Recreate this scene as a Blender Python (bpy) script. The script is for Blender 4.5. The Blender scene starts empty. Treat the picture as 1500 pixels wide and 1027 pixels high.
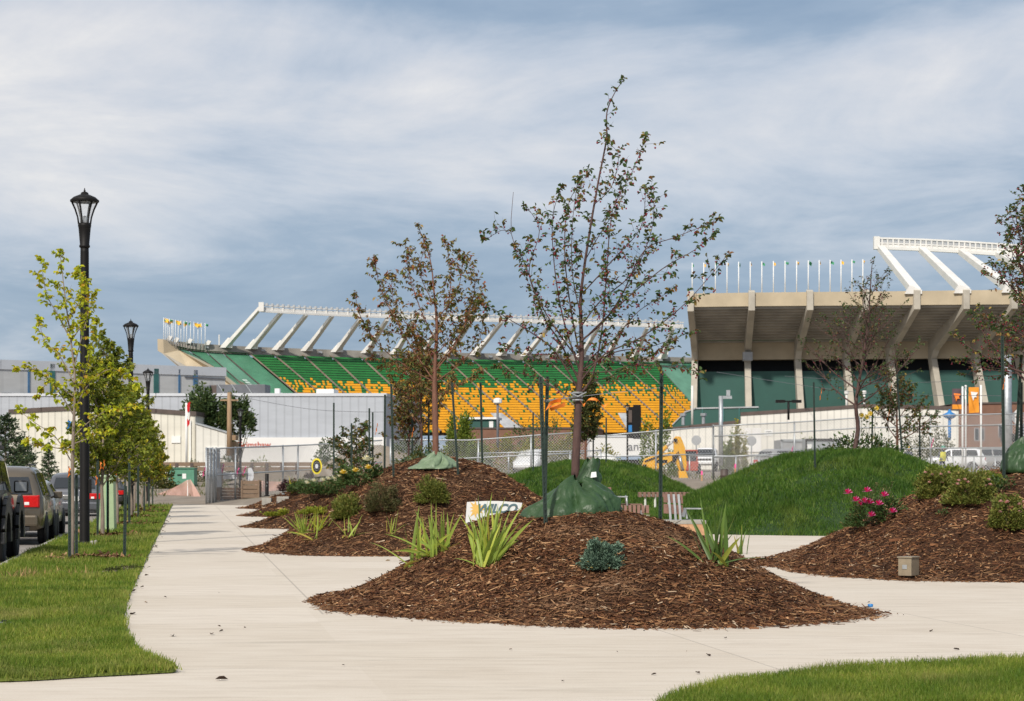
import bpy, bmesh, math, random
import numpy as np
from mathutils import Vector, Matrix, Quaternion, noise
R = math.radians
C = bpy.context.scene.collection
SC = bpy.context.scene
HC = 1.45            # camera height
def W(px, py, Y):    # point at depth Y seen at a photo pixel
    return Vector(((px-750)/3000*Y, Y, HC-(py-698)/3000*Y))
def G(px, py):
    Y = HC*3000/(py-698)
    return ((px-750)/3000*Y, Y)
def smooth(t):
    t = min(1, max(0, t)); return t*t*(3-2*t)
def lerp(a, b, t): return a+(b-a)*t
def interp(x, tab):
    if x <= tab[0][0]: return tab[0][1]
    for (a, b), (c, d) in zip(tab, tab[1:]):
        if x <= c: return b+(d-b)*(x-a)/(c-a)
    return tab[-1][1]

# ---------------------------------------------------------------- objects
def tag(o, label, cat=None, group=None, kind=None):
    o['label'] = label
    if cat: o['category'] = cat
    if group: o['group'] = group
    if kind: o['kind'] = kind
    return o
def thing(name, label, cat, loc=(0, 0, 0), rz=0, group=None, s=1):
    o = bpy.data.objects.new(name, None); C.objects.link(o)
    o.location = loc; o.rotation_euler = (0, 0, rz); o.scale = (s, s, s)
    o.empty_display_size = .1
    return tag(o, label, cat, group)
KIDS = {}
def link(name, me, parent=None):
    o = bpy.data.objects.new(name, me); C.objects.link(o)
    if parent:
        o.parent = parent; KIDS.setdefault(parent.name, []).append(o)
    return o
def copy_tree(o, parent=None, label=None, loc=None, rz=None, s=None):
    c = o.copy(); C.objects.link(c)
    if parent:
        c.parent = parent; KIDS.setdefault(parent.name, []).append(c)
    if label: c['label'] = label
    if loc is not None: c.location = loc
    if rz is not None: c.rotation_euler = (0, 0, rz)
    if s is not None: c.scale = (s, s, s) if not isinstance(s, tuple) else s
    for ch in KIDS.get(o.name, []): copy_tree(ch, c)
    return c

# ---------------------------------------------------------------- mesh builder
class MB:
    def __init__(s): s.v = []; s.f = []; s.m = []
    def add(s, vs, fs, mi=0):
        b = len(s.v); s.v += [tuple(p) for p in vs]
        s.f += [tuple(b+i for i in f) for f in fs]; s.m += [mi]*len(fs)
    def quad(s, a, b, c, d, mi=0): s.add([a, b, c, d], [(0, 1, 2, 3)], mi)
    def box(s, c, d, rz=0, mi=0):
        x, y, z = d[0]/2, d[1]/2, d[2]/2; co, si = math.cos(rz), math.sin(rz)
        vs = []
        for sz in (-1, 1):
            for sx, sy in ((-1, -1), (1, -1), (1, 1), (-1, 1)):
                a, b = sx*x, sy*y
                vs.append((c[0]+a*co-b*si, c[1]+a*si+b*co, c[2]+sz*z))
        s.add(vs, [(0, 3, 2, 1), (4, 5, 6, 7), (0, 1, 5, 4), (1, 2, 6, 5), (2, 3, 7, 6), (3, 0, 4, 7)], mi)
    def beam(s, p, q, w, h, mi=0, up=(0, 0, 1), w2=None, h2=None):
        p, q = Vector(p), Vector(q); d = (q-p).normalized(); up = Vector(up)
        if abs(d.dot(up)) > .98: up = Vector((0, 1, 0))
        a = d.cross(up).normalized(); b = a.cross(d)
        w2 = w2 or w; h2 = h2 or h
        vs = []
        for o, ww, hh in ((p, w, h), (q, w2, h2)):
            for i, j in ((-1, -1), (1, -1), (1, 1), (-1, 1)): vs.append(o+a*i*ww/2+b*j*hh/2)
        s.add(vs, [(0, 3, 2, 1), (4, 5, 6, 7), (0, 1, 5, 4), (1, 2, 6, 5), (2, 3, 7, 6), (3, 0, 4, 7)], mi)
    def tube(s, pts, r, n=6, mi=0, cap=True):
        pts = [Vector(p) for p in pts]; N = len(pts)
        if not hasattr(r, '__len__'): r = [r]*N
        t0 = (pts[1]-pts[0]).normalized()
        u = t0.orthogonal().normalized(); vs = []; fs = []
        for i, p in enumerate(pts):
            t = ((pts[i+1] if i < N-1 else p)-(pts[i-1] if i else p)).normalized()
            u = (u-t*u.dot(t)); u = u.normalized() if u.length > 1e-6 else t.orthogonal().normalized()
            w = t.cross(u)
            for k in range(n):
                a = 2*math.pi*k/n; vs.append(p+(u*math.cos(a)+w*math.sin(a))*r[i])
        for i in range(N-1):
            for k in range(n):
                k2 = (k+1) % n; fs.append((i*n+k, i*n+k2, (i+1)*n+k2, (i+1)*n+k))
        if cap:
            fs.append(tuple(range(n-1, -1, -1))); fs.append(tuple((N-1)*n+k for k in range(n)))
        s.add(vs, fs, mi)
    def lathe(s, prof, n=16, c=(0, 0, 0), axis='z', mi=0):
        vs = []; fs = []
        for r, z in prof:
            for k in range(n):
                a = 2*math.pi*k/n; x, y = r*math.cos(a), r*math.sin(a)
                p = (x, y, z) if axis == 'z' else ((z, x, y) if axis == 'x' else (x, z, y))
                vs.append((p[0]+c[0], p[1]+c[1], p[2]+c[2]))
        for i in range(len(prof)-1):
            for k in range(n):
                k2 = (k+1) % n; fs.append((i*n+k, i*n+k2, (i+1)*n+k2, (i+1)*n+k))
        fs.append(tuple(range(n-1, -1, -1))); fs.append(tuple((len(prof)-1)*n+k for k in range(n)))
        s.add(vs, fs, mi)
    def prism(s, poly, d, mi=0):      # poly: 3D points, d: extrusion vector
        n = len(poly); d = Vector(d); vs = [Vector(p) for p in poly]; vs += [p+d for p in vs]
        fs = [tuple(range(n)), tuple(range(2*n-1, n-1, -1))]
        fs += [(i, i+n, (i+1) % n+n, (i+1) % n) for i in range(n)]
        s.add(vs, fs, mi)
    def ball(s, c, r, mi=0, sz=1.0):
        t = .525731*r; q = .850651*r
        P = [(-t, 0, q), (t, 0, q), (-t, 0, -q), (t, 0, -q), (0, q, t), (0, q, -t), (0, -q, t), (0, -q, -t), (q, t, 0), (-q, t, 0), (q, -t, 0), (-q, -t, 0)]
        T = [(0, 1, 4), (0, 4, 9), (9, 4, 5), (4, 8, 5), (4, 1, 8), (8, 1, 10), (8, 10, 3), (5, 8, 3), (5, 3, 2), (2, 3, 7), (7, 3, 10), (7, 10, 6), (7, 6, 11), (11, 6, 0), (0, 6, 1), (6, 10, 1), (9, 11, 0), (9, 2, 11), (9, 5, 2), (7, 11, 2)]
        s.add([(c[0]+p[0], c[1]+p[1], c[2]+p[2]*sz) for p in P], [t[::-1] for t in T], mi)
    def build(s, name, mats, parent=None, smooth=False, bevel=0, sub=0, fix=True):
        me = bpy.data.meshes.new(name); me.from_pydata(s.v, [], s.f)
        if not isinstance(mats, (list, tuple)): mats = [mats]
        for m in mats: me.materials.append(m)
        me.polygons.foreach_set('material_index', s.m)
        if fix or bevel:
            bm = bmesh.new(); bm.from_mesh(me)
            if fix: bmesh.ops.recalc_face_normals(bm, faces=bm.faces)
            if bevel:
                bmesh.ops.bevel(bm, geom=[e for e in bm.edges if e.is_manifold and e.calc_face_angle(0) > .5], offset=bevel, segments=2, affect='EDGES', profile=.6, clamp_overlap=True)
            bm.to_mesh(me); bm.free()
        if smooth: me.polygons.foreach_set('use_smooth', [True]*len(me.polygons))
        me.update()
        o = link(name, me, parent)
        if sub:
            md = o.modifiers.new('sub', 'SUBSURF'); md.levels = sub; md.render_levels = sub
        return o

def np_mesh(name, V, Fa, mat, parent=None, smooth=False):
    V = np.asarray(V, np.float32).reshape(-1, 3); Fa = np.asarray(Fa, np.int32); k = Fa.shape[1]; M = Fa.shape[0]
    me = bpy.data.meshes.new(name)
    me.vertices.add(len(V)); me.vertices.foreach_set('co', V.ravel())
    me.loops.add(M*k); me.loops.foreach_set('vertex_index', Fa.ravel())
    me.polygons.add(M); me.polygons.foreach_set('loop_start', np.arange(0, M*k, k, dtype=np.int32))
    me.polygons.foreach_set('loop_total', np.full(M, k, np.int32))
    if smooth: me.polygons.foreach_set('use_smooth', np.ones(M, bool))
    me.materials.append(mat); me.update(calc_edges=True); me.validate()
    return link(name, me, parent)
def unit(a): return a/np.maximum(np.linalg.norm(a, axis=1, keepdims=True), 1e-9)
def leaf_mesh(name, P, D, Nn, L, Wd, mat, parent=None, fold=.25):
    P, D = np.asarray(P, float), unit(np.asarray(D, float)); n = len(P)
    S = unit(np.cross(D, np.asarray(Nn, float))); U = np.cross(S, D)
    L = np.broadcast_to(np.asarray(L, float), (n,))[:, None]; Wd = np.broadcast_to(np.asarray(Wd, float), (n,))[:, None]
    V = np.stack([P, P+D*L*.3+S*Wd*.5+U*Wd*fold, P+D*L*.68+S*Wd*.42+U*Wd*fold, P+D*L-U*L*.12,
                  P+D*L*.68-S*Wd*.42+U*Wd*fold, P+D*L*.3-S*Wd*.5+U*Wd*fold], 1)
    b = np.arange(n)[:, None]*6
    F1 = b+np.array([0, 1, 2, 3]); F2 = b+np.array([0, 3, 4, 5])
    return np_mesh(name, V, np.concatenate([F1, F2]), mat, parent)

# ---------------------------------------------------------------- materials
def nodes(name):
    m = bpy.data.materials.new(name); m.use_nodes = True
    nt = m.node_tree; p = nt.nodes['Principled BSDF']
    return m, nt, p
def N(nt, t, **kw):
    n = nt.nodes.new(t)
    for k, v in kw.items():
        if k in n.inputs.keys() if hasattr(n.inputs, 'keys') else False: n.inputs[k].default_value = v
        else: setattr(n, k, v)
    return n
def math_n(nt, op, a, b=None, c=None):
    n = nt.nodes.new('ShaderNodeMath'); n.operation = op
    for i, x in enumerate((a, b, c)):
        if x is None: continue
        if isinstance(x, (int, float)): n.inputs[i].default_value = x
        else: nt.links.new(x, n.inputs[i])
    return n.outputs[0]
def rgba(c): return (c[0], c[1], c[2], 1)
def ramp(nt, fac, stops, const=False):
    r = nt.nodes.new('ShaderNodeValToRGB'); e = r.color_ramp.elements
    if const: r.color_ramp.interpolation = 'CONSTANT'
    while len(e) < len(stops): e.new(.5)
    for x, (p, c) in zip(e, stops): x.position = p; x.color = rgba(c)
    nt.links.new(fac, r.inputs[0]); return r.outputs[0]
def mixc(nt, f, a, b, mode='MIX'):
    n = nt.nodes.new('ShaderNodeMix'); n.data_type = 'RGBA'; n.blend_type = mode
    for s, x in ((0, f), (6, a), (7, b)):
        if isinstance(x, (int, float)): n.inputs[s].default_value = x
        elif isinstance(x, tuple): n.inputs[s].default_value = rgba(x)
        else: nt.links.new(x, n.inputs[s])
    return n.outputs[2]
def noise_n(nt, vec, scale, detail=4, rough=.55):
    n = nt.nodes.new('ShaderNodeTexNoise'); n.inputs['Scale'].default_value = scale
    n.inputs['Detail'].default_value = detail; n.inputs['Roughness'].default_value = rough
    if vec is not None: nt.links.new(vec, n.inputs['Vector'])
    return n.outputs['Fac']
def objco(nt, scale=None):
    t = nt.nodes.new('ShaderNodeTexCoord').outputs['Object']
    if scale is None: return t
    m = nt.nodes.new('ShaderNodeMapping'); m.inputs['Scale'].default_value = scale
    nt.links.new(t, m.inputs['Vector']); return m.outputs[0]
def worldco(nt, scale=(1, 1, 1), rz=0):
    t = nt.nodes.new('ShaderNodeNewGeometry').outputs['Position']
    m = nt.nodes.new('ShaderNodeMapping'); m.inputs['Scale'].default_value = scale; m.inputs['Rotation'].default_value = (0, 0, rz)
    nt.links.new(t, m.inputs['Vector']); return m.outputs[0]
def bump(nt, p, h, strength=.3, dist=.01):
    b = nt.nodes.new('ShaderNodeBump'); b.inputs['Strength'].default_value = strength; b.inputs['Distance'].default_value = dist
    nt.links.new(h, b.inputs['Height']); nt.links.new(b.outputs[0], p.inputs['Normal'])
def pm(name, col, rough=.6, metal=0, var=.18, scale=6, bmp=0, bscale=60, stretch=None, spec=None, coat=0, bdist=.005):
    m, nt, p = nodes(name)
    co = objco(nt, stretch)
    f = noise_n(nt, co, scale, 5)
    lo = tuple(c*(1-var) for c in col); hi = tuple(min(1, c*(1+var)) for c in col)
    nt.links.new(ramp(nt, f, [(.3, lo), (.7, hi)]), p.inputs['Base Color'])
    p.inputs['Roughness'].default_value = rough; p.inputs['Metallic'].default_value = metal
    if spec is not None: p.inputs['Specular IOR Level'].default_value = spec
    if coat: p.inputs['Coat Weight'].default_value = coat
    if bmp: bump(nt, p, noise_n(nt, co, bscale, 3), bmp, bdist)
    return m
def island_mat(name, cols, rough=.6, trans=0, var=.25, patch=None, spec=.3):
    """colours picked per leaf / blade / chip; optional large patches"""
    m, nt, p = nodes(name)
    rnd = nt.nodes.new('ShaderNodeNewGeometry').outputs['Random Per Island']
    n = len(cols); tot = sum(w for w, _ in cols); acc = 0; st = []
    for w, c in cols:
        st.append((acc/tot, c)); acc += w
    c = ramp(nt, rnd, st, True)
    jit = nt.nodes.new('ShaderNodeTexWhiteNoise'); jit.noise_dimensions = '1D'; nt.links.new(rnd, jit.inputs['W'])
    k = math_n(nt, 'MULTIPLY_ADD', jit.outputs['Value'], 2*var, 1-var)
    vm = nt.nodes.new('ShaderNodeVectorMath'); vm.operation = 'SCALE'; nt.links.new(c, vm.inputs[0]); nt.links.new(k, vm.inputs['Scale'])
    c = vm.outputs[0]
    if patch:
        f = noise_n(nt, worldco(nt), patch[0], 3)
        g = nt.nodes.new('ShaderNodeMapRange'); g.inputs[1].default_value = .35; g.inputs[2].default_value = .65
        nt.links.new(f, g.inputs[0]); c = mixc(nt, g.outputs[0], c, mixc(nt, 1.0, c, patch[1], 'MULTIPLY'))
        h = nt.nodes.new('ShaderNodeMapRange'); h.inputs[1].default_value = .53; h.inputs[2].default_value = .68; h.inputs[4].default_value = .55
        nt.links.new(noise_n(nt, worldco(nt, (1, 1, 1), .7), patch[0]*.55, 5, .7), h.inputs[0]); c = mixc(nt, h.outputs[0], c, patch[2])
    nt.links.new(c, p.inputs['Base Color']); p.inputs['Roughness'].default_value = rough
    p.inputs['Specular IOR Level'].default_value = spec
    if trans:
        t = nt.nodes.new('ShaderNodeBsdfTranslucent'); nt.links.new(c, t.inputs['Color'])
        mx = nt.nodes.new('ShaderNodeMixShader'); mx.inputs[0].default_value = trans
        nt.links.new(p.outputs[0], mx.inputs[1]); nt.links.new(t.outputs[0], mx.inputs[2])
        nt.links.new(mx.outputs[0], nt.nodes['Material Output'].inputs['Surface'])
    return m
def glass_mat(name, col=(.02, .025, .03), rough=.06):
    m, nt, p = nodes(name); p.inputs['Base Color'].default_value = rgba(col); p.inputs['Roughness'].default_value = rough
    p.inputs['Specular IOR Level'].default_value = .8
    return m
def clear_mat(name):
    m, nt, p = nodes(name); p.inputs['Base Color'].default_value = (.9, .93, .95, 1); p.inputs['Roughness'].default_value = .05
    p.inputs['Alpha'].default_value = .18
    return m
def ribbed(name, col, pitch, axis=0, var=.08, rough=.5, depth=.4, dark=.75):
    """corrugated sheet: vertical ribs along local x"""
    m, nt, p = nodes(name)
    co = nt.nodes.new('ShaderNodeTexCoord').outputs['Object']
    sp = nt.nodes.new('ShaderNodeSeparateXYZ'); nt.links.new(co, sp.inputs[0])
    w = math_n(nt, 'FRACT', math_n(nt, 'DIVIDE', sp.outputs[axis], pitch))
    tri = math_n(nt, 'ABSOLUTE', math_n(nt, 'SUBTRACT', w, .5))
    st = math_n(nt, 'GREATER_THAN', tri, .40)
    f = noise_n(nt, objco(nt, (.15, .15, .6)), 2, 5)
    base = ramp(nt, f, [(.3, tuple(c*(1-var) for c in col)), (.7, tuple(min(1, c*(1+var)) for c in col))])
    c = mixc(nt, st, base, mixc(nt, 1.0, base, (dark, dark, dark), 'MULTIPLY'))
    nt.links.new(c, p.inputs['Base Color']); p.inputs['Roughness'].default_value = rough
    bump(nt, p, tri, depth, .05)
    return m

M = {}
M['black'] = pm('black_paint', (.007, .006, .0055), .55, 0, .3, 5, .1, 80, spec=.25)
M['dkgreen'] = pm('dark_green_paint', (.010, .026, .018), .55, 0, .35, 9, .2, 90)
M['galv'] = pm('galvanised_steel', (.42, .44, .45), .45, .6, .2, 5)
M['wire'] = pm('wire_mesh', (.5, .5, .5), .6, 0, .1)
M['white'] = pm('white_paint', (.78, .78, .76), .5, 0, .06, 1.5)
M['cream'] = ribbed('cream_sheet', (.69, .66, .57), .55)
M['bluegrey'] = ribbed('bluegrey_sheet', (.42, .445, .485), .8, dark=.86)
M['arena'] = ribbed('arena_panels', (.54, .54, .53), 3.0, dark=.92)
M['whitesheet'] = ribbed('white_sheet', (.70, .68, .62), .6, dark=.8)
M['whitewall'] = pm('white_wall', (.74, .73, .71), .6, 0, .05, .3)
M['band'] = pm('pale_eave', (.56, .58, .61), .5, 0, .06, .3)
M['teal'] = pm('teal_strip', (.04, .14, .13), .4, 0, .15, 1)
M['bluest'] = pm('blue_strip', (.06, .15, .28), .4, 0, .15, 1)
M['roofgrey'] = pm('roof_unit_grey', (.13, .135, .15), .6, 0, .2, .8)
M['brown'] = pm('brown_trim', (.09, .065, .055), .6, 0, .2, 2)
M['tan'] = pm('tan_concrete', (.47, .39, .27), .85, 0, .13, .35, .2, 8)
M['tanrib'] = pm('rib_concrete', (.46, .42, .35), .85, 0, .16, .5, .2, 8)
M['parapet'] = pm('parapet_concrete', (.26, .24, .21), .9, 0, .35, .25)
M['aisle'] = pm('aisle_concrete', (.20, .155, .11), .9, 0, .25, .5)
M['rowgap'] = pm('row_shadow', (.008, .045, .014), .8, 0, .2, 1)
M['rowgap_y'] = pm('row_shadow_gold', (.50, .21, .008), .8, 0, .2, 1)  # dimmer gold: shade between the gold seat rows put into the colour
M['seatg'] = pm('seat_green', (.018, .17, .032), .5, 0, .18, .7)
M['seaty'] = pm('seat_gold', (.82, .36, .006), .6, 0, .12, .7)
M['tarp'] = pm('tarp_green', (.06, .20, .11), .6, 0, .2, .4)
M['tarp2'] = pm('tarp_pale', (.10, .24, .16), .6, 0, .2, .4)
M['standwall'] = pm('dark_green_wall', (.02, .085, .068), .55, 0, .12, .25)
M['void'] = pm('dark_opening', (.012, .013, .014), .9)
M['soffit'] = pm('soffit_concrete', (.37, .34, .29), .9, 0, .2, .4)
M['steelw'] = pm('white_steel', (.72, .70, .66), .5, 0, .08, .6)
M['steelg'] = pm('grey_steel', (.36, .37, .38), .5, 0, .25, .8)
M['flagy'] = pm('gold_flag', (.8, .45, .03), .7); M['flagg'] = pm('green_flag', (.03, .25, .1), .7); M['flagw'] = pm('white_flag', (.7, .7, .65), .7)
M['brick'] = pm('brown_brick', (.20, .105, .07), .9, 0, .15, 1.2)
M['glass'] = glass_mat('dark_glass'); M['clear'] = clear_mat('clear_glass')
M['rubber'] = pm('rubber', (.015, .015, .016), .8, 0, .3, 12)
M['rim'] = pm('alloy', (.45, .45, .46), .3, .8, .1)
M['red'] = pm('tail_red', (.55, .012, .012), .2, 0, .15, 15)
M['plastic'] = pm('black_plastic', (.02, .02, .021), .5)
M['orange'] = pm('orange_tape', (.95, .24, .03), .6, 0, .15, 20)
M['pink'] = pm('pink_tape', (.9, .12, .35), .6, 0, .12, 20)
M['yellow'] = pm('machine_yellow', (.72, .36, .006), .4, 0, .1, 2)
M['concrete_b'] = pm('raw_concrete', (.34, .32, .28), .9, 0, .15, 6, .3, 60)
M['wood'] = pm('weathered_wood', (.22, .15, .10), .8, 0, .25, 5, stretch=(1, 8, 8))
M['benchwood'] = pm('bench_wood', (.23, .125, .095), .65, 0, .25, 8, stretch=(2, 8, 8))
M['decorwood'] = pm('raw_timber', (.5, .28, .15), .7, 0, .2, 6)
M['poleWood'] = pm('utility_pole_wood', (.33, .22, .13), .9, 0, .25, 4, stretch=(4, 4, .4))
M['tgreen'] = pm('transformer_green', (.10, .27, .18), .45, 0, .1, 2)
M['pgreen'] = pm('pedestal_green', (.36, .46, .27), .5, 0, .08, 4)
M['boxtan'] = pm('bronze_box', (.30, .245, .17), .45, .3, .12, 9)
M['blue'] = pm('blue_paint', (.03, .2, .5), .4)
M['bark'] = pm('crab_bark', (.085, .045, .038), .8, 0, .35, 22, .5, 120, stretch=(1, 1, .35))
M['barkred'] = pm('red_bark', (.17, .075, .045), .7, 0, .3, 18, .4, 100, stretch=(1, 1, .3))
M['barkgrey'] = pm('grey_bark', (.24, .19, .15), .85, 0, .25, 18, .4, 100, stretch=(1, 1, .3))
M['stem'] = pm('plant_stem', (.11, .10, .04), .8)
M['fruit'] = pm('crab_fruit', (.19, .007, .022), .3, 0, .4, 30)
def bag_mat(name, col):
    m, nt, p = nodes(name); co = objco(nt)
    f = noise_n(nt, co, 5, 5); nt.links.new(ramp(nt, f, [(.3, tuple(c*.85 for c in col)), (.7, tuple(c*1.15 for c in col))]), p.inputs['Base Color'])
    p.inputs['Roughness'].default_value = .42; p.inputs['Specular IOR Level'].default_value = .45
    n1 = noise_n(nt, objco(nt, (9, 9, 5)), 1.2, 6, .6); n2 = noise_n(nt, objco(nt, (5, 5, 3.5)), 1.0, 2, .45); r_ = math_n(nt, 'ABSOLUTE', math_n(nt, 'SUBTRACT', n2, .5)); bump(nt, p, math_n(nt, 'ADD', math_n(nt, 'MULTIPLY', n1, .5), math_n(nt, 'MULTIPLY', r_, 1.4)), .55, .07)
    return m
M['bag'] = bag_mat('green_bag', (.032, .072, .025)); M['bagpale'] = bag_mat('pale_green_bag', (.17, .235, .14)); M['bagdark'] = bag_mat('dark_bag', (.03, .08, .04))
# foliage
M['crab'] = island_mat('crab_leaves', [(5, (.065, .115, .035)), (3, (.10, .15, .04)), (1.6, (.20, .18, .05)), (1.2, (.24, .12, .045)), (.6, (.38, .26, .06))], .45, .38)
M['crabred'] = island_mat('red_crab_leaves', [(3, (.12, .155, .04)), (3, (.19, .17, .05)), (2.6, (.27, .16, .06)), (1.3, (.30, .095, .05)), (1.4, (.40, .27, .08))], .45, .38)
M['crabsparse'] = island_mat('sparse_crab_leaves', [(5, (.065, .11, .035)), (2, (.10, .13, .04)), (1.4, (.16, .08, .04)), (1, (.17, .15, .05))], .45, .35)
M['elm'] = island_mat('yellow_elm_leaves', [(4, (.56, .56, .03)), (3.5, (.42, .48, .04)), (1.5, (.68, .58, .05)), (.4, (.62, .36, .04)), (.8, (.26, .33, .04))], .45, .45)
M['elmgreen'] = island_mat('green_elm_leaves', [(5, (.19, .245, .035)), (4, (.26, .30, .04)), (2.4, (.37, .38, .045)), (.8, (.54, .47, .045))], .5, .44)
M['elmgold'] = island_mat('gold_elm_leaves', [(4, (.28, .30, .035)), (3, (.40, .36, .035)), (1.2, (.58, .38, .03)), (1, (.22, .26, .035))], .5, .42)
M['conifer'] = island_mat('conifer_needles', [(4, (.06, .10, .05)), (2, (.085, .13, .055)), (1, (.13, .16, .06))], .6, .2)
M['popl'] = island_mat('poplar_leaves', [(4, (.075, .12, .045)), (3, (.10, .15, .05)), (1, (.16, .19, .06))], .5, .3)
M['lime'] = island_mat('lime_leaves', [(4, (.16, .22, .03)), (3, (.22, .27, .035)), (1, (.10, .15, .03))], .5, .35)
M['olive'] = island_mat('olive_leaves', [(4, (.09, .11, .035)), (3, (.13, .14, .04)), (1, (.2, .16, .05))], .5, .3)
M['yelbush'] = island_mat('yellow_bush_leaves', [(4, (.28, .26, .03)), (3, (.2, .22, .03)), (1, (.4, .3, .03))], .5, .35)
M['juniper'] = island_mat('blue_juniper', [(4, (.11, .18, .125)), (3, (.16, .25, .175)), (1.5, (.23, .33, .235)), (.15, (.4, .28, .08))], .6, .25)
M['shrub'] = island_mat('shrub_leaves', [(4, (.13, .16, .03)), (3, (.20, .22, .045)), (1.6, (.28, .28, .06)), (.4, (.30, .22, .07))], .6, .3)
M['shrubtan'] = island_mat('tan_shrub_leaves', [(3, (.13, .115, .045)), (3, (.09, .10, .035)), (2, (.17, .13, .06))], .6, .25)
M['golden'] = island_mat('golden_ground_leaves', [(3, (.30, .32, .03)), (3, (.2, .25, .03)), (1, (.4, .36, .04))], .6, .3)
M['rosegreen'] = island_mat('rose_leaves', [(4, (.06, .11, .03)), (3, (.09, .14, .04)), (1, (.16, .14, .05))], .5, .3)
M['purple'] = island_mat('purple_leaves', [(3, (.035, .012, .014)), (2, (.06, .02, .02))], .5, .25)
M['iris'] = island_mat('iris_blades', [(4, (.40, .50, .09)), (3, (.30, .40, .08)), (2, (.52, .56, .10)), (1, (.66, .56, .11))], .4, .45, .2)
M['irisdark'] = island_mat('dark_iris_blades', [(4, (.12, .20, .05)), (3, (.17, .26, .06)), (1.4, (.32, .34, .06)), (.8, (.5, .42, .08))], .4, .4, .2)
M['petalpink'] = island_mat('pink_petals', [(3, (.75, .05, .28)), (2, (.8, .2, .45)), (1.5, (.62, .02, .10))], .5, .3)
M['petalwhite'] = island_mat('white_petals', [(3, (.8, .78, .6)), (1, (.85, .75, .4))], .5, .3)
M['petalyellow'] = island_mat('yellow_petals', [(3, (.8, .55, .05)), (1, (.85, .7, .3))], .5, .3)
M['petalpale'] = island_mat('pale_pink_petals', [(3, (.7, .45, .38)), (1, (.7, .3, .28))], .5, .3)
M['lawn'] = island_mat('lawn_blades', [(4, (.24, .30, .04)), (3, (.30, .34, .05)), (2, (.17, .24, .03)), (1.2, (.42, .38, .10))], .6, .4, .2, patch=(.9, (.42, .60, .38), (.46, .38, .14)))
M['berm'] = island_mat('berm_blades', [(4, (.08, .17, .018)), (3, (.12, .215, .025)), (2, (.05, .12, .014)), (1, (.20, .27, .06))], .6, .35, .2, patch=(1.1, (.5, .6, .5), (.20, .25, .05)))
M['chips'] = island_mat('bark_chips', [(3.6, (.075, .031, .015)), (4, (.145, .061, .028)), (3.8, (.225, .105, .048)), (2.2, (.31, .165, .076)), (1.1, (.48, .285, .145)), (.25, (.65, .5, .34))], .85, 0, .3, patch=(.9, (.62, .58, .56), (.27, .16, .09)), spec=.2)
M['chipslit'] = island_mat('pale_bark_chips', [(3, (.13, .066, .034)), (3, (.22, .12, .06)), (2, (.36, .22, .12)), (1, (.07, .035, .02))], .85, 0, .25, spec=.2)
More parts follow.
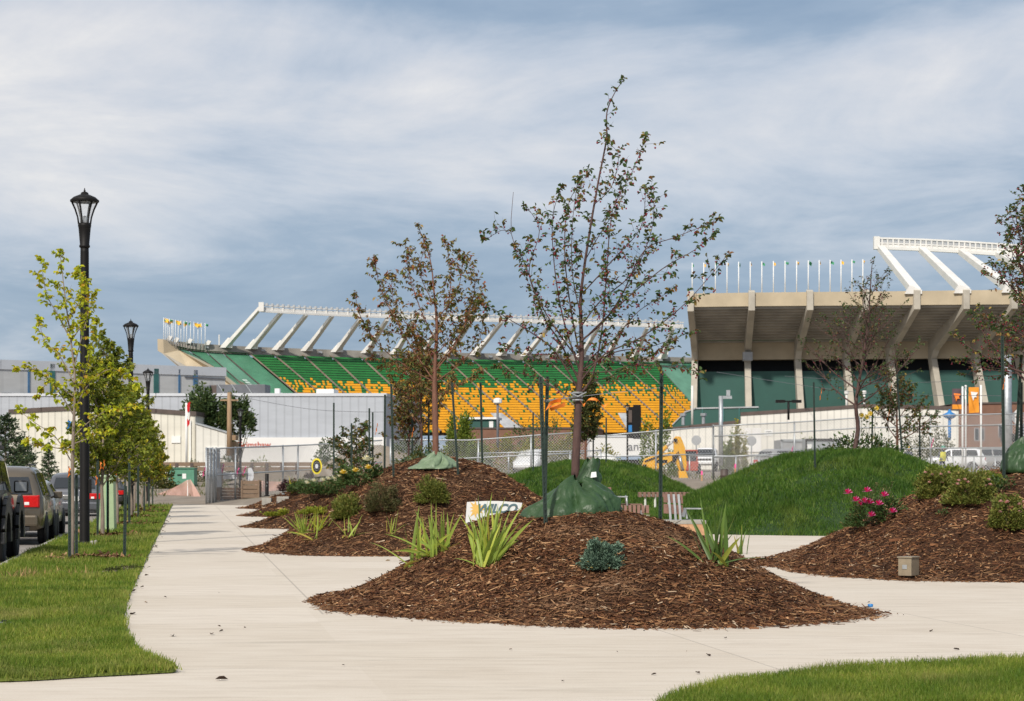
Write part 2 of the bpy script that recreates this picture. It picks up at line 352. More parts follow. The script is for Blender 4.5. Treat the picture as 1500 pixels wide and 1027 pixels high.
def ground_mats():
    m, nt, p = nodes('mulch_bed'); co = worldco(nt)
    v = nt.nodes.new('ShaderNodeTexVoronoi'); v.inputs['Scale'].default_value = 26
    mp = worldco(nt, (1, 2.2, 2.2), .6); nt.links.new(mp, v.inputs['Vector'])
    sp = nt.nodes.new('ShaderNodeSeparateColor'); nt.links.new(v.outputs['Color'], sp.inputs[0])
    c = ramp(nt, sp.outputs[0], [(0, (.025, .011, .006)), (.5, (.055, .025, .013)), (.85, (.10, .048, .024)), (1, (.17, .095, .05))])
    nt.links.new(c, p.inputs['Base Color']); p.inputs['Roughness'].default_value = .95; p.inputs['Specular IOR Level'].default_value = .15
    bump(nt, p, v.outputs['Distance'], .9, .04); M['mulch'] = m
    # concrete
    m, nt, p = nodes('broomed_concrete')
    rot = math.atan(.159)
    w = worldco(nt, (1, 1, 1), -rot)      # x across the walk, y along it
    big = noise_n(nt, worldco(nt), .55, 4); mid = noise_n(nt, worldco(nt, (.5, 2.6, 1)), 2.4, 7, .68); fine = noise_n(nt, worldco(nt), 60, 4, .7)
    c = ramp(nt, big, [(.3, (.60, .51, .41)), (.7, (.71, .63, .53))])
    c = mixc(nt, .62, c, ramp(nt, mid, [(.25, (.44, .36, .28)), (.5, (.67, .585, .485)), (.75, (.79, .725, .64))]))
    c = mixc(nt, .25, c, ramp(nt, fine, [(.3, (.36, .33, .28)), (.6, (.6, .57, .51))]))
    st = noise_n(nt, worldco(nt, (.35, 1.6, 1)), 1.1, 8, .72)
    c = mixc(nt, ramp(nt, st, [(.56, (0, 0, 0)), (.74, (.42, .42, .42))]), c, (.33, .29, .235))
    sp = nt.nodes.new('ShaderNodeSeparateXYZ'); nt.links.new(w, sp.inputs[0])
    def fl(x, s_, o_): return math_n(nt, 'FLOOR', math_n(nt, 'ADD', math_n(nt, 'DIVIDE', x, s_), o_))
    pc = nt.nodes.new('ShaderNodeCombineXYZ'); nt.links.new(fl(sp.outputs[0], 3.1, -.42), pc.inputs[0]); nt.links.new(fl(sp.outputs[1], 2.4, -.5), pc.inputs[1])
    wn = nt.nodes.new('ShaderNodeTexWhiteNoise'); wn.noise_dimensions = '2D'; nt.links.new(pc.outputs[0], wn.inputs['Vector'])
    c = mixc(nt, .9, c, ramp(nt, wn.outputs['Value'], [(0, (.93, .92, .90)), (1, (1, 1, 1))]), 'MULTIPLY')
    def line(x, at, hw): return math_n(nt, 'LESS_THAN', math_n(nt, 'ABSOLUTE', math_n(nt, 'SUBTRACT', x, at)), hw)
    fr = math_n(nt, 'FRACT', math_n(nt, 'DIVIDE', sp.outputs[1], 2.4))
    j1 = line(fr, .5, .0035)
    jl = math_n(nt, 'MULTIPLY', line(sp.outputs[0], JX, .011), math_n(nt, 'GREATER_THAN', sp.outputs[1], 21.6))
    left = math_n(nt, 'LESS_THAN', sp.outputs[0], JX)
    fr2 = math_n(nt, 'FRACT', math_n(nt, 'DIVIDE', sp.outputs[0], 3.1)); fr3 = math_n(nt, 'FRACT', math_n(nt, 'DIVIDE', sp.outputs[1], 3.1))
    right = math_n(nt, 'SUBTRACT', 1.0, left)
    j2 = math_n(nt, 'MULTIPLY', right, math_n(nt, 'MAXIMUM', line(fr2, .42, .0025), line(fr3, .2, .0025)))
    j = math_n(nt, 'MAXIMUM', jl, math_n(nt, 'MAXIMUM', math_n(nt, 'MULTIPLY', left, j1), j2))
    j = math_n(nt, 'MULTIPLY', j, .42)
    c = mixc(nt, j, c, (.17, .15, .13))
    nt.links.new(c, p.inputs['Base Color']); p.inputs['Roughness'].default_value = .85; p.inputs['Specular IOR Level'].default_value = .25
    bump(nt, p, fine, .25, .004); M['concrete'] = m
    # lawn soil / berm soil
    for nm, a, b in (('lawnbase', (.10, .14, .02), (.17, .20, .035)), ('bermbase', (.012, .035, .006), (.025, .06, .01))):
        m, nt, p = nodes(nm); f = noise_n(nt, worldco(nt), 9, 6, .7)
        nt.links.new(ramp(nt, f, [(.3, a), (.7, b)]), p.inputs['Base Color']); p.inputs['Roughness'].default_value = .95
        bump(nt, p, noise_n(nt, worldco(nt), 60, 3), .6, .03); M[nm] = m
    m, nt, p = nodes('site_dirt'); f = noise_n(nt, worldco(nt), .12, 8, .65); g = noise_n(nt, worldco(nt, (1, .3, 1)), 1.4, 6, .7)
    c = mixc(nt, .5, ramp(nt, f, [(.3, (.17, .135, .10)), (.55, (.25, .21, .165)), (.75, (.17, .17, .08))]), ramp(nt, g, [(.3, (.16, .12, .09)), (.7, (.33, .28, .22))]))
    nt.links.new(c, p.inputs['Base Color']); p.inputs['Roughness'].default_value = .95; bump(nt, p, g, .5, .1); M['dirt'] = m
    m, nt, p = nodes('road_surface'); f = noise_n(nt, worldco(nt), .5, 6, .6); g = noise_n(nt, worldco(nt), 50, 3)
    c = mixc(nt, .35, ramp(nt, f, [(.3, (.20, .175, .15)), (.7, (.30, .265, .23))]), ramp(nt, g, [(.3, (.12, .11, .1)), (.7, (.34, .31, .28))]))
    nt.links.new(c, p.inputs['Base Color']); p.inputs['Roughness'].default_value = .9; M['road'] = m
rot0 = math.atan(.159); JX = 1.44*math.cos(rot0)
ground_mats()
# ---------------------------------------------------------------- ground and mounds
rng = np.random.default_rng(7); rnd = random.Random(11)
def zfar(u): return interp(u, [(250, .05), (330, .15), (600, 1.2), (1050, 1.2), (1500, 1.6)])
def terrain(x, y):
    if y < 97: return -.15
    u = x/y*3000+750
    zf = zfar(u)
    z = -.15+(zf+.15)*smooth((y-97)/15)
    if y > 112: z += (2.2-zf)*min(1, (y-112)/85)
    return z
class Mound:
    def __init__(s, poly, c, h, prof, nz=.05, seed=0):
        s.c = c; s.h = h; s.prof = prof; s.nz = nz; s.seed = seed
        ang = sorted((math.atan2(p[1]-c[1], p[0]-c[0]), math.hypot(p[0]-c[0], p[1]-c[1])) for p in poly)
        ang = [(a-2*math.pi, r) for a, r in ang]+ang+[(a+2*math.pi, r) for a, r in ang]
        n = 360; rr = [interp(-math.pi+2*math.pi*i/n, ang) for i in range(n)]
        s.rb = [sum(rr[(i+k) % n]*w for k, w in ((-4, 1), (-2, 2), (0, 3), (2, 2), (4, 1)))/9 for i in range(n)]
        s.rmax = max(s.rb)
    def bound(s, a):
        f = (a+math.pi)/(2*math.pi)*360; i = int(math.floor(f)); f -= i
        return s.rb[i % 360]*(1-f)+s.rb[(i+1) % 360]*f
    def z(s, x, y):
        dx, dy = x-s.c[0], y-s.c[1]; r = math.hypot(dx, dy)
        if r > s.rmax: return None
        t = r/s.bound(math.atan2(dy, dx))
        if t >= 1: return None
        if s is globals().get('A'): return s.h*s.prof(t)+.15*math.exp(-((x+.45)**2+(y-24.2)**2)/.55)*min(1, (1-t)*3)+s.nz*(noise.noise((x*.9+s.seed, y*.9, 3.1))*.7+noise.noise((x*2.3+1, y*2.3, 6))*.3)*math.sin(math.pi*t)
        n = noise.noise((x*.9+s.seed, y*.9, s.seed*3.1))*.7+noise.noise((x*2.3+s.seed, y*2.3, 5+s.seed))*.3
        return s.h*s.prof(t)+s.nz*n*math.sin(math.pi*min(1, t))*1.6
    def mesh(s, name, mat, rough=.02, nr=60, na=260):
        V = []; Fq = []
        for i in range(nr+1):
            t = i/nr
            for k in range(na):
                a = -math.pi+2*math.pi*k/na; rb = s.bound(a)
                rb *= 1+.014*noise.noise((math.cos(a)*9, math.sin(a)*9, s.seed))+.012*noise.noise((math.cos(a)*26, math.sin(a)*26, s.seed))
                x, y = s.c[0]+math.cos(a)*rb*t, s.c[1]+math.sin(a)*rb*t
                z = s.z(x, y) if t < .999 else None
                z = (z if z is not None else 0)+(rough*noise.noise((x*14, y*14, 3)) if t < .99 else -.03)
                V.append((x, y, max(z, -.03)))
        for i in range(nr):
            for k in range(na):
                k2 = (k+1) % na; Fq.append((i*na+k, (i+1)*na+k, (i+1)*na+k2, i*na+k2))
        return np_mesh(name, V, Fq, mat, None, True)
    def sample(s, n, front=True, tmax=1.0):
        out = []
        while len(out) < n:
            a = rnd.uniform(-math.pi, math.pi); t = math.sqrt(rnd.random())*tmax
            rb = s.bound(a); x, y = s.c[0]+math.cos(a)*rb*t, s.c[1]+math.sin(a)*rb*t
            if rnd.random() > rb/s.rmax*rb/s.rmax*1.2+.02: continue
            if front and y > s.c[1]+.28*s.bound(math.pi/2) and rnd.random() < .8: continue
            out.append((x, y))
        return out
mulchp = lambda t: (.5+.5*math.cos(math.pi*t**1.12))**.85*.8+.2*(1-t)
domep = lambda t: (1-t*t)**1.15
A = Mound([G(*p) for p in ((474, 875), (478, 888), (488, 896), (540, 900), (600, 905), (680, 911), (750, 915), (900, 921), (1050, 921), (1180, 915), (1250, 908), (1285, 899))]
          + [(3.4, 23.2), (2.7, 25), (1.8, 26.6), (.6, 27.4), (-.6, 27.2), (-1.6, 26.4), (-2.2, 25.4)], (.9, 23.9), 1.08, mulchp, .05, 1)
B = Mound([(-5.25, 41.4), (-4.6, 38.8), (-3.6, 37.3), (-1.9, 37.1), (0, 37.1), (1.2, 38), (2.2, 40), (2.4, 42), (1.4, 45), (-1.4, 46.5), (-4, 44.6)], (-1.5, 41.8), 1.86, mulchp, .09, 2)
Cm = Mound([(-7.75, 58.9), (-6.9, 57), (-5.5, 56), (-2.8, 55.6), (0, 56.5), (1.2, 60), (0, 64), (-4, 66), (-7, 62)], (-3.8, 60.3), 1.62, mulchp, .08, 3)
Dm = Mound([(-10, 75), (-9, 73.4), (-7, 72.6), (-4.5, 73), (-3, 76), (-4.5, 80), (-7, 81), (-9.4, 78)], (-6.5, 76.2), 1.3, mulchp, .06, 4)
Em = Mound([(-12.25, 92.5), (-11.2, 90.8), (-9.5, 90), (-7.5, 91), (-6.6, 93), (-8, 97), (-10.5, 97)], (-9.3, 92.8), .85, mulchp, .05, 5)
Fm = Mound([(4.35, 36.2), (4.1, 34.2), (4.3, 32.3), (4.55, 30), (5.45, 28.4), (7, 28.05), (9.4, 28.1), (11.6, 29.5), (12.8, 32.5), (12, 36.5), (9.5, 39), (6.5, 38.6)], (8.6, 33.2), 1.62, mulchp, .07, 6)
Gm = Mound([(3.6, 57), (3.9, 53.5), (5.3, 51), (7.2, 50), (10, 49.6), (12, 50.6), (13.6, 53.5), (14.2, 58), (12.8, 63), (9.6, 65.5), (6, 63)], (9.5, 57), 2.12, domep, .17, 7)
Hm = Mound([(-3, 106), (-1.5, 100.5), (1, 97.8), (4.2, 97), (7.5, 98), (9.6, 101.5), (10.2, 106), (8.5, 112), (4, 114.5), (-1, 113)], (4.17, 106), 2.2, domep, .15, 8)
MULCH = [A, B, Cm, Dm, Em, Fm]; BERM = [Gm, Hm]
def gz(x, y):
    z = max(0 if y < 97 else -9, terrain(x, y))
    for m in MULCH+BERM:
        q = m.z(x, y)
        if q is not None and q > z: z = q
    return z
def hit(px, py, y0=10, y1=260):
    """walk along the sight line of a photo pixel to the first ground point"""
    y = y0
    while y < y1:
        p = W(px, py, y)
        if p.z <= gz(p.x, p.y): return Vector((p.x, p.y, gz(p.x, p.y)))
        y += .04 if y < 70 else .25
    return W(px, py, y1)
def on(px, Y): 
    x = (px-750)/3000*Y; return Vector((x, Y, gz(x, Y)))

def struct(o, name_label, cat): o['kind'] = 'structure'; o['label'] = name_label; return o
def sheet(name, poly, z, mat, thick=0):
    mb = MB(); pts = [(p[0], p[1], z) for p in poly]
    if thick: mb.prism(pts, (0, 0, -thick))
    else: mb.add(pts, [tuple(range(len(pts)))])
    o = mb.build(name, mat); o['kind'] = 'structure'; return o
# ground: one sheet to the horizon, dirt of the building site
ys = [3, 30, 60, 80]+[86, 90, 94, 97]+[98+i for i in range(17)]+[118+i*8 for i in range(11)]+[230, 300, 420, 700, 1500, 4000]
xs_u = [-6000, -3000, -1500, -700]+[-300+i*75 for i in range(30)]+[2300, 3000, 4500, 7500]
V = []; Fq = []
for y in ys:
    for u in xs_u:
        x = (u-750)/3000*max(y, 60); V.append((x, y, terrain(x, y)+(.06*noise.noise((x*.3, y*.3, 0)) if y > 112 else 0)-(.02 if y < 90 else 0)))
nx = len(xs_u)
for j in range(len(ys)-1):
    for i in range(nx-1): Fq.append((j*nx+i, j*nx+i+1, (j+1)*nx+i+1, (j+1)*nx+i))
g = np_mesh('ground', V, Fq, M['dirt'], None, True); struct(g, 'bare brown dirt of the building site beyond the park', 'ground')
kx = lambda y: -2.93-.159*y
ex = lambda y: -.70-.159*y
slab = [(ex(5)-6, 5), (30, 5), (30, 60), (24, 96), (-6.5, 99), (-11.2, 101), (-11.6, 104.5), (ex(104), 104.5), (ex(60)-.4, 60), (ex(18)-.5, 18), (ex(18)-6, 18)]
c = sheet('pavement', slab, 0, M['concrete'], .13); struct(c, 'pale broomed concrete walk running between the mulch mounds', 'pavement')
r = sheet('road', [(kx(4)-10, 4), (kx(4)-.14, 4), (kx(135)-.14, 135), (kx(135)-10, 135)], -.125, M['road']); struct(r, 'dusty grey street where the cars are parked', 'road')
mb = MB()
mb.prism([(kx(4)-.15, 4, .02), (kx(4), 4, .02), (kx(118), 118, .02), (kx(118)-.15, 118, .02)], (0, 0, -.16))
k = mb.build('kerb', M['concrete_b'], None, bevel=.02); struct(k, 'concrete kerb between the street and the grass strip', 'kerb')
# lawns
def curve(pts, n=6):
    out = []
    for i in range(len(pts)-1):
        p0, p1, p2, p3 = [Vector(pts[max(0, min(len(pts)-1, i+k))]) for k in (-1, 0, 1, 2)]
        for j in range(n):
            t = j/n; out.append(tuple(.5*((2*p1)+(p2-p0)*t+(2*p0-5*p1+4*p2-p3)*t*t+(3*p1-p0-3*p2+p3)*t**3)))
    return out+[tuple(pts[-1])]
near = curve([(-7, 13.9), (-5, 14.2), G(0, 1000), G(130, 993), G(225, 988), G(258, 985), G(232, 975), G(205, 963), G(188, 945), G(181, 920), G(181, 900), G(186, 880), (ex(26), 26)], 6)
verge = near+[(ex(y)+.05*noise.noise((y, 0, 0)), y) for y in (28, 30, 32, 34, 37, 40, 44, 48, 55, 62, 70, 80, 92, 103)]+[(kx(103)+.01, 103), (kx(60)+.01, 60), (kx(20)+.01, 20), (-7, 17)]
lawn2 = curve([G(940, 1060), G(985, 1028), G(1040, 1013), G(1100, 1001), G(1200, 989), G(1300, 981), G(1400, 975), G(1500, 970), (5.2, 16.6), (7, 17.2)], 6)+[(9, 10), (1, 10)]
lawn3 = [(-1, 99), (.8, 79), (5, 77.5), (8.5, 80), (9, 93), (6.3, 94.5), (2, 94.5), (1.6, 99)]
for nm, poly, lb in (('lawn', verge, 'narrow grass verge with young street trees beside the kerb'), ('lawn', lawn2, 'green lawn in the near corner by the curved path'), ('lawn', lawn3, 'flat lawn between the two slatted benches')):
    o = sheet(nm, poly, .028, M['lawnbase'], .02); struct(o, lb, 'lawn')
def inside(poly, P):
    x, y = P[:, 0], P[:, 1]; r = np.zeros(len(P), bool); n = len(poly); j = n-1
    for i in range(n):
        xi, yi = poly[i]; xj, yj = poly[j]
        cnd = ((yi > y) != (yj > y)) & (x < (xj-xi)*(y-yi)/((yj-yi) or 1e-9)+xi); r ^= cnd; j = i
    return r
def blades(name, P, Z, h, w, mat, lean=.5, label='', cat='grass', nrm=None):
    n = len(P); a = rng.uniform(0, 2*np.pi, n); hh = h*rng.uniform(.55, 1.25, n)
    la = rng.uniform(0, 2*np.pi, n); ll = lean*hh*rng.uniform(.2, 1, n)
    b = np.stack([P[:, 0], P[:, 1], Z], 1); sd = np.stack([np.cos(a), np.sin(a), 0*a], 1)*(w*rng.uniform(.7, 1.3, n))[:, None]*.5
    top = b+np.stack([np.cos(la)*ll, np.sin(la)*ll, hh], 1)
    mid = b*.45+top*.55+np.stack([0*a, 0*a, hh*.12], 1)
    V = np.stack([b-sd, b+sd, mid+sd*.7, top, mid-sd*.7], 1); F = np.arange(n)[:, None]*5
    o = np_mesh(name, V, np.concatenate([F+np.array([[0, 1, 2, 4]]), F+np.array([[4, 2, 3, 3]])])[:n], mat) if False else np_mesh(name, np.stack([b-sd, b+sd, top+sd*.15, top-sd*.15], 1), np.arange(n)[:, None]*4+np.array([[0, 1, 2, 3]]), mat)
    return tag(o, label, cat, None, 'stuff')
def scatter(poly, n, y0, y1, x0, x1, pw=2.0):
    out = []; m = 0
    while m < n:
        y = 1/np.sqrt(rng.uniform(1/y1**2, 1/y0**2, n*3)) if pw else rng.uniform(y0, y1, n*3)
        P = np.stack([rng.uniform(x0, x1, n*3), y], 1)
        P = P[(np.abs(P[:, 0]) < .27*P[:, 1]+.3)]; P = P[inside(poly, P)]; P = P+rng.normal(0, .022, P.shape); out.append(P); m += len(P)
    return np.concatenate(out)[:n]
P = scatter(verge, 120000, 14, 103, -20, -2)
tall = np.array([noise.noise((p[0]*1.3, p[1]*.9, 0)) for p in P])
keep = np.ones(len(P), bool)
blades('grass', P, np.full(len(P), .026), .052*(1+.95*tall)*(1+P[:, 1]/90), .0065*(1+P[:, 1]/22), M['lawn'], .7, 'short green blades of the verge beside the kerb')
P = scatter(lawn2, 52000, 12.6, 17.5, 0, 6)
tall = np.array([noise.noise((p[0]*1.3, p[1]*.9, 4)) for p in P])
blades('grass', P, np.full(len(P), .026), .055*(1+.6*tall), .008, M['lawn'], .7, 'short green blades of the lawn in the near corner')
P = scatter(lawn3, 9000, 77.5, 98, -1, 9)
blades('grass', P, np.full(len(P), .026), .1, .035, M['berm'], .6, 'green blades on the flat lawn between the benches')
for m, nb, h, w, lb, mat in ((Gm, 95000, .13, .022, 'thick dark green grass of the berm behind the pink roses', 'berm'), (Hm, 60000, .17, .04, 'thick dark green grass of the berm behind the slatted table', 'berm')):
    o = m.mesh('grass_mound', M['bermbase'], .03, 40, 160); struct(o, lb.replace('thick dark green grass of', 'rounded dark earth under'), 'grass mound')
    P = np.array(m.sample(nb)); Z = np.array([m.z(*p) or 0 for p in P])-.01
    tall = np.array([noise.noise((p[0]*.8, p[1]*.8, 4)) for p in P])
    blades('grass', P, Z, h*(1+.9*tall), w, M[mat], .75, lb)
def chips(m, n, ln, label, lit=.2, extra=None):
    P = np.array(m.sample(n)+(extra or [])); n = len(P)
    Z = np.array([(m.z(*p) or 0) for p in P])
    e = .25
    Zx = np.array([(m.z(p[0]+e, p[1]) or 0) for p in P]); Zy = np.array([(m.z(p[0], p[1]+e) or 0) for p in P])
    Nn = unit(np.stack([(Z-Zx)/e, (Z-Zy)/e, np.ones(n)], 1))
    a = rng.uniform(0, 2*np.pi, n); D = np.stack([np.cos(a), np.sin(a), rng.normal(0, .5, n)], 1)
    D = unit(D-Nn*(np.sum(D*Nn, 1)*.6)[:, None]); S = unit(np.cross(D, Nn)); U = np.cross(S, D)
    tw = rng.normal(0, .7, n)[:, None]; S, U = S*np.cos(tw)+U*np.sin(tw), U*np.cos(tw)-S*np.sin(tw)
    L = ln*np.exp(rng.normal(0, .62, n))[:, None]; Wd = ln*.2*np.exp(rng.normal(0, .4, n))[:, None]; T = Wd*.3
    c = np.stack([P[:, 0], P[:, 1], Z], 1)+Nn*(rng.uniform(0, .022, n))[:, None]
    V = np.stack([c-D*L*.5-S*Wd*.5, c-D*L*.5+S*Wd*.5, c+D*L*.5+S*Wd*.35, c+D*L*.5-S*Wd*.35, c+U*T*1.2-D*L*.3, c+U*T*1.2+D*L*.3], 1)
    b = np.arange(n)[:, None]*6
    F = np.concatenate([b+np.array([q]) for q in ([0, 1, 5, 4], [4, 5, 3, 0], [1, 2, 5, 1])][:2]+[b+np.array([[1, 2, 3, 5]])])
    o = np_mesh('mulch_chips', V, F, M['chips']); tag(o, label, 'mulch', None, 'stuff')
    return o
def edge_strays(m, n, sp=.24):
    out = []
    for i in range(n):
        a = rnd.uniform(-math.pi, math.pi)
        if math.sin(a) > .6: continue
        r = m.bound(a)+abs(rnd.gauss(0, sp*.5))*(.4 if math.cos(a) < -.8 else 1); out.append((m.c[0]+math.cos(a)*r, m.c[1]+math.sin(a)*r))
    return out
for m, n, ln, lb in ((A, 46000, .05, 'front mound under the big green watering bag'), (B, 26000, .07, 'mound with the round shrubs and the leaning white sign'), (Cm, 8000, .095, 'mound of white and yellow roses further back'), (Dm, 3000, .12, 'mound behind the black bollard'), (Em, 1500, .12, 'farthest low mulch mound near the site fence'), (Fm, 34000, .062, 'mound with pink roses and the small bronze box')):
    o = m.mesh('mulch_mound', M['mulch'], .03); struct(o, 'brown bark mulch '+lb, 'mulch mound')
    chips(m, n, ln, 'loose bark chips on the '+lb, extra=edge_strays(m, n//18))
# ---------------------------------------------------------------- trees and plants
def bez(p, n=10):
    """smooth polyline through control points"""
    return [Vector(q) for q in curve([tuple(a) for a in p], max(2, n//max(1, len(p)-1)))]
class Tree:
    def __init__(s, name, label, cat, loc, seed, group=None, s_=1):
        s.o = thing(name, label, cat, loc, 0, group, s_); s.w = MB(); s.r = random.Random(seed)
        s.P = []; s.D = []; s.Nn = []; s.L = []; s.fr = MB()
    def limb(s, pts, r0, r1, n=6):
        N_ = len(pts); s.w.tube(pts, [r0+(r1-r0)*(i/(N_-1))**.8 for i in range(N_)], n, cap=False)
    def leaf(s, p, d, L):
        r = s.r
        s.P.append(tuple(p)); s.D.append(tuple(d)); s.Nn.append((r.gauss(0, .6), r.gauss(0, .6), 1)); s.L.append(L*r.uniform(.65, 1.2))
    def twig(s, p, d, L, nl, ls, droop=.6, rad=.004, fruit=0, up=.25, fs=.011):
        r = s.r; pts = [Vector(p)]; d = Vector(d).normalized(); k = 4
        for i in range(k):
            d = (d+Vector((r.gauss(0, .2), r.gauss(0, .2), r.gauss(up*.4, .15)))).normalized(); pts.append(pts[-1]+d*L/k)
        s.w.tube(pts, [rad, rad*.85, rad*.7, rad*.55, rad*.35], 3, cap=False)
        for i in range(nl):
            f = r.uniform(.25, 1.0)*k; j = min(k-1, int(f)); q = pts[j].lerp(pts[j+1], f-j)
            dd = Vector((r.gauss(0, 1), r.gauss(0, 1), r.gauss(-droop, .6)))+d*.5
            s.leaf(q, dd, ls)
        for i in range(fruit):
            f = r.uniform(.2, 1.0)*k; j = min(k-1, int(f)); q = pts[j].lerp(pts[j+1], f-j)+Vector((r.gauss(0, .015), r.gauss(0, .015), -r.uniform(.02, .05)))
            s.fr.ball(q, fs*r.uniform(.8, 1.2))
    def dress(s, pts, f0, step, Lr, nl, ls, droop=.6, fruit=.0, up=.25, rad=.004, fs=.011):
        r = s.r; tot = sum((pts[i+1]-pts[i]).length for i in range(len(pts)-1)); acc = 0; nxt = tot*f0
        for i in range(len(pts)-1):
            a, b = pts[i], pts[i+1]; seg = (b-a).length; t = (b-a).normalized()
            while acc+seg >= nxt:
                p = a.lerp(b, (nxt-acc)/seg); fr = nxt/tot
                ax = Vector((r.gauss(0, 1), r.gauss(0, 1), r.gauss(.1, .7))); d = (t*.55+ax.normalized()*.9)
                n_ = nl if isinstance(nl, int) else r.randint(*nl)
                s.twig(p, d, r.uniform(*Lr)*(1.15-.5*fr), n_, ls, droop, rad, (1 if r.random() < fruit else 0)+(1 if r.random() < fruit*.6 else 0)+(1 if r.random() < fruit*.5 else 0), up, fs)
                nxt += step*r.uniform(.6, 1.4)
            acc += seg
        for _ in range(2): s.twig(pts[-1], (pts[-1]-pts[-2])+Vector((r.gauss(0, .02),)*3), Lr[0], (nl if isinstance(nl, int) else nl[1]), ls, droop, rad*.8, 0, up, fs)
    def done(s, bark, leaves, aspect=.55, crown='crown'):
        s.w.build('trunk', bark, s.o, True, fix=False)
        if s.P: leaf_mesh(crown, s.P, s.D, s.Nn, s.L, np.array(s.L)*aspect, leaves, s.o)
        if s.fr.v: s.fr.build('fruit', M['fruit'], s.o, True, fix=False)['kind'] = 'stuff'
        return s.o
def auto_tree(name, label, cat, loc, seed, H, clear, n, spread, r0, bark, leaves, ls=.06, step=.13, Lr=(.15, .4), nl=(3, 6), el=(.5, 1.0), fruit=0, droop=.6, lean=(0, 0), curl=.5, sub=3, taper=.6, group=None, rad=.004, aspect=.55, fs=.011, wob=.02):
    T = Tree(name, label, cat, loc, seed, group); r = T.r
    ld = [Vector((lean[0]*i/8+r.gauss(0, wob)*(i > 0), lean[1]*i/8+r.gauss(0, wob)*(i > 0), H*i/8)) for i in range(9)]
    ld = bez(ld, 24); T.limb(ld, r0, r0*.14, 8); T.dress(ld, clear/H+.25, step*1.3, Lr, nl, ls, droop, fruit, rad=rad, fs=fs)
    for i in range(n):
        f = (i+.5)/n; z = clear+(H*.86-clear)*f**1.1; k = min(len(ld)-2, int(z/H*(len(ld)-1))); p = ld[k]
        az = i*2.4+r.uniform(-.4, .4); L = spread*(1-f*taper)*r.uniform(.75, 1.2); e = r.uniform(*el)+f*.25
        d = Vector((math.cos(az)*math.cos(e), math.sin(az)*math.cos(e), math.sin(e)))
        pts = [p]
        for j in range(5):
            d = (d+Vector((r.gauss(0, .1), r.gauss(0, .1), curl*.2*r.uniform(.3, 1)))).normalized(); pts.append(pts[-1]+d*L/5)
        rr = r0*.42*(1-f*.6); T.limb(pts, rr, rr*.25, 5); T.dress(pts, .18, step, Lr, nl, ls, droop, fruit, rad=rad, fs=fs)
        for j in range(sub):
            q = pts[r.randint(1, 3)]; dd = (d*.7+Vector((r.gauss(0, .6), r.gauss(0, .6), r.gauss(.2, .4)))).normalized(); l2 = L*r.uniform(.3, .6)
            pp = [q, q+dd*l2*.5, q+dd*l2*.95+Vector((0, 0, l2*.1))]; T.limb(pp, rr*.45, rr*.2, 4); T.dress(pp, .2, step, Lr, nl, ls, droop, fruit, rad=rad, fs=fs)
    return T.done(bark, leaves, aspect)
def bush(name, label, cat, loc, seed, rx, ry, h, n, mat, ls, clumps=40, spread=.16, flowers=None, stem=True, group=None, aspect=.5, upw=.5, flat=0, low=.05):
    o = thing(name, label, cat, loc, 0, group); r = random.Random(seed); P = []; D = []; Nn = []
    cl = []
    for i in range(clumps):
        a = r.uniform(0, 6.283); u = r.uniform(-.1, 1); q = math.sqrt(max(0, 1-u*u*.9)); k = r.uniform(.6, 1.0)*(1+.15*math.sin(3*a+seed))
        cl.append(Vector((math.cos(a)*q*rx*k, math.sin(a)*q*ry*k, h*(low+(1-low)*max(0, u)*k))))
    for i in range(n):
        c = cl[r.randrange(clumps)]; p = c+Vector((r.gauss(0, spread*rx), r.gauss(0, spread*ry), r.gauss(0, spread*h*.8)))
        if p.z < .01: p.z = .01+abs(r.gauss(0, .02))
        d = Vector((p.x/rx, p.y/ry, upw+p.z/h*.4))+Vector((r.gauss(0, .5), r.gauss(0, .5), r.gauss(0, .4)))
        P.append(tuple(p)); D.append(tuple(d)); Nn.append((r.gauss(0, 1), r.gauss(0, 1), 1))
    L = np.array([ls*r.uniform(.6, 1.3) for _ in P])
    leaf_mesh('foliage', P, D, Nn, L, L*aspect, mat, o)
    if stem:
        mb = MB()
        for c in cl[:14]: mb.tube([(c.x*.08, c.y*.08, -.03), (c.x*.4, c.y*.4, c.z*.45), tuple(c*.92)], [.012*h+.004, .008*h+.003, .003], 4, cap=False)
        mb.build('stem', M['stem'], o, fix=False)
    for fm, pts, fr in (flowers or []):
        for p in pts:
            mb = MB(); Q = []; DD = []
            for k in range(11):
                a = k*2.4+seed; e = .1+.13*k; dv = (math.cos(a)*math.cos(e), math.sin(a)*math.cos(e), math.sin(e))
                mb.add([p, (p[0]+dv[0]*fr-dv[1]*fr*.7, p[1]+dv[1]*fr+dv[0]*fr*.7, p[2]+dv[2]*fr), (p[0]+dv[0]*fr*1.15, p[1]+dv[1]*fr*1.15, p[2]+dv[2]*fr*1.25), (p[0]+dv[0]*fr+dv[1]*fr*.7, p[1]+dv[1]*fr-dv[0]*fr*.7, p[2]+dv[2]*fr)], [(0, 1, 2, 3)])
            mb.build('flower', M[fm], o, fix=False)
    return o
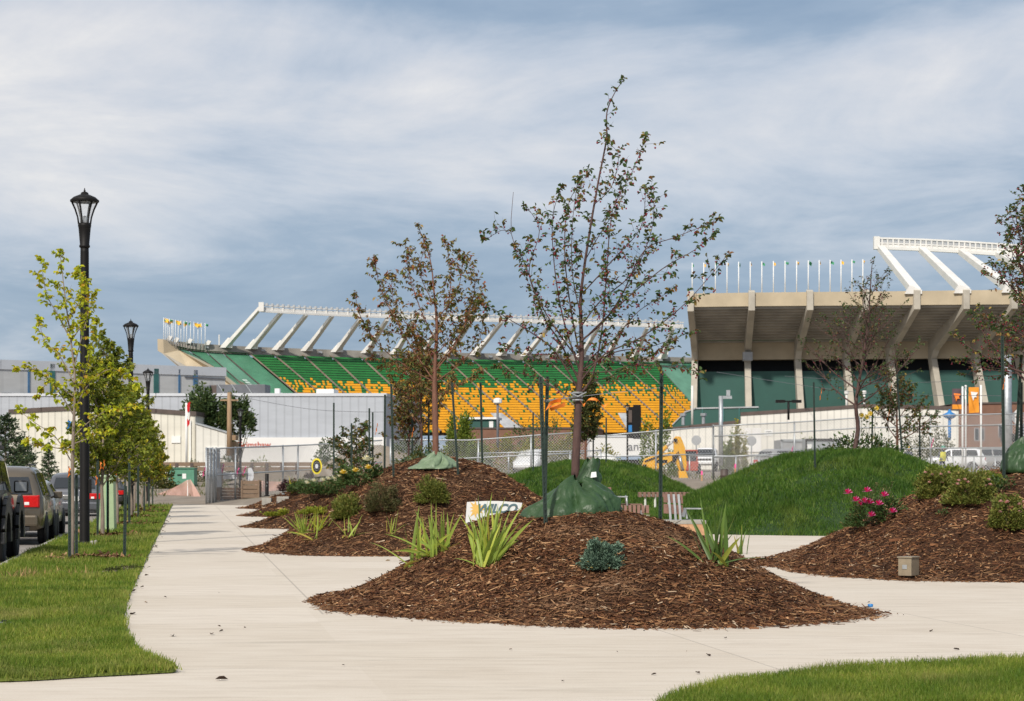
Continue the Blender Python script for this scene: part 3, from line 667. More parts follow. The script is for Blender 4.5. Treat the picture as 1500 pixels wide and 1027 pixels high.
def conifer(name, label, loc, seed, H, rb, n, mat, ls, z0=.1, group=None, cat='tree'):
    o = thing(name, label, cat, loc, 0, group); r = random.Random(seed); P = []; D = []; Nn = []; mb = MB()
    mb.tube([(0, 0, -.1), (0, 0, H*.5), (0, 0, H)], [H*.02, H*.013, .01], 6)
    for i in range(n):
        f = (i+r.random())/n; z = z0*H+(H-z0*H)*f*.97; L = rb*(1-f)**.8*r.uniform(.7, 1.15)+.05*rb; a = i*2.4+r.uniform(-.3, .3)
        p0 = Vector((0, 0, z)); p1 = Vector((math.cos(a)*L, math.sin(a)*L, z+L*r.uniform(-.05, .45)))
        mb.tube([p0, p1], [.012*H*.2, .003], 3, cap=False)
        for k in range(int(60*(.4+L/rb))):
            t = r.uniform(.15, 1.05); q = p0.lerp(p1, t)+Vector((r.gauss(0, .07*L+.02), r.gauss(0, .07*L+.02), r.gauss(0, .06*L+.01)))
            dd = (p1-p0).normalized()*.7+Vector((r.gauss(0, .5), r.gauss(0, .5), r.gauss(.1, .4))); P.append(tuple(q)); D.append(tuple(dd)); Nn.append((r.gauss(0, 1), r.gauss(0, 1), 1))
    L = np.array([ls*r.uniform(.6, 1.3) for _ in P]); mb.build('trunk', M['barkgrey'], o, fix=False)
    leaf_mesh('crown', P, D, Nn, L, L*.32, mat, o); return o
def stake(px, ptop, pbot, Y, label, lean=0, w=.045, flag=None, z=None):
    """green steel T-post; lean = top offset in photo pixels"""
    p = W(px, pbot, Y); b = Vector((p.x, Y, z if z is not None else min(gz(p.x, Y), p.z)))
    top = W(px+lean, ptop, Y)
    o = thing('tree_stake', label, 'stake', b, 0, 'green steel stakes beside the young trees'); d = top-b; mb = MB()
    a = Vector((0, 0, -.15)); mb.beam(a, d, w, .006); mb.beam(a+Vector((0, .012, 0)), d+Vector((0, .012, 0)), .006, .03)
    L = d.length; n = int(L/.06)
    for i in range(n):
        c = d*(i/n); mb.box((c.x, c.y-.006, c.z), (w*.45, .01, .018))
    mb.build('post', M['dkgreen'], o)
    return o, b+d
def ribbon(name, label, pts, w, mat, cat='ribbon', seed=1, group=None):
    r = random.Random(seed); p = bez(pts, 18); mb = MB()
    o0 = p[0].copy(); vs = []
    for i, q in enumerate(p):
        a = math.sin(i*.7+seed)*.9; off = Vector((math.sin(a)*.35*w, math.sin(a)*w*.6, math.cos(a)*w*.5)); vs += [q-o0-off, q-o0+off]
    mb.add(vs, [(2*i, 2*i+1, 2*i+3, 2*i+2) for i in range(len(p)-1)])
    o = mb.build(name, mat, None, True, fix=False); o.location = o0; return tag(o, label, cat, group)
def spiky(name, label, loc, seed, n, L, spread, w, mat, flatl=0, cat='plant', group=None, base=.06):
    r = random.Random(seed); o = thing(name, label, cat, loc, 0, group); mb = MB()
    for i in range(n):
        a = r.uniform(0, 6.283); tilt = abs(r.gauss(0, spread)); l = L*r.uniform(.6, 1.12)
        if i < flatl: tilt = r.uniform(1.1, 1.45); l *= .8
        d = Vector((math.cos(a)*math.sin(tilt), math.sin(a)*math.sin(tilt), math.cos(tilt))); p = Vector((r.gauss(0, base), r.gauss(0, base), -.03))
        fac = r.uniform(0, 3.14); side = Vector((math.cos(fac), math.sin(fac), 0)); side = (side-d*side.dot(d)).normalized()
        ww = w*r.uniform(.7, 1.2); vs = []; k = 7
        for j in range(k+1):
            t = j/k; d2 = (d-Vector((0, 0, 1))*t*t*(.25+.5*tilt)*.5).normalized()
            if j: p = p+d2*l/k
            wd = ww*min(1, .7+t)*(1-t**3)*.5+.0004; nn = d.cross(side)
            vs += [p-side*wd+nn*wd*.35, p, p+side*wd+nn*wd*.35]
        fs = []
        for j in range(k):
            b = j*3; fs += [(b, b+1, b+4, b+3), (b+1, b+2, b+5, b+4)]
        mb.add(vs, fs)
    mb.build('leaves', mat, o, True, fix=False); return o
def water_bag(label, loc, seed, rx, ry, h, mat, neck=.12, lump=(0, 0), sag=0, flap=True):
    o = thing('watering_bag', label, 'bag', loc); mb = MB(); n = 110; m = 26; vs = []
    def ridge(x, y, z, s_): return 1-2.2*abs(noise.noise((x*s_+seed*1.7, y*s_, z*s_+seed)))
    for j in range(m+1):
        t = j/m
        for k in range(n):
            a = 2*math.pi*k/n; ca, sa = math.cos(a), math.sin(a)
            body = (1-t**1.9)**.8 if sag == 0 else (1-t)**.9
            q = a+.5*t*math.sin(seed)
            pleat = (1-abs(math.sin(3.5*q+seed)))**2*.26+(1-abs(math.sin(6*q-seed*2)))**2*.13
            w = math.sin(math.pi*min(1, t*.9+.16))
            rad = (neck+(1-neck)*body)*(1-w*pleat*(.4+t)+w*.10*ridge(ca, sa, t*.9, 1.4)+w*.05*ridge(ca, sa, t*1.2, 2.8)+.10*noise.noise((ca*1.3+seed, sa*1.3, t)))
            if t < .06: rad *= .94+t
            z = h*(t+.12*ridge(ca, sa, t, 1.3)*math.sin(math.pi*t)-.03*ridge(ca, sa, 2+t, 4)*math.sin(math.pi*t)+(.12*math.sin(3*a+seed)+.06*math.sin(7*a))*t*t)+.006*noise.noise((ca*14, sa*14, t*16+seed))
            vs.append((ca*rx*rad+lump[0]*math.sin(math.pi*t)*.5+lump[0]*t, sa*ry*rad+lump[1]*t, z-.05))
    fs = [(j*n+k, j*n+(k+1) % n, (j+1)*n+(k+1) % n, (j+1)*n+k) for j in range(m) for k in range(n)]
    mb.add(vs, fs); mb.build('bag_body', mat, o, True, fix=False)
    return o
# hero crab apple -------------------------------------------------
YA = 23.9; base = on(845, YA); sc = 3000/YA
def hp(px, py, dy=0): return Vector(((px-845)/sc, dy, (HC-(py-698)/3000*YA)-base.z))
T = Tree('crabapple_tree', 'tallest bare-topped crabapple with dark red fruit in the big green watering bag', 'tree', base, 3)
LD = bez([(0, 0, -.1)]+[hp(*q) for q in ((843, 690), (845, 640), (848, 580), (852, 520, .02), (851, 470, .03), (851, 430, .0), (862, 350, -.03), (876, 268, -.04), (888, 205, -.03), (889, 165, -.02), (901, 135, 0), (914, 117, 0))], 70)
T.w.tube(LD, [interp(i/(len(LD)-1), [(0, .053), (.18, .047), (.3, .032), (.42, .021), (.6, .013), (.8, .008), (1, .003)]) for i in range(len(LD))], 9, cap=False)
spec = [  # photo outline of each limb, depth offsets at the end, root radius
 (((848, 578), (866, 556), (879, 500), (885, 440), (889, 380), (896, 310), (922, 262), (942, 212)), -.35, .026),
 (((850, 500), (885, 470), (912, 430), (945, 365), (990, 345), (1052, 320)), .25, .024),
 (((850, 480), (880, 440), (930, 395), (958, 330), (962, 270)), .5, .02),
 (((849, 560), (885, 520), (930, 500), (975, 470), (1012, 436), (1055, 385)), -.5, .022),
 (((848, 545), (900, 515), (955, 505), (1008, 485)), .6, .02),
 (((850, 545), (890, 545), (940, 535), (1020, 546)), -.3, .016),
 (((849, 560), (820, 500), (800, 470), (785, 430), (765, 375), (749, 340), (752, 278)), .2, .022),
 (((749, 342), (735, 336), (715, 346)), .2, .007),
 (((847, 570), (812, 515), (775, 487), (745, 470), (711, 448)), -.4, .022),
 (((848, 540), (825, 470), (812, 400), (808, 330), (818, 290)), -.6, .02),
 (((849, 520), (835, 440), (828, 360), (835, 290), (862, 245)), .55, .02),
 (((850, 460), (838, 400), (838, 330), (845, 270)), -.25, .014),
 (((848, 590), (800, 560), (765, 545), (730, 533)), .5, .014),
 (((849, 530), (800, 460), (775, 400), (790, 340), (772, 305)), -.1, .018),
 (((858, 380), (880, 340), (905, 300), (912, 262)), .3, .012),
 (((870, 300), (895, 275), (905, 232), (892, 215)), -.2, .010),
 (((853, 430), (900, 380), (935, 340), (940, 290)), -.7, .016),
 (((852, 500), (905, 450), (965, 400), (1010, 375), (1035, 355)), -.8, .018),
 (((849, 550), (870, 520), (905, 490), (940, 450), (985, 420)), .8, .02),
 (((849, 550), (815, 520), (775, 515), (740, 505)), .7, .016),
 (((848, 575), (868, 560), (920, 540), (985, 500)), .3, .012)]
for pts, dy, r0 in spec:
    n_ = len(pts); c = bez([hp(q[0], q[1], dy*(i/(n_-1))) for i, q in enumerate(pts)], 20)
    T.limb(c, r0*.55, .0026, 5)
    bare = pts[-1] == (752, 278)
    T.dress(c[:-5] if bare else c, .16, .05, (.08, .38), (3, 6), .060, .55, .75, .2, .0024, .0115)
T.dress(LD, .40, .075, (.10, .26), (3, 5), .060, .5, .5, .2, .0024)
T.done(M['bark'], M['crab'], .6)
water_bag('big crumpled dark green watering bag wrapped round the tallest crabapple trunk', on(831, 23.7)-Vector((0, .05, .06)), 2, .54, .46, .45, M['bag'], .15, (.12, 0))
# neck of the bag with its white tag
mb = MB(); nb = thing('bag_neck', 'twisted upper flap of the big watering bag with a white tag', 'bag', base+Vector((.13, -.1, .31)))
mb.v = []; vs = []
for j in range(9):
    for k in range(20):
        a = 6.283*k/20; t = j/8; rr = (.15*(1-t*.55))*(1+.3*noise.noise((math.cos(a)*2, math.sin(a)*2, t*3)))
        vs.append((math.cos(a)*rr+.05*t, math.sin(a)*rr*.7, t*.26+.03*math.sin(3*a)))
mb.add(vs, [(j*20+k, j*20+(k+1) % 20, (j+1)*20+(k+1) % 20, (j+1)*20+k) for j in range(8) for k in range(20)]); mb.build('flap', M['bag'], nb, True, fix=False)
mb = MB(); mb.prism([(.02, -.155, .05), (.09, -.15, .06), (.085, -.14, .12), (.03, -.145, .115)], (0, -.004, 0)); mb.build('tag', M['white'], nb)
st, top1 = stake(800, 552, 770, 23.0, 'long dark green stake standing in front of the big watering bag', -8)
st, top2 = stake(797, 552, 700, 24.8, 'dark green stake behind the big watering bag on its left', 5)
st, top3 = stake(967, 543, 762, 24.1, 'dark green stake on the front mound right of the big watering bag', 2)
mb = MB(); q = W(846, 581, YA-.02)
for z in (-.03, 0, .03): mb.lathe([(.058, z-.012), (.068, z), (.058, z+.012)], 14, (q.x, q.y, q.z+z*.4))
mb.tube([q, W(800, 588, 23.2)], .005, 4); mb.tube([q, W(801, 586, 24.7)], .005, 4); mb.tube([q, W(967, 568, 24.1)], .0035, 4)
mb.tube([q+Vector((.0, -.06, 0)), q+Vector((-.1, -.08, .05))], .009, 4); mb.tube([q+Vector((.0, -.06, 0)), q+Vector((.1, -.08, .05))], .009, 4)
o = mb.build('tree_tie', M['galv'], fix=False); tag(o, 'grey tie wires round the tallest crabapple trunk and its stakes', 'tree tie')
ribbon('ribbon', 'crumpled orange ribbon tied to the stakes left of the tallest trunk', [W(800, 600, 23), W(808, 590, 22.9), W(822, 586, 22.9), (W(818, 592, 22.9)), W(806, 600, 22.85), W(828, 592, 22.9)], .045, M['orange'], seed=2)
ribbon('ribbon', 'wavy orange ribbon hanging right of the tallest crabapple trunk', [W(850, 586, 23.7), W(855, 594, 23.6), (W(862, 585, 23.6)), W(876, 586, 23.6), W(884, 595, 23.6), W(891, 591, 23.6)], .032, M['orange'], seed=4)

# red crab apple on the second mound
YB = 41.5; base = on(638, YB); sB = 3000/YB
def bp(px, py, dy=0): return Vector(((px-638)/sB, dy, (HC-(py-698)/3000*YB)-base.z))
T = Tree('crabapple_tree', 'reddish-brown leaved crabapple with a red trunk above the pale green bag', 'tree', base, 5)
LD = bez([(0, 0, -.1)]+[bp(*q) for q in ((638, 640), (637, 590), (637, 540), (640, 480), (636, 430), (630, 380), (613, 333))], 40); T.w.tube(LD, [interp(i/(len(LD)-1), [(0, .068), (.3, .058), (.5, .035), (.75, .016), (1, .004)]) for i in range(len(LD))], 8, cap=False)
for pts, dy, r0 in [
 (((637, 560), (610, 520), (580, 470), (556, 420), (548, 380)), .3, .03), (((637, 545), (670, 500), (690, 450), (695, 410), (672, 375)), -.3, .03),
 (((638, 500), (655, 450), (660, 400), (652, 352)), .4, .024), (((638, 500), (615, 450), (600, 400), (596, 362)), -.5, .024),
 (((637, 560), (670, 535), (700, 500), (708, 462)), .5, .022), (((637, 560), (600, 540), (560, 510), (532, 470), (524, 440)), -.5, .024),
 (((638, 520), (600, 480), (575, 440), (570, 400)), .8, .02), (((638, 520), (680, 470), (700, 430)), .9, .02), (((638, 470), (670, 430), (680, 385)), -.8, .02),
 (((638, 580), (672, 565), (702, 545)), -.4, .016), (((638, 575), (590, 550), (545, 520)), .5, .018), (((638, 450), (615, 400), (622, 360)), .2, .016), (((637, 540), (620, 500), (590, 490), (545, 480)), .2, .018), (((637, 540), (660, 510), (680, 480), (690, 440)), .1, .018)]:
    n_ = len(pts); c = bez([bp(q[0], q[1], dy*(i/(n_-1))) for i, q in enumerate(pts)], 18); T.limb(c, r0*.6, .004, 5)
    T.dress(c, .13, .045, (.14, .46), (5, 9), .088, 1.0, .12, .2, .0032, .013)
T.dress(LD, .45, .07, (.12, .3), (5, 8), .078, 1.0, .1, .2, .0035)
T.done(M['barkred'], M['crabred'], .5)
water_bag('faded pale green watering bag slumped on the second mound under the reddish crabapple', on(634, 40.7)-Vector((0, 0, .02)), 5, .50, .42, .31, M['bagpale'], .14, (.1, 0), 1)
for px, a, b, Y, ln, lb in ((577, 562, 703, 40.3, -4, 'leaning dark green stake left of the pale green bag'), (672, 560, 697, 40.2, -10, 'leaning dark green stake right of the pale green bag'), (707, 560, 693, 42.3, -3, 'thin dark green stake beyond the pale green bag'), (563, 578, 690, 43.5, 1, 'dark green stake with a grey top left of the reddish crabapple')):
    stake(px, a, b, Y, lb, ln)
# trees further back
auto_tree('crabapple_tree', 'dark reddish crabapple standing behind the pale green bag', 'tree', on(617, 61), 21, 4.0, 1.5, 15, 1.5, .05, M['bark'], M['crabred'], .11, .12, (.2, .45), (5, 9), droop=.8, fruit=.2, rad=.007)
auto_tree('crabapple_tree', 'dark crabapple on the third mound left of the reddish ones', 'tree', on(599, 63), 22, 3.3, 1.3, 13, 1.3, .045, M['bark'], M['crabred'], .11, .13, (.2, .45), (4, 8), droop=.7, fruit=.2, rad=.007)
auto_tree('crabapple_tree', 'small dark crabapple in front of the blue-grey shed wall', 'tree', on(522, 72), 23, 3.3, 1.0, 14, 1.35, .045, M['bark'], M['crab'], .12, .13, (.2, .5), (4, 7), el=(.2, .8), fruit=.1, rad=.009)
o = water_bag('dark green watering bag behind the pale one, half hidden by leaves', on(616, 60.3), 7, .7, .5, .72, M['bagdark'], .2)
water_bag('small dark green watering bag under the small dark crabapple', on(523, 71.5), 8, .5, .4, .6, M['bagdark'], .2)
for px, a, b, Y, lb in ((489, 590, 690, 71, 'dark green stake left of the small dark crabapple'), (515, 620, 690, 70.6, 'short dark stake just left of the small dark trunk'), (541, 598, 690, 70.5, 'dark green stake right of the small dark crabapple'), (546, 604, 688, 72, 'second dark green stake right of the small dark crabapple'),
                        (604, 600, 680, 62.5, 'dark stake with an orange tag between the two back trunks'), (628, 590, 676, 61.5, 'dark stake right of the two back trunks')):
    stake(px, a, b, Y, lb, w=.06)
# berm trees
auto_tree('broadleaf_tree', 'olive green tree behind the tallest crabapple trunk on the middle berm', 'tree', on(858, 107), 31, 4.7, 0.9, 20, 1.55, .06, M['barkred'], M['olive'], .17, .14, (.25, .6), (7, 11), el=(.3, .9), rad=.01)
auto_tree('crabapple_tree', 'sparse nearly leafless crabapple on top of the large right berm', 'tree', on(1251, 57), 41, 5.2, 1.35, 22, 2.7, .07, M['bark'], M['crabsparse'], .075, .2, (.2, .6), (2, 5), el=(.15, .85), fruit=.15, taper=.75, lean=(.5, 0), rad=.005, fs=.018, wob=.06)
auto_tree('crabapple_tree', 'smaller leafier crabapple with a red trunk right of the sparse one', 'tree', on(1314, 60), 42, 3.1, 1.0, 13, 1.4, .055, M['barkred'], M['crab'], .09, .12, (.2, .45), (4, 7), el=(.2, .8), fruit=.3, rad=.006, fs=.016)
auto_tree('crabapple_tree', 'fruit-laden crabapple at the right edge of the picture on the rose mound', 'tree', on(1512, 33), 43, 4.45, 1.2, 24, 1.6, .06, M['bark'], M['crab'], .07, .085, (.15, .42), (3, 6), el=(.05, .9), fruit=.8, rad=.004, fs=.013)
for px, a, b, Y, ln, lb in ((1194, 560, 672, 54, -2, 'dark green stake on the large berm left of the sparse tree'), (1322, 548, 664, 56.5, -8, 'dark green stake beside the smaller leafier crabapple'), (1277, 597, 662, 60, 1, 'thin dark stake between the two berm trees'), (1348, 596, 668, 62, -1, 'thin dark stake right of the two berm trees'),
                            (1471, 492, 712, 32, -3, 'tall dark green stake on the rose mound at right'), (1486, 520, 660, 33.6, 10, 'leaning dark green stake beside the right-edge bag'), (1496, 560, 680, 34.2, 0, 'dark green stake at the very right edge')):
    stake(px, a, b, Y, lb, ln, w=.05)
for px, a, b, Y, lb in ((781, 604, 680, 104, 'far thin stake left of the olive berm tree'), (888, 612, 676, 104, 'far thin stake right of the olive berm tree'), (869, 608, 676, 108, 'far thin stake close to the olive berm tree')):
    stake(px, a, b, Y, lb, w=.08)
water_bag('dark green watering bag cut off by the right edge of the picture', on(1508, 32.6), 12, .45, .4, .5, M['bag'], .2)
for k, (px, py, Y, dz, lb) in enumerate(((1204, 575, 53.8, .3, 'orange ribbon blowing from the wire left of the sparse tree'), (1472, 560, 31.9, .3, 'orange ribbon on the tall stake of the rose mound'), (606, 632, 62, .2, 'orange ribbon on the dark stake between the back trunks'), (553, 627, 70, .2, 'orange ribbon beside the small dark crabapple stakes'), (1306, 570, 59.5, .12, 'orange ribbon in the leafier berm tree'), (1303, 606, 59.5, .2, 'lower orange ribbon on the leafier berm trunk'))):
    ribbon('ribbon', lb, [W(px, py-6, Y), W(px-1, py, Y-.03), W(px-3, py+7+dz*10, Y)], .06 if Y > 40 else .04, M['orange'], seed=k)
# street trees along the kerb
rowx = lambda y: -2.0-.159*y
T = Tree('street_tree', 'nearest street tree with sparse yellow leaves beside the black lamp post', 'tree', (rowx(35.6), 35.6, .02), 9)
sY = 3000/35.6
def yp(px, py, dy=0): return Vector(((px-750)/3000*35.6-rowx(35.6), dy, HC-(py-698)/3000*35.6-.02))
LD = bez([(0, 0, -.08)]+[yp(*q) for q in ((106, 760), (106, 690), (108, 620), (110, 560), (104, 500), (96, 440), (88, 372))], 34); T.limb(LD, .05, .005, 8)
for pts, dy in [(((107, 680), (80, 640), (50, 620), (25, 602)), .2), (((108, 640), (130, 620), (165, 600), (205, 598)), -.3), (((109, 610), (85, 570), (60, 545), (36, 540)), -.3), (((109, 600), (130, 560), (160, 540), (190, 560)), .3), (((108, 560), (85, 520), (62, 500), (52, 470)), .3),
                (((108, 540), (122, 490), (132, 450), (120, 405)), -.2), (((105, 500), (85, 460), (70, 430), (65, 385)), -.2), (((107, 660), (75, 655), (45, 650)), -.2), (((100, 470), (118, 430), (110, 395)), .2), (((108, 590), (125, 530), (135, 470)), .4), (((108, 650), (135, 640), (160, 632)), .1), (((107, 580), (70, 560), (50, 575)), .4), (((104, 500), (125, 465), (135, 430)), .1)]:
    n_ = len(pts); c = bez([yp(q[0], q[1], dy*i/(n_-1)) for i, q in enumerate(pts)], 14); T.limb(c, .013, .0035, 5); T.dress(c, .2, .06, (.1, .3), (5, 9), .088, .7, 0, .2, .003)
T.dress(LD, .5, .07, (.1, .3), (5, 8), .085, .7, 0, .2, .003)
T.done(M['barkgrey'], M['elm'], .72)
for k, (Y, lf, h, lb) in enumerate(((49, 'elmgreen', 4.75, 'second street tree, dense green crown just beyond the near lamp post'), (60, 'elmgreen', 4.3, 'third street tree from the near end, olive green crown'), (71, 'elmgreen', 4.5, 'fourth street tree from the near end of the verge'), (81, 'elmgold', 4.3, 'fifth street tree, crown tinged with gold'), (91, 'elmgold', 4.2, 'sixth street tree, golden-green crown over the verge'), (101, 'elmgold', 4.0, 'farthest street tree with gold-tinged crown near the green transformer'))):
    auto_tree('street_tree', lb, 'tree', (rowx(Y)+rnd.uniform(-.1, .1), Y, 0), 60+k, h, 1.25, 24, 1.3, .055, M['barkgrey'], M[lf], .078+.0006*Y, .105, (.18, .5), (8, 13), el=(.15, .9), droop=.4, rad=.005, taper=.45, group='young street trees along the verge', aspect=.6)
for px, a, b, Y, ln, lb in ((102, 690, 826, 34.6, 0, 'dark green stake in front of the nearest street tree'), (112, 696, 815, 36.4, 0, 'pale-topped stake just behind the nearest street trunk'), (182, 712, 817, 35.9, 2, 'thin dark stake standing alone in the mulch ring near the walk'),
                            (143, 672, 788, 48.3, 0, 'dark green stake beside the second street tree'), (158, 690, 778, 49.3, 0, 'rusty stake right of the second street trunk')):
    stake(px, a, b, Y, lb, ln, w=.055)
for k, Y in enumerate((59.2, 70.2, 80.2, 90.4, 100.2)):
    o, t = stake(750+(rowx(Y)+.35)/Y*3000, 698-(.72)/Y*3000, 698+1.45/Y*3000, Y, 'dark stake beside the %s street tree from the near end' % ('third', 'fourth', 'fifth', 'sixth', 'seventh')[k], w=.07)
    o, t = stake(750+(rowx(Y)-.4)/Y*3000, 698-(.72)/Y*3000, 698+1.45/Y*3000, Y+.6, 'stake on the road side of the %s street tree' % ('third', 'fourth', 'fifth', 'sixth', 'seventh')[k], w=.07)
for k, (px, py, Y, lb) in enumerate(((101, 690, 34.5, 'orange ribbon on the stake of the nearest street tree'), (147, 682, 48.2, 'orange ribbon high on the stake of the second street tree'), (152, 679, 48.4, 'bright orange ribbon bow on the second street tree'), (171, 688, 59, 'orange ribbon on the third street tree stake'), (190, 700, 70, 'orange ribbon on the fourth street tree stake'), (141, 702, 48, 'small orange ribbon low on the second street tree stake'))):
    ribbon('ribbon', lb, [W(px, py-5, Y), W(px+1, py, Y-.05), W(px-1, py+8, Y)], .055, M['orange'], seed=k+9)
def bs(px, py, rx):
    p = hit(px, py); y = p.y+rx*.75; x = (px-750)/3000*y; return Vector((x, y, min(gz(x, y), p.z+rx*.55)-.05))
ribbon('ribbon', 'tiny blue ribbon on the nearest street trunk', [W(100, 616, 35.5), W(103, 620, 35.45), W(99, 627, 35.5)], .05, M['blue'], seed=77)
# plants on the mulch ------------------------------------------------
spiky('iris_clump', 'large upright iris clump in front of the leaning white sign', hit(714, 826), 1, 44, .74, .40, .046, M['iris'], 4)
spiky('iris_clump', 'bright iris clump at the left of the front mound crest', hit(640, 812), 2, 36, .60, .58, .042, M['iris'], 7)
spiky('iris_clump', 'yellowing iris leaves flopped over the left slope of the front mound', hit(606, 826), 4, 14, .72, 1.1, .036, M['iris'], 5)
spiky('iris_clump', 'darker iris clump on the right shoulder of the front mound', hit(1050, 826), 3, 26, .70, .5, .042, M['irisdark'], 4)
spiky('iris_clump', 'small iris fan behind the darker clump on the right shoulder', hit(1084, 812), 5, 11, .55, .42, .04, M['irisdark'], 1)
spiky('iris_clump', 'short iris shoot by the stake right of the big watering bag', hit(998, 768), 6, 5, .42, .3, .04, M['irisdark'], 0)
for k, (px, py, n, lb) in enumerate(((445, 782, 34, 'grassy yellow-green daylily clump at the left foot of the second mound'), (466, 778, 20, 'second grassy daylily clump beside the left foot of the second mound'), (511, 786, 9, 'small daylily tuft in the middle front of the second mound'), (572, 783, 8, 'thin daylily tuft below the tan feathery shrub'), (462, 790, 6, 'tiny daylily sprout at the lower edge of the second mound'))):
    spiky('daylily', lb, hit(px, py), 20+k, n, .5, .65, .03, M['iris'] if k != 1 else M['golden'], 2, group='daylilies on the second mound')
bush('juniper', 'low blue-green juniper in the middle of the front mound', 'shrub', bs(880, 840, .2), 1, .22, .20, .29, 11000, M['juniper'], .036, 90, .10, aspect=.42, low=.05)
for k, (px, py, rx, h, mat, ls, n, lb) in enumerate(((633, 740, .30, .40, 'shrub', .045, 3000, 'dense round dark green shrub below the pale green bag'), (508, 754, .27, .40, 'shrub', .05, 1800, 'loose round green shrub at the left of the second mound'), (560, 752, .36, .46, 'shrubtan', .05, 1700, 'feathery tan-green shrub in the middle of the second mound'))):
    bush('round_shrub', lb, 'shrub', bs(px, py+6, rx), 5+k, rx, rx, h*1.05, n*3, M[mat], ls, 60, .12, aspect=.32)
bush('ground_cover', 'low golden ground cover patch left of the loose round shrub', 'plant', hit(466, 754), 9, .36, .3, .14, 1500, M['golden'], .045, 30, .16, aspect=.5)
bush('ground_cover', 'low golden ground cover at the tip of the third mound', 'plant', hit(410, 756), 10, .4, .3, .17, 1300, M['golden'], .06, 26, .16, aspect=.5)
r = random.Random(5)
def fl(n, rx, h, z0=.6): return [(r.uniform(-rx, rx), r.uniform(-rx, 0)*.7, h*r.uniform(z0, 1.05)) for _ in range(n)]
bush('rose_bush', 'white rose bush on the third mound', 'shrub', hit(478, 724), 11, .75, .5, .42, 2200, M['rosegreen'], .075, 34, .15, [('petalwhite', [(-.5, -.62, .30), (-.3, -.66, .36), (-.05, -.66, .38), (.1, -.62, .42), (.28, -.66, .44), (.4, -.6, .50), (.55, -.55, .46), (.33, -.6, .34)], .085)])
bush('rose_bush', 'yellow rose bush right of the white one on the third mound', 'shrub', hit(527, 712), 12, .45, .35, .42, 1300, M['rosegreen'], .075, 26, .15, [('petalyellow', [(-.3, -.3, .24), (-.05, -.35, .28), (.2, -.35, .34)], .08), ('petalwhite', [(.15, -.1, .5)], .10)])
bush('round_shrub', 'dark green spreading shrub above the yellow rose bush', 'shrub', on(502, 62), 13, .9, .6, .34, 2200, M['shrub'], .08, 34, .15)
bush('perennial', 'bright green leafy perennial at the left foot of the white rose', 'plant', hit(440, 722), 14, .5, .4, .45, 1200, M['rosegreen'], .09, 26, .15)
spiky('daylily', 'pale grassy tuft beside the purple barberry', hit(430, 722), 31, 16, .7, .5, .03, M['golden'])
bush('barberry', 'dark purple barberry on the fourth mound', 'shrub', hit(425, 720), 15, .55, .45, .52, 1400, M['purple'], .075, 28, .15)
bush('barberry', 'small dark purple barberry behind the white rose', 'shrub', hit(452, 703), 16, .36, .35, .55, 900, M['purple'], .075, 20, .15)
bush('rose_bush', 'white rose bush behind the right flank of the second mound', 'shrub', on(782, 96.5), 17, 1.3, .8, .5, 1500, M['rosegreen'], .13, 30, .15, [('petalwhite', [(.5, -.5, .45), (-.9, -.4, .5), (.3, -.6, .25)], .13)])
bush('leafy_bush', 'leafy bush with yellowing leaves over the dark bag behind the pale one', 'shrub', on(622, 59.4), 18, .8, .5, .95, 1500, M['olive'], .10, 30, .15)
bush('leafy_bush', 'tall green bush right of the pale green bag', 'shrub', on(690, 49), 19, .55, .5, 1.4, 900, M['rosegreen'], .08, 26, .17)
bush('leafy_bush', 'brownish seed-headed bush below the yellow-green tree', 'shrub', on(722, 52), 20, .7, .5, 1.15, 1200, M['shrubtan'], .08, 26, .17)
# rose mound
bush('rose_bush', 'pink rose bush with many open blooms on the right mound', 'shrub', bs(1278, 772, .25), 21, .42, .35, .5, 2200, M['rosegreen'], .05, 34, .15,
     [('petalpink', [(-.42, -.15, .54), (-.30, -.2, .42), (-.12, -.2, .57), (-.17, -.3, .40), (-.10, -.3, .38), (.15, -.22, .50), (-.08, -.35, .18), (.27, -.3, .24), (.05, -.3, .36), (.40, -.3, .02), (-.2, -.1, .35)], .075)])
T = Tree('rose_shoot', 'tall pale rose shoots standing above the pink blooms', 'shrub', hit(1284, 752), 77)
for k in range(6):
    a = Vector((T.r.uniform(-.1, .1), T.r.uniform(-.1, .1), 0)); pts = [a, a+Vector((T.r.uniform(-.12, .15), 0, .3)), a+Vector((T.r.uniform(-.2, .28), 0, T.r.uniform(.55, .75)))]
    T.limb(bez(pts, 8), .006, .003, 4); T.dress(bez(pts, 8), .2, .05, (.05, .12), (3, 4), .05)
T.done(M['stem'], M['olive'], .6, 'foliage')
for k, (px, py, rx, h, n, lb) in enumerate(((1370, 722, .29, .44, 1700, 'upper round spirea with pale pink flower heads on the rose mound'), (1422, 738, .36, .44, 2300, 'large round spirea with many pink heads in the middle of the rose mound'), (1478, 775, .30, .44, 1800, 'round spirea at the right edge above the bronze box'))):
    bush('spirea', lb, 'shrub', bs(px, py+8, rx), 31+k, rx, rx, h*1.1, n*3, M['shrub'], .045, 70, .11, [('petalpale', [(r.uniform(-.7, .7)*rx, -rx*r.uniform(.3, .75), h*r.uniform(.55, 1.0)) for _ in range(9)], .032)], aspect=.42)
for k, (px, py, rx, h, lb) in enumerate(((1384, 676, .36, .24, 'low golden spirea on the skyline of the rose mound'), (1440, 706, .3, .2, 'low golden shrub behind the large round spirea'))):
    bush('golden_shrub', lb, 'shrub', on(px, 33.5 if k == 0 else 32), 41+k, rx, rx, h*(1.55 if k == 0 else 1.1), 3200, M['lime'], .04, 36, .14)
bush('leafy_bush', 'small green leafy plant at the foot of the tall right stake', 'plant', hit(1462, 722), 44, .25, .2, .22, 350, M['rosegreen'], .05, 16, .2)
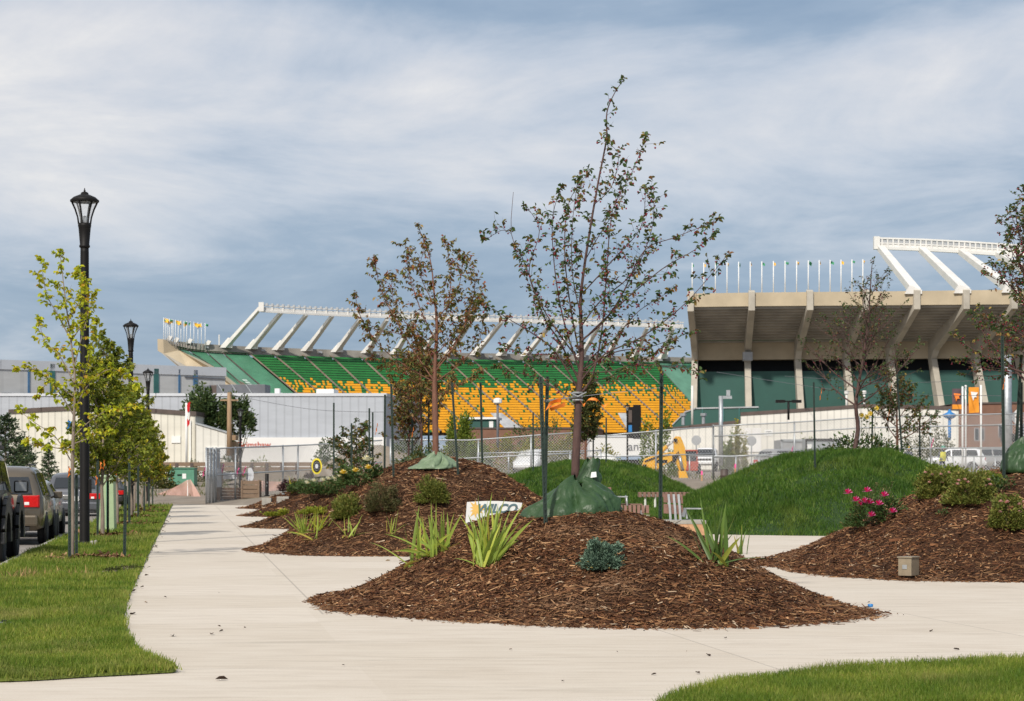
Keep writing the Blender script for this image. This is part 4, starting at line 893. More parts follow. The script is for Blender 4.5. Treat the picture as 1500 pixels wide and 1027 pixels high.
bush('leafy_bush', 'tiny green sprout in the mulch above the bronze box', 'plant', hit(1380, 756), 45, .1, .1, .1, 60, M['rosegreen'], .04, 8, .2)
bush('leafy_bush', 'leafy green weeds round the sparse tree on the large berm', 'shrub', on(1262, 57.4)-Vector((0, 0, .1)), 46, 1.1, .6, .6, 900, M['rosegreen'], .10, 40, .14)
T = Tree('sunflower', 'yellow coneflowers rising from the weeds on the large berm', 'flower', on(1268, 57.3), 78)
for dx, h in ((-.12, 1.05), (.02, 1.0), (.12, 1.1), (.3, 1.25)):
    pts = bez([(dx*.4, 0, 0), (dx*.8, 0, h*.5), (dx, 0, h)], 6); T.limb(pts, .008, .005, 4); T.dress(pts, .2, .15, (.05, .1), 2, .1)
T.done(M['stem'], M['rosegreen'], .5, 'foliage')
for dx, h in ((-.12, 1.05), (.02, 1.0), (.12, 1.1), (.3, 1.25)):
    mb = MB()
    for k in range(9):
        a = k*.698; c, s_ = math.cos(a), math.sin(a); mb.add([(dx, -.03, h), (dx+c*.055-s_*.02, -.05, h+s_*.055+c*.02), (dx+c*.085, -.02, h+s_*.085), (dx+c*.055+s_*.02, -.05, h+s_*.055-c*.02)], [(0, 1, 2, 3)])
    mb.ball((dx, -.05, h), .025); mb.build('flower', M['petalyellow'], T.o, fix=False)
# ---------------------------------------------------------------- street furniture
def lamp(label, loc, H=7.3, s=1):
    o = thing('street_lamp', label, 'street lamp', loc, 0, 'black lantern lamp posts'); b = H
    mb = MB(); mb.lathe([(.155, 0), (.155, .03), (.12, .05), (.105, .12), (.088, b-1.3), (.085, b-1.2)], 20); mb.build('post', M['black'], o, True)
    mb = MB(); mb.box((0, 0, .012), (.5, .5, .024), .3)
    for sx in (-.19, .19):
        for sy in (-.19, .19): mb.lathe([(.035, .02), (.035, .10), (.02, .12)], 8, (sx, sy, 0))
    mb.build('base_plate', M['concrete_b'], o)
    mb = MB(); mb.lathe([(.085, b-1.22), (.112, b-1.2), (.112, b-1.17), (.098, b-1.15), (.128, b-.80), (.138, b-.76), (.138, b-.72), (.11, b-.70)], 16); mb.build('collar', M['black'], o, True)
    mb = MB(); 
    for k in range(6):
        a = k*math.pi/3+.3; c, s_ = math.cos(a), math.sin(a)
        mb.tube([(c*.12, s_*.12, b-.72), (c*.14, s_*.14, b-.58), (c*.19, s_*.19, b-.42), (c*.265, s_*.265, b-.25)], [.02, .018, .02, .022], 5)
    mb.lathe([(.25, b-.27), (.295, b-.26), (.30, b-.225), (.25, b-.215)], 24)
    mb.build('lantern_frame', M['black'], o)
    mb = MB(); mb.lathe([(.285, b-.24), (.29, b-.22), (.23, b-.165), (.13, b-.12), (.085, b-.105), (.075, b-.07), (.04, b-.05), (.018, b-.04), (.022, b-.02), (.01, b), (.008, b+.03)], 20); mb.build('lantern_cap', M['black'], o, True)
    mb = MB(); mb.lathe([(.05, b-.72), (.065, b-.7), (.065, b-.6), (.03, b-.55)], 12); mb.build('lamp_bulb', M['galv'], o, True)
    mb = MB(); pr = [(.112, b-.71), (.132, b-.58), (.18, b-.42), (.25, b-.26)]; vs = [(r_*math.cos(k*math.pi/6), r_*math.sin(k*math.pi/6), z) for r_, z in pr for k in range(12)]; mb.add(vs, [(i*12+k, i*12+(k+1) % 12, i*12+12+(k+1) % 12, i*12+12+k) for i in range(3) for k in range(12)]); mb.build('pane', M['clear'], o, fix=False)
    return o
lx = lambda y: -8.89-.159*(y-42.6)
L1 = lamp('tall black lantern lamp post nearest the camera on the grass verge', (lx(42.6), 42.6, .0), 7.42)
mb = MB(); mb.box((.11, 0, 1.25), (.06, .1, .3)); mb.build('access_box', M['black'], L1, bevel=.01)
L2 = copy_tree(L1, None, 'second black lantern lamp post rising above the green street tree', (lx(78), 78, 0))
L3 = copy_tree(L1, None, 'third black lantern lamp post, mostly behind the street tree crowns', (lx(113), 113, 0))
p = W(352, 722, 118); L4 = copy_tree(L1, None, 'black lantern lamp post behind the left site fence', (p.x, 118, terrain(p.x, 118)), s=(.8, .8, .8)); L4.scale = (.75, .75, (W(352, 596, 118).z-terrain(p.x, 118))/7.5)
p = W(919, 590, 128); L5 = copy_tree(L1, None, 'black lantern lamp post beside the tall dark banner sign', (p.x, 128, terrain(p.x, 128))); L5.scale = (.6, .6, (p.z-terrain(p.x, 128))/7.5)
def pole(name, label, cat, px, ptop, pbot, Y, r, mat, extra=None, r2=None):
    b = W(px, pbot, Y); t = W(px, ptop, Y); o = thing(name, label, cat, b); h = t.z-b.z
    mb = MB(); mb.tube([(0, 0, 0), (0, 0, h*.5), (0, 0, h)], [r, (r+(r2 or r))/2, r2 or r], 10); mb.build('post', mat, o, True); return o, h
o, h = pole('street_lamp', 'thin grey post-top lamp in front of the gold seats', 'street lamp', 729, 592, 668, 150, .09, M['roofgrey']); mb = MB(); mb.lathe([(.1, h), (.32, h+.1), (.32, h+.35), (.1, h+.45)], 10); mb.build('lamp_head', M['white'], o)
o, h = pole('steel_pole', 'thick pale grey steel pole right of the white pickup truck', 'pole', 1056, 580, 682, 140, .15, M['galv']); mb = MB(); mb.box((.3, 0, h-.1), (.9, .15, .2)); mb.box((.5, 0, h+.2), (.25, .2, .4)); mb.build('bracket', M['galv'], o)
o, h = pole('street_lamp', 'twin-headed dark lamp against the green stadium wall', 'street lamp', 1155, 588, 615, 175, .1, M['black']); mb = MB(); mb.box((-.7, 0, h), (.8, .3, .25)); mb.box((.7, 0, h), (.8, .3, .25)); mb.tube([(-.5, 0, h), (.5, 0, h)], .06, 6); mb.build('lamp_head', M['black'], o)
o, h = pole('post', 'short white pipe post beyond the white shed roof, left of the sparse tree', 'post', 1240, 577, 600, 200, .11, M['steelw']); mb = MB(); mb.lathe([(.22, h), (.22, h+.25), (.12, h+.32)], 10); mb.build('cap', M['steelw'], o)
o, h = pole('post', 'short white pipe post beyond the white shed roof, right of the sparse tree', 'post', 1266, 577, 598, 200, .11, M['steelw']); mb = MB(); mb.lathe([(.22, h), (.22, h+.25), (.12, h+.32)], 10); mb.build('cap', M['steelw'], o)
o, h = pole('lamp_post', 'small blue lantern post before the white shed', 'street lamp', 1391, 614, 645, 165, .13, M['blue']); mb = MB(); mb.lathe([(.15, h), (.45, h+.15), (.6, h+.35), (.2, h+.55), (.05, h+.8)], 10); mb.build('lamp_head', M['blue'], o, True)
o, h = pole('utility_pole', 'thick grey steel utility pole beside the rail crossing sign', 'pole', 1475, 520, 690, 120, .28, M['galv'])
o, h = pole('utility_pole', 'wooden utility pole in front of the blue-grey shed', 'pole', 336, 575, 668, 160, .22, M['poleWood'], r2=.16)
mb = MB(); mb.box((0, 0, h-.6), (1.4, .1, .12)); mb.build('crossarm', M['poleWood'], o)
o, h = pole('flagpole', 'white flagpole with a small limp red and white flag left of the cream shed end', 'flagpole', 273, 590, 687, 152, .08, M['white'])
for mi, z0, z1 in (('red', h-.1, h-.9), ('flagw', h-.5, h-1.5), ('red', h-1.1, h-1.9)):
    mb = MB(); mb.add([(0, -.05, z0), (.28, .1, z0+.2), (.25, -.1, z1+.3), (0, 0, z1)], [(0, 1, 2, 3)]); mb.build('flag', M[mi], o)
o, h = pole('steel_pole', 'thin pale mast standing on the lit green seats edge', 'pole', 1014, 565, 622, 225, .13, M['steelw'])
o, h = pole('railroad_crossing_sign', 'white crossed-board rail crossing sign at the far right', 'sign', 1481, 600, 690, 122, .08, M['galv'])
mb = MB(); 
for a in (-.75, .75): mb.beam((-.75*math.cos(a), -.15, h-.45-.75*math.sin(a)), (.75*math.cos(a), -.15-.02*a, h-.45+.75*math.sin(a)), .03, .24)
mb.build('crossbuck', M['white'], o); mb = MB(); mb.box((-.1, -.15, h-1.7), (1.1, .2, .5)); mb.build('signal_box', M['black'], o); mb = MB(); mb.box((.2, -.16, h-2.4), (1.5, .1, .35)); mb.build('gate_arm', M['yellow'], o)
# banners and sign boards
def ell(mb, c, rx, rz, y, n=24, d=.02): mb.prism([(c[0]+rx*math.cos(6.283*k/n), y, c[1]+rz*math.sin(6.283*k/n)) for k in range(n)], (0, -d, 0))
M['banner_o'] = pm('orange_banner', (.82, .30, .02), .7, 0, .1, 2); M['banner_d'] = pm('plum_banner', (.10, .06, .07), .7, 0, .1, 2)
for px, x0, x1, ptop, pb, mat, em, lb in ((1437, 1419, 1434, 568, 606, 'banner_o', 'white', 'orange banner with a white emblem on a white pole'), (1410, 1395, 1408, 570, 600, 'banner_d', 'orange', 'dark plum banner with an orange emblem on a white pole')):
    o, h = pole('banner_pole', lb, 'banner', px, ptop-4, 690, 135, .065, M['white']); s = 135/3000
    a, b, zt, zb = (x0-px)*s, (x1-px)*s, h-.15, h-.15-(pb-ptop)*s
    mb = MB(); n = 8; vs = []
    for j in range(n+1):
        for i in range(4): vs.append((lerp(a, b, i/3), .06*math.sin(i*2+j*.6), lerp(zt, zb, j/n)+.05*i/3*(j == n)))
    mb.add(vs, [(j*4+i, j*4+i+1, j*4+5+i, j*4+4+i) for j in range(n) for i in range(3)]); mb.build('banner', M[mat], o, True, fix=False)
    mb = MB(); cx, cz = (a+b)/2, zt-.55; mb.prism([(cx-.22, -.09, cz+.25), (cx+.25, -.09, cz+.2), (cx+.1, -.09, cz-.02), (cx+.2, -.09, cz-.1), (cx, -.09, cz-.12), (cx-.05, -.09, cz-.35), (cx-.15, -.09, cz-.1)], (0, -.02, 0)); mb.build('emblem', M[em], o)
    if em == 'orange': mb = MB(); mb.box((cx, 0, zb+.15), ((b-a), .22, .3)); mb.build('banner_hem', M['banner_o'], o)
o, h = pole('flagpole', 'bare white flagpole between the two banners', 'flagpole', 1414.5, 566, 690, 136, .06, M['white']); mb = MB(); mb.ball((0, 0, h), .1); mb.build('finial', M['white'], o)
b = W(932, 642, 150); o = thing('banner_sign', 'tall black banner sign with small coloured marks before the gold seats', 'sign', b); mb = MB(); mb.box((-.15, 0, 1.15), (1.0, .2, 2.3)); mb.box((.05, 0, 1.2), (.55, .22, 2.5)); mb.build('panel', M['black'], o, bevel=.02)
mb = MB(); mb.box((-.45, -.13, 1.6), (.25, .06, .9)); mb.build('poster', M['brown'], o); mb = MB(); mb.box((-.45, -.13, .7), (.25, .06, .5)); mb.build('poster', M['blue'], o)
# bollard
b = hit(391, 737); o = thing('bollard', 'black bollard on a concrete footing at the tip of the fourth mound', 'bollard', b); s = b.y/3000
mb = MB(); mb.box((0, 0, .04), (.42, .42, .34)); mb.build('footing', M['concrete_b'], o, bevel=.02)
mb = MB(); mb.lathe([(.13, .28), (.13, .32), (.085, .33), (.085, 1.28), (.07, 1.3)], 16); mb.build('post', M['black'], o, True)
mb = MB(); mb.box((.02, -.088, .9), (.02, .01, .06)); mb.box((.0, -.088, .75), (.025, .01, .03)); mb.build('sticker', M['galv'], o)
b = hit(415, 733); o = thing('footing', 'low bare concrete footing in the mulch right of the black bollard', 'footing', b); mb = MB(); mb.box((0, 0, -.03), (.45, .4, .3)); mb.build('block', M['concrete_b'], o, bevel=.03); mb = MB(); mb.lathe([(.06, .2), (.06, .23), (.03, .24)], 8); mb.build('bolt', M['galv'], o)
# pale green pedestal, transformer, bronze box
o = thing('utility_pedestal', 'tall pale green utility cabinet on the verge behind the street trunks', 'utility cabinet', ((158-750)/3000*54, 54, 0))
mb = MB(); mb.prism([(-.22, -.15, 0), (.2, -.15, 0), (.17, -.15, 1.42), (-.15, -.15, 1.42)], (0, .34, 0)); mb.build('cabinet', M['pgreen'], o, bevel=.015); mb = MB(); mb.box((.01, .02, 1.45), (.38, .4, .07)); mb.build('lid', M['pgreen'], o, bevel=.015)
mb = MB(); mb.box((0, -.16, .75), (.02, .015, 1.25)); mb.build('seam', M['tgreen'], o)
b = W(268, 713, 140); b.z = min(b.z, terrain(b.x, 140)); o = thing('transformer', 'green pad-mounted transformer at the end of the walk', 'transformer', b)
mb = MB(); mb.box((0, 0, .62), (1.75, 1.4, 1.24)); mb.build('tank', M['tgreen'], o, bevel=.03); mb = MB(); mb.box((0, -.03, 1.27), (1.8, 1.5, .07)); mb.build('lid', M['tgreen'], o)
mb = MB(); mb.box((.2, -.71, .72), (.26, .02, .34)); mb.build('sticker', M['white'], o); mb = MB(); mb.prism([(-.82, -.705, .9), (-.5, -.705, .9), (-.66, -.705, .62)], (0, -.015, 0)); mb.build('warning_sign', M['galv'], o); mb = MB(); mb.box((-.12, -.71, .8), (.3, .03, .1)); mb.build('handle', M['black'], o)
b = hit(1331, 846); o = thing('junction_box', 'small bronze electrical box at the edge of the rose mound', 'utility box', b, .55); s_ = 1
mb = MB(); mb.box((0, 0, .15), (.20, .26, .25)); mb.build('box', M['boxtan'], o, bevel=.008); mb = MB(); mb.box((0, 0, .285), (.225, .29, .02)); mb.build('lid', M['boxtan'], o, bevel=.005)
mb = MB(); mb.box((0, -.134, .15), (.07, .008, .06)); mb.build('label_plate', M['galv'], o, bevel=.003); mb = MB(); mb.box((0, 0, 0), (.14, .14, .12)); mb.build('stand', M['black'], o); o.rotation_euler = (0, 0, -.62)
# leaning sign
def text(body, size, mat, parent, loc, rot, name='lettering', shear=0, off=0, ext=.002):
    cu = bpy.data.curves.new(name, 'FONT'); cu.body = body; cu.size = size; cu.shear = shear; cu.offset = off; cu.extrude = ext; cu.align_x = 'CENTER'; cu.align_y = 'CENTER'
    tmp = bpy.data.objects.new('tmp', cu); C.objects.link(tmp); bpy.context.view_layer.update(); me = bpy.data.meshes.new_from_object(tmp.evaluated_get(bpy.context.evaluated_depsgraph_get())); bpy.data.objects.remove(tmp); me.materials.clear(); me.materials.append(mat); me.name = name
    o = link(name, me, parent); o.location = loc; o.rotation_euler = rot; return o
b = hit(722, 775, 25); Ysg = 26.2; b = W(722, 770, Ysg); o = thing('yard_sign', 'white WILCO yard sign half buried behind the iris clump', 'sign', b); s = Ysg/3000
def sg(px, py, d=0): return ((px-722)*s, d, (770-py)*s)
mb = MB(); top = [sg(684+i*8.1, 735.5-2.2*math.sin(math.pi*i/10)+.12*i) for i in range(11)]
mb.prism([sg(679, 800), *top, sg(762, 752), sg(757, 800)], (0, .012, 0)); mb.build('board', M['white'], o)
M['wilco'] = pm('sign_grey_green', (.10, .17, .19), .6); M['leafgold'] = pm('sign_gold', (.8, .5, .13), .6)
text('WILCO', .155, M['wilco'], o, sg(726.5, 745.5, -.004), (R(90), 0, R(0)), 'lettering', .35, .006)
text('e  u  en', .075, M['wilco'], o, sg(720, 757.5, -.004), (R(90), R(2), 0), 'lettering', .2, 0)
text('(7', .075, M['wilco'], o, sg(707, 763, -.004), (R(90), 0, 0), 'lettering', .2, 0)
mb = MB(); pts = []
for k in range(22):
    a = 6.283*k/22; rr = (.105 if k % 2 == 0 else .055)*(1+.25*math.cos(3*a)); c = sg(698, 746); pts.append((c[0]+rr*math.cos(a), -.001, c[2]+rr*math.sin(a)))
mb.prism(pts, (0, -.002, 0)); mb.build('emblem', M['leafgold'], o)
# ---------------------------------------------------------------- fence
def fence(label, pts, posts, rails=(0, .52, 1), extra=None, sp=.16, wr=.008):
    """pts: (x, y, z of foot, height) along the line"""
    o = thing('chain_link_fence', label, 'fence', (pts[0][0], pts[0][1], pts[0][2])); o0 = Vector(pts[0][:3]); tot = 0; seg = []
    for a, b in zip(pts, pts[1:]):
        l = math.hypot(b[0]-a[0], b[1]-a[1]); seg.append((tot, l, a, b)); tot += l
    def at(s, h):
        for t0, l, a, b in seg:
            if s <= t0+l+1e-6:
                f = max(0, (s-t0)/l); z0 = lerp(a[2], b[2], f); H = lerp(a[3], b[3], f); return Vector((lerp(a[0], b[0], f), lerp(a[1], b[1], f), z0+h*H))-o0
        return at(tot, h)
    for s in posts:
        mb = MB(); mb.tube([at(s*tot, -.02)+Vector((0, .03, 0)), at(s*tot, 1.02)+Vector((0, .03, 0))], .05, 8); mb.build('post', M['galv'], o, True, fix=False)
    k = max(2, int(tot/2))
    for h in rails:
        mb = MB(); mb.tube([at(tot*i/k, h) for i in range(k+1)], .038, 6); mb.build('rail', M['galv'], o, True, fix=False)
    mb = MB(); H = pts[0][3]; n = int((tot+H)/sp)
    for i in range(n):
        c = i*sp
        for sg_ in (1, -1):
            s0, s1 = max(0, c-H), min(tot, c)
            if s1-s0 < .05: continue
            h0, h1 = (c-s0)/H, (c-s1)/H
            if sg_ < 0: h0, h1 = 1-h0, 1-h1
            p, q = at(s0, h0), at(s1, h1); mb.tube([p, q], wr, 3, cap=False)
    mb.build('wire_mesh', M['wire'], o, fix=False); return o
def fp(px, Y, pt, pb): a = W(px, pb, Y); return (a.x, Y, a.z, W(px, pt, Y).z-a.z)
FY = 117
fence('left stretch of tall chain-link site fence at the end of the walk', [fp(316, 108, 657, 738), fp(450, FY, 652, 728), fp(560, FY, 645, 712)], [0, .14, .5, .62, .95])
fence('middle stretch of chain-link fence below the gold seats', [fp(572, FY, 644, 706), fp(700, FY, 645, 699), fp(776, FY, 638, 697), fp(858, FY, 633, 697)], [0, .45, .72, 1])
fence('chain-link fence in front of the yellow excavator', [fp(858, FY, 641, 700), fp(950, FY, 632, 706), fp(1045, FY, 625, 708)], [0, .55, 1], wr=.005)
fence('right stretch of chain-link fence behind the large grass berm', [fp(1045, FY, 624, 708), fp(1158, FY, 619, 700), fp(1258, FY, 612, 696), fp(1365, FY, 609, 696), fp(1520, FY, 605, 696)], [0, .25, .45, .67, .96], (0, .45, .82, 1))
fence('low crowd-control fence panels in front of the white trailers', [fp(700, 122, 664, 697), fp(790, 122, 662, 697), fp(880, 122, 660, 697)], [0, .25, .5, .75, 1], (0, 1), sp=.2)
fence('low inner site fence beside the white pickup truck', [fp(1010, 126, 668, 703), fp(1180, 126, 668, 700)], [0, .2, .4, .6, .8, 1], (0, 1), sp=.2)
fence('low inner site fence at the far right', [fp(1365, 126, 669, 700), fp(1520, 126, 668, 700)], [0, .2, .4, .6, .8, 1], (0, 1), sp=.2)
# loose fence panels stacked on end by the walk
for k in range(3):
    fence('fence panel standing on end, %s of the three stacked by the walk' % ('leftmost', 'middle one', 'rightmost')[k], [fp(302+k*5, 106+k*.5, 657+k, 739), fp(311+k*5, 111+k*.5, 657+k, 737)], [0, 1], (0, .52, 1), sp=.2)
# boards and ribbons on the left fence
for k, (px, py, w, h, sh, lb) in enumerate(((317, 700, .55, 1.0, 4, 'narrow pale blue notice board on the left site fence'), (337, 697, .75, .36, 4, 'wide white notice board on the left site fence'), (366, 696, .40, .4, 8, 'grey octagonal sign board on the left site fence'))):
    c = W(px, py, 108.6 if k < 1 else 111); o = thing('notice_board', lb, 'sign', c); mb = MB()
    if sh == 4: mb.box((0, 0, 0), (w, .02, h))
    else: mb.prism([(w*.55*math.cos(R(22.5+45*i)), 0, h*1.05*math.sin(R(22.5+45*i))) for i in range(8)], (0, .02, 0))
    mb.build('board', M['band'], o); mb = MB(); mb.box((0, -.02, 0), (w*.7, .01, h*.08)); mb.box((0, -.02, h*.2), (w*.5, .01, h*.06)); mb.build('print', M['band'], o)
c = W(464, 683, 116); o = thing('round_sign', 'round black sign with a yellow rim on the left site fence', 'sign', c); mb = MB(); ell(mb, (0, 0), .30, .46, 0); mb.build('rim', pm('sign_yellow', (.75, .62, .04), .5), o)
mb = MB(); ell(mb, (0, 0), .22, .35, -.025); mb.build('disc', M['black'], o); mb = MB(); ell(mb, (0, 0), .09, .14, -.05); mb.build('emblem', M['band'], o)
mb = MB()
for k in range(12):
    a = 6.283*k/12; mb.box((.155*math.cos(a), -.05, .245*math.sin(a)), (.04, .012, .05))
mb.build('lettering', M['galv'], o)
for k, (px, py, Y, lb) in enumerate(((299, 691, 106, 'pink ribbon on the stacked fence panels'), (326, 687, 109, 'pink ribbon left of the wide white notice board'), (348, 691, 110, 'pink ribbon just left of the fenced lamp post'), (358, 690, 110.5, 'pink ribbon between the lamp post and the octagonal board'), (1160, 660, 116.8, 'pink ribbon on the right fence above the berm'), (1366, 648, 116.8, 'pink ribbon on the right fence near the golden spirea'), (550, 685, 116.8, 'pink ribbon on the fence behind the second mound'))):
    ribbon('ribbon', lb, [W(px+2, py-6, Y), W(px, py, Y-.1), W(px-2, py+7, Y)], .13, M['pink'], seed=k+40)
def mesh_fence(label, quad, mat, Yd, n=(16, 7)):
    o = thing('safety_mesh', label, 'safety fence', Vector(quad[3])); o0 = Vector(quad[3]); mb = MB(); a, b, c, d = [Vector(q)-o0 for q in quad]; vs = []
    for j in range(n[1]+1):
        for i in range(n[0]+1):
            p = a.lerp(b, i/n[0]).lerp(d.lerp(c, i/n[0]), j/n[1]); f = math.sin(i*1.1+j*.4)*.12*math.sin(math.pi*j/n[1]); vs.append(p+Vector((f*.4, f, -.1*math.sin(math.pi*i/n[0])*(1-j/n[1]))))
    w = n[0]+1; mb.add(vs, [(j*w+i, j*w+i+1, (j+1)*w+i+1, (j+1)*w+i) for j in range(n[1]) for i in range(n[0])]); mb.build('netting', mat, o, True, fix=False); return o
def net_mat():
    m, nt, p = nodes('orange_netting'); p.inputs['Base Color'].default_value = (.95, .56, .46, 1); p.inputs['Roughness'].default_value = .6
    t = nt.nodes.new('ShaderNodeBsdfTranslucent'); t.inputs['Color'].default_value = (.95, .6, .5, 1); tr = nt.nodes.new('ShaderNodeBsdfTransparent')
    a = nt.nodes.new('ShaderNodeMixShader'); a.inputs[0].default_value = .4; nt.links.new(p.outputs[0], a.inputs[1]); nt.links.new(t.outputs[0], a.inputs[2])
    b = nt.nodes.new('ShaderNodeMixShader'); b.inputs[0].default_value = .32; nt.links.new(a.outputs[0], b.inputs[1]); nt.links.new(tr.outputs[0], b.inputs[2]); nt.links.new(b.outputs[0], nt.nodes['Material Output'].inputs['Surface']); return m
M['net'] = net_mat()
o = mesh_fence('sagging orange safety netting pulled to a peak at the end of the walk', (W(228, 724, 124), W(274, 703, 121), W(277, 729, 121), W(224, 730, 124)), M['net'], 0)
mb = MB(); o0 = o.location; vs = [W(274, 704, 121)-o0, W(279, 702, 120.6)-o0, W(294, 727, 120)-o0, W(284, 729, 120)-o0, W(277, 729, 121)-o0]; mb.add(vs, [(0, 1, 2, 3, 4)]); mb.build('netting_flap', M['net'], o, fix=False)
mb = MB(); mb.tube([W(275, 703, 121)-o0, W(275, 730, 121)-o0], .04, 6); mb.build('post', M['white'], o)
mesh_fence('low orange safety netting across the street end', (W(150, 717, 135), W(232, 722, 128), W(230, 728, 128), W(150, 726, 135)), M['net'], 0)
mesh_fence('orange safety netting behind the black bollard', (W(372, 703, 121), W(440, 703, 121), W(440, 720, 121), W(372, 720, 121)), M['net'], 0)
# timber crates and spoil behind the left fence
for px, py, Y, d, mat, lb in ((345, 737, 111, (2.2, 1.2, .65), 'decorwood', 'long low timber planter box behind the left fence'), (368, 737, 110.5, (.9, .9, .95), 'wood', 'dark timber crate beside the long planter behind the fence'), (316, 738, 110, (.5, .6, 1.1), 'wood', 'tall dark bin inside the corner of the left fence')):
    b = W(px, py, Y); b.z = terrain(b.x, Y); o = thing('timber_crate', lb, 'crate', b); mb = MB(); n = 4
    for k in range(n): mb.box((0, 0, d[2]*(k+.5)/n), (d[0], d[1], d[2]/n-.03))
    mb.build('planks', M[mat], o); mb = MB()
    for sx in (-1, 1):
        for sy in (-1, 1): mb.box((sx*(d[0]/2), sy*(d[1]/2), d[2]/2), (.09, .09, d[2]+.06))
    mb.build('corner_posts', M[mat], o)
def heap(name, c, rx, ry, h, mat, label, seed):
    mb = Mound([(c[0]+rx*math.cos(a*.3927), c[1]+ry*math.sin(a*.3927)) for a in range(16)], c, h, mulchp, .12, seed); V = []; na = 48; nr = 12; z0 = terrain(*c)-.1
    for i in range(nr+1):
        for k in range(na):
            a = -math.pi+2*math.pi*k/na; rb = mb.bound(a)*i/nr; x, y = c[0]+math.cos(a)*rb, c[1]+math.sin(a)*rb; V.append((x, y, z0+(mb.z(x, y) or 0)+.12*noise.noise((x*2, y*2, seed))))
    o = np_mesh(name, V, [(i*na+k, (i+1)*na+k, (i+1)*na+(k+1) % na, i*na+(k+1) % na) for i in range(nr) for k in range(na)], mat, None, True); struct(o, label, name.replace('_', ' '))
heap('dirt_pile', (-10.0, 150), 6, 4, 2.3, M['dirt'], 'heap of excavated brown earth behind the left site fence', 21)
heap('dirt_pile', (-16.5, 142), 3.6, 3, .9, M['dirt'], 'low spoil heap beside the timber crates', 22)
# brown rail fence
o = thing('rail_fence', 'brown timber rail fence in front of the sheds', 'fence', (W(215, 700, 145))); o0 = o.location
for k in range(12):
    q = W(215+k*22, 696, 145); mb = MB(); mb.box((q.x-o0.x, 0, q.z-o0.z+.1), (.22, .2, 1.5)); mb.build('post', M['brown'], o)
for py in (680, 687): mb = MB(); mb.beam(W(205, py, 145)-o0, W(470, py, 145)-o0, .1, .28); mb.build('rail', M['wood'], o)
# ---------------------------------------------------------------- benches
def slat_top(mb, x0, x1, y0, y1, z, n, th=.05, gap=.35):
    w = (x1-x0)/n
    for i in range(n): mb.box((x0+w*(i+.5), (y0+y1)/2, z), (w*(1-gap), y1-y0, th))
def table(label, px0, px1, ptop, Y, pg, name='picnic_table'):
    a, b = W(px0, ptop, Y), W(px1, ptop, Y); g = max(0, gz((a.x+b.x)/2, Y-.6)*0); o = thing(name, label, 'bench', ((a.x+b.x)/2, Y, g)); L = b.x-a.x; h = a.z-g
    mb = MB(); slat_top(mb, -L/2, L/2, -.35, .5, h-.11, 14, .22, .38); mb.build('slats', M['benchwood'], o, bevel=.01)
    mb = MB(); mb.box((0, 0, h-.16), (L-.1, .1, .1)); mb.box((0, .35, h-.16), (L-.1, .1, .1)); mb.build('beam', M['steelw'], o)
    for x in (-L*.38, -L*.22, 0, L*.3):
        mb = MB(); mb.tube([(x, -.2, 0), (x, -.2, h-.2)], .05, 8); mb.build('leg', M['steelw'], o)
    return o
table('long slatted table-bench with white legs before the middle berm', 934, 1024, 721, 92, 742)
# bench facing left-away, mostly hidden by the bag
Yb = 72; s = Yb/3000; o = thing('park_bench', 'slatted bench with steel arm loops peeking out right of the big bag', 'bench', ((915-750)*s, Yb, 0))
bx = lambda px: (px-915)*s
bz = lambda py: HC-(py-698)*s
mb = MB(); slat_top(mb, bx(868), bx(951), -.25, .3, bz(746), 13, .28, .3); mb.build('seat', M['benchwood'], o, bevel=.01)
mb = MB(); mb.box((bx(870), .3, bz(719)), (1.25, .05, .24)); mb.box((bx(872), .28, bz(731)), (1.25, .05, .24)); mb.build('backrest', M['benchwood'], o, bevel=.01)
for px in (901, 918):
    mb = MB(); mb.tube([(bx(px), -.25, bz(741)), (bx(px)-.02, -.25, bz(728)), (bx(px)-.02, .2, bz(727)), (bx(px), .25, bz(741))], .035, 6); mb.build('armrest', M['galv'], o, True)
mb = MB(); mb.beam((bx(900), -.25, bz(727.5)), (bx(919), -.25, bz(727.5)), .05, .04); mb.build('arm_bar', M['galv'], o)
mb = MB(); mb.box((bx(912), .3, bz(739)), (1.4, .5, .04)); mb.build('seat_board', M['benchwood'], o)
for px in (880, 940):
    mb = MB(); mb.box((bx(px), 0, .12), (.1, .4, .3)); mb.build('leg', M['galv'], o)
# bench seen from behind
Yb = 45; s = Yb/3000; o = thing('park_bench', 'wooden bench seen from behind with steel straps on its two-board back', 'bench', ((992-750)*s, Yb, 0))
bx = lambda px: (px-992)*s
for pa, pb, d in ((723, 736, .0), (738, 752, -.03)):
    mb = MB(); mb.prism([(bx(972), d, bz(pa)), (bx(1000), d+.05, bz(pa+2)), (bx(1001), d+.05, bz(pb+2)), (bx(972), d, bz(pb))], (0, .04, 0)); mb.build('back_board', M['benchwood'], o, bevel=.006)
for px in (981, 988.5, 995.5):
    mb = MB(); mb.beam((bx(px-2), -.03, bz(724)), (bx(px), -.05, bz(745)), .05, .02, up=(0, 1, 0)); mb.beam((bx(px), -.05, bz(745)), (bx(px+1), -.05, bz(762)), .05, .02, up=(0, 1, 0)); mb.build('back_strap', M['galv'], o)
mb = MB(); mb.beam((bx(1002), .1, bz(745)), (bx(1030), .1, bz(745.3)), .04, .03); mb.beam((bx(1004), .1, bz(745)), (bx(1007), .1, bz(760)), .04, .03); mb.beam((bx(1000), .0, bz(757)), (bx(1004), .05, bz(745)), .05, .06); mb.build('armrest', M['galv'], o)
mb = MB(); mb.box(((bx(966)+bx(1034))/2, .35, bz(765)), (bx(1034)-bx(966), .9, .09)); mb.build('seat', M['concrete_b'], o, bevel=.02)
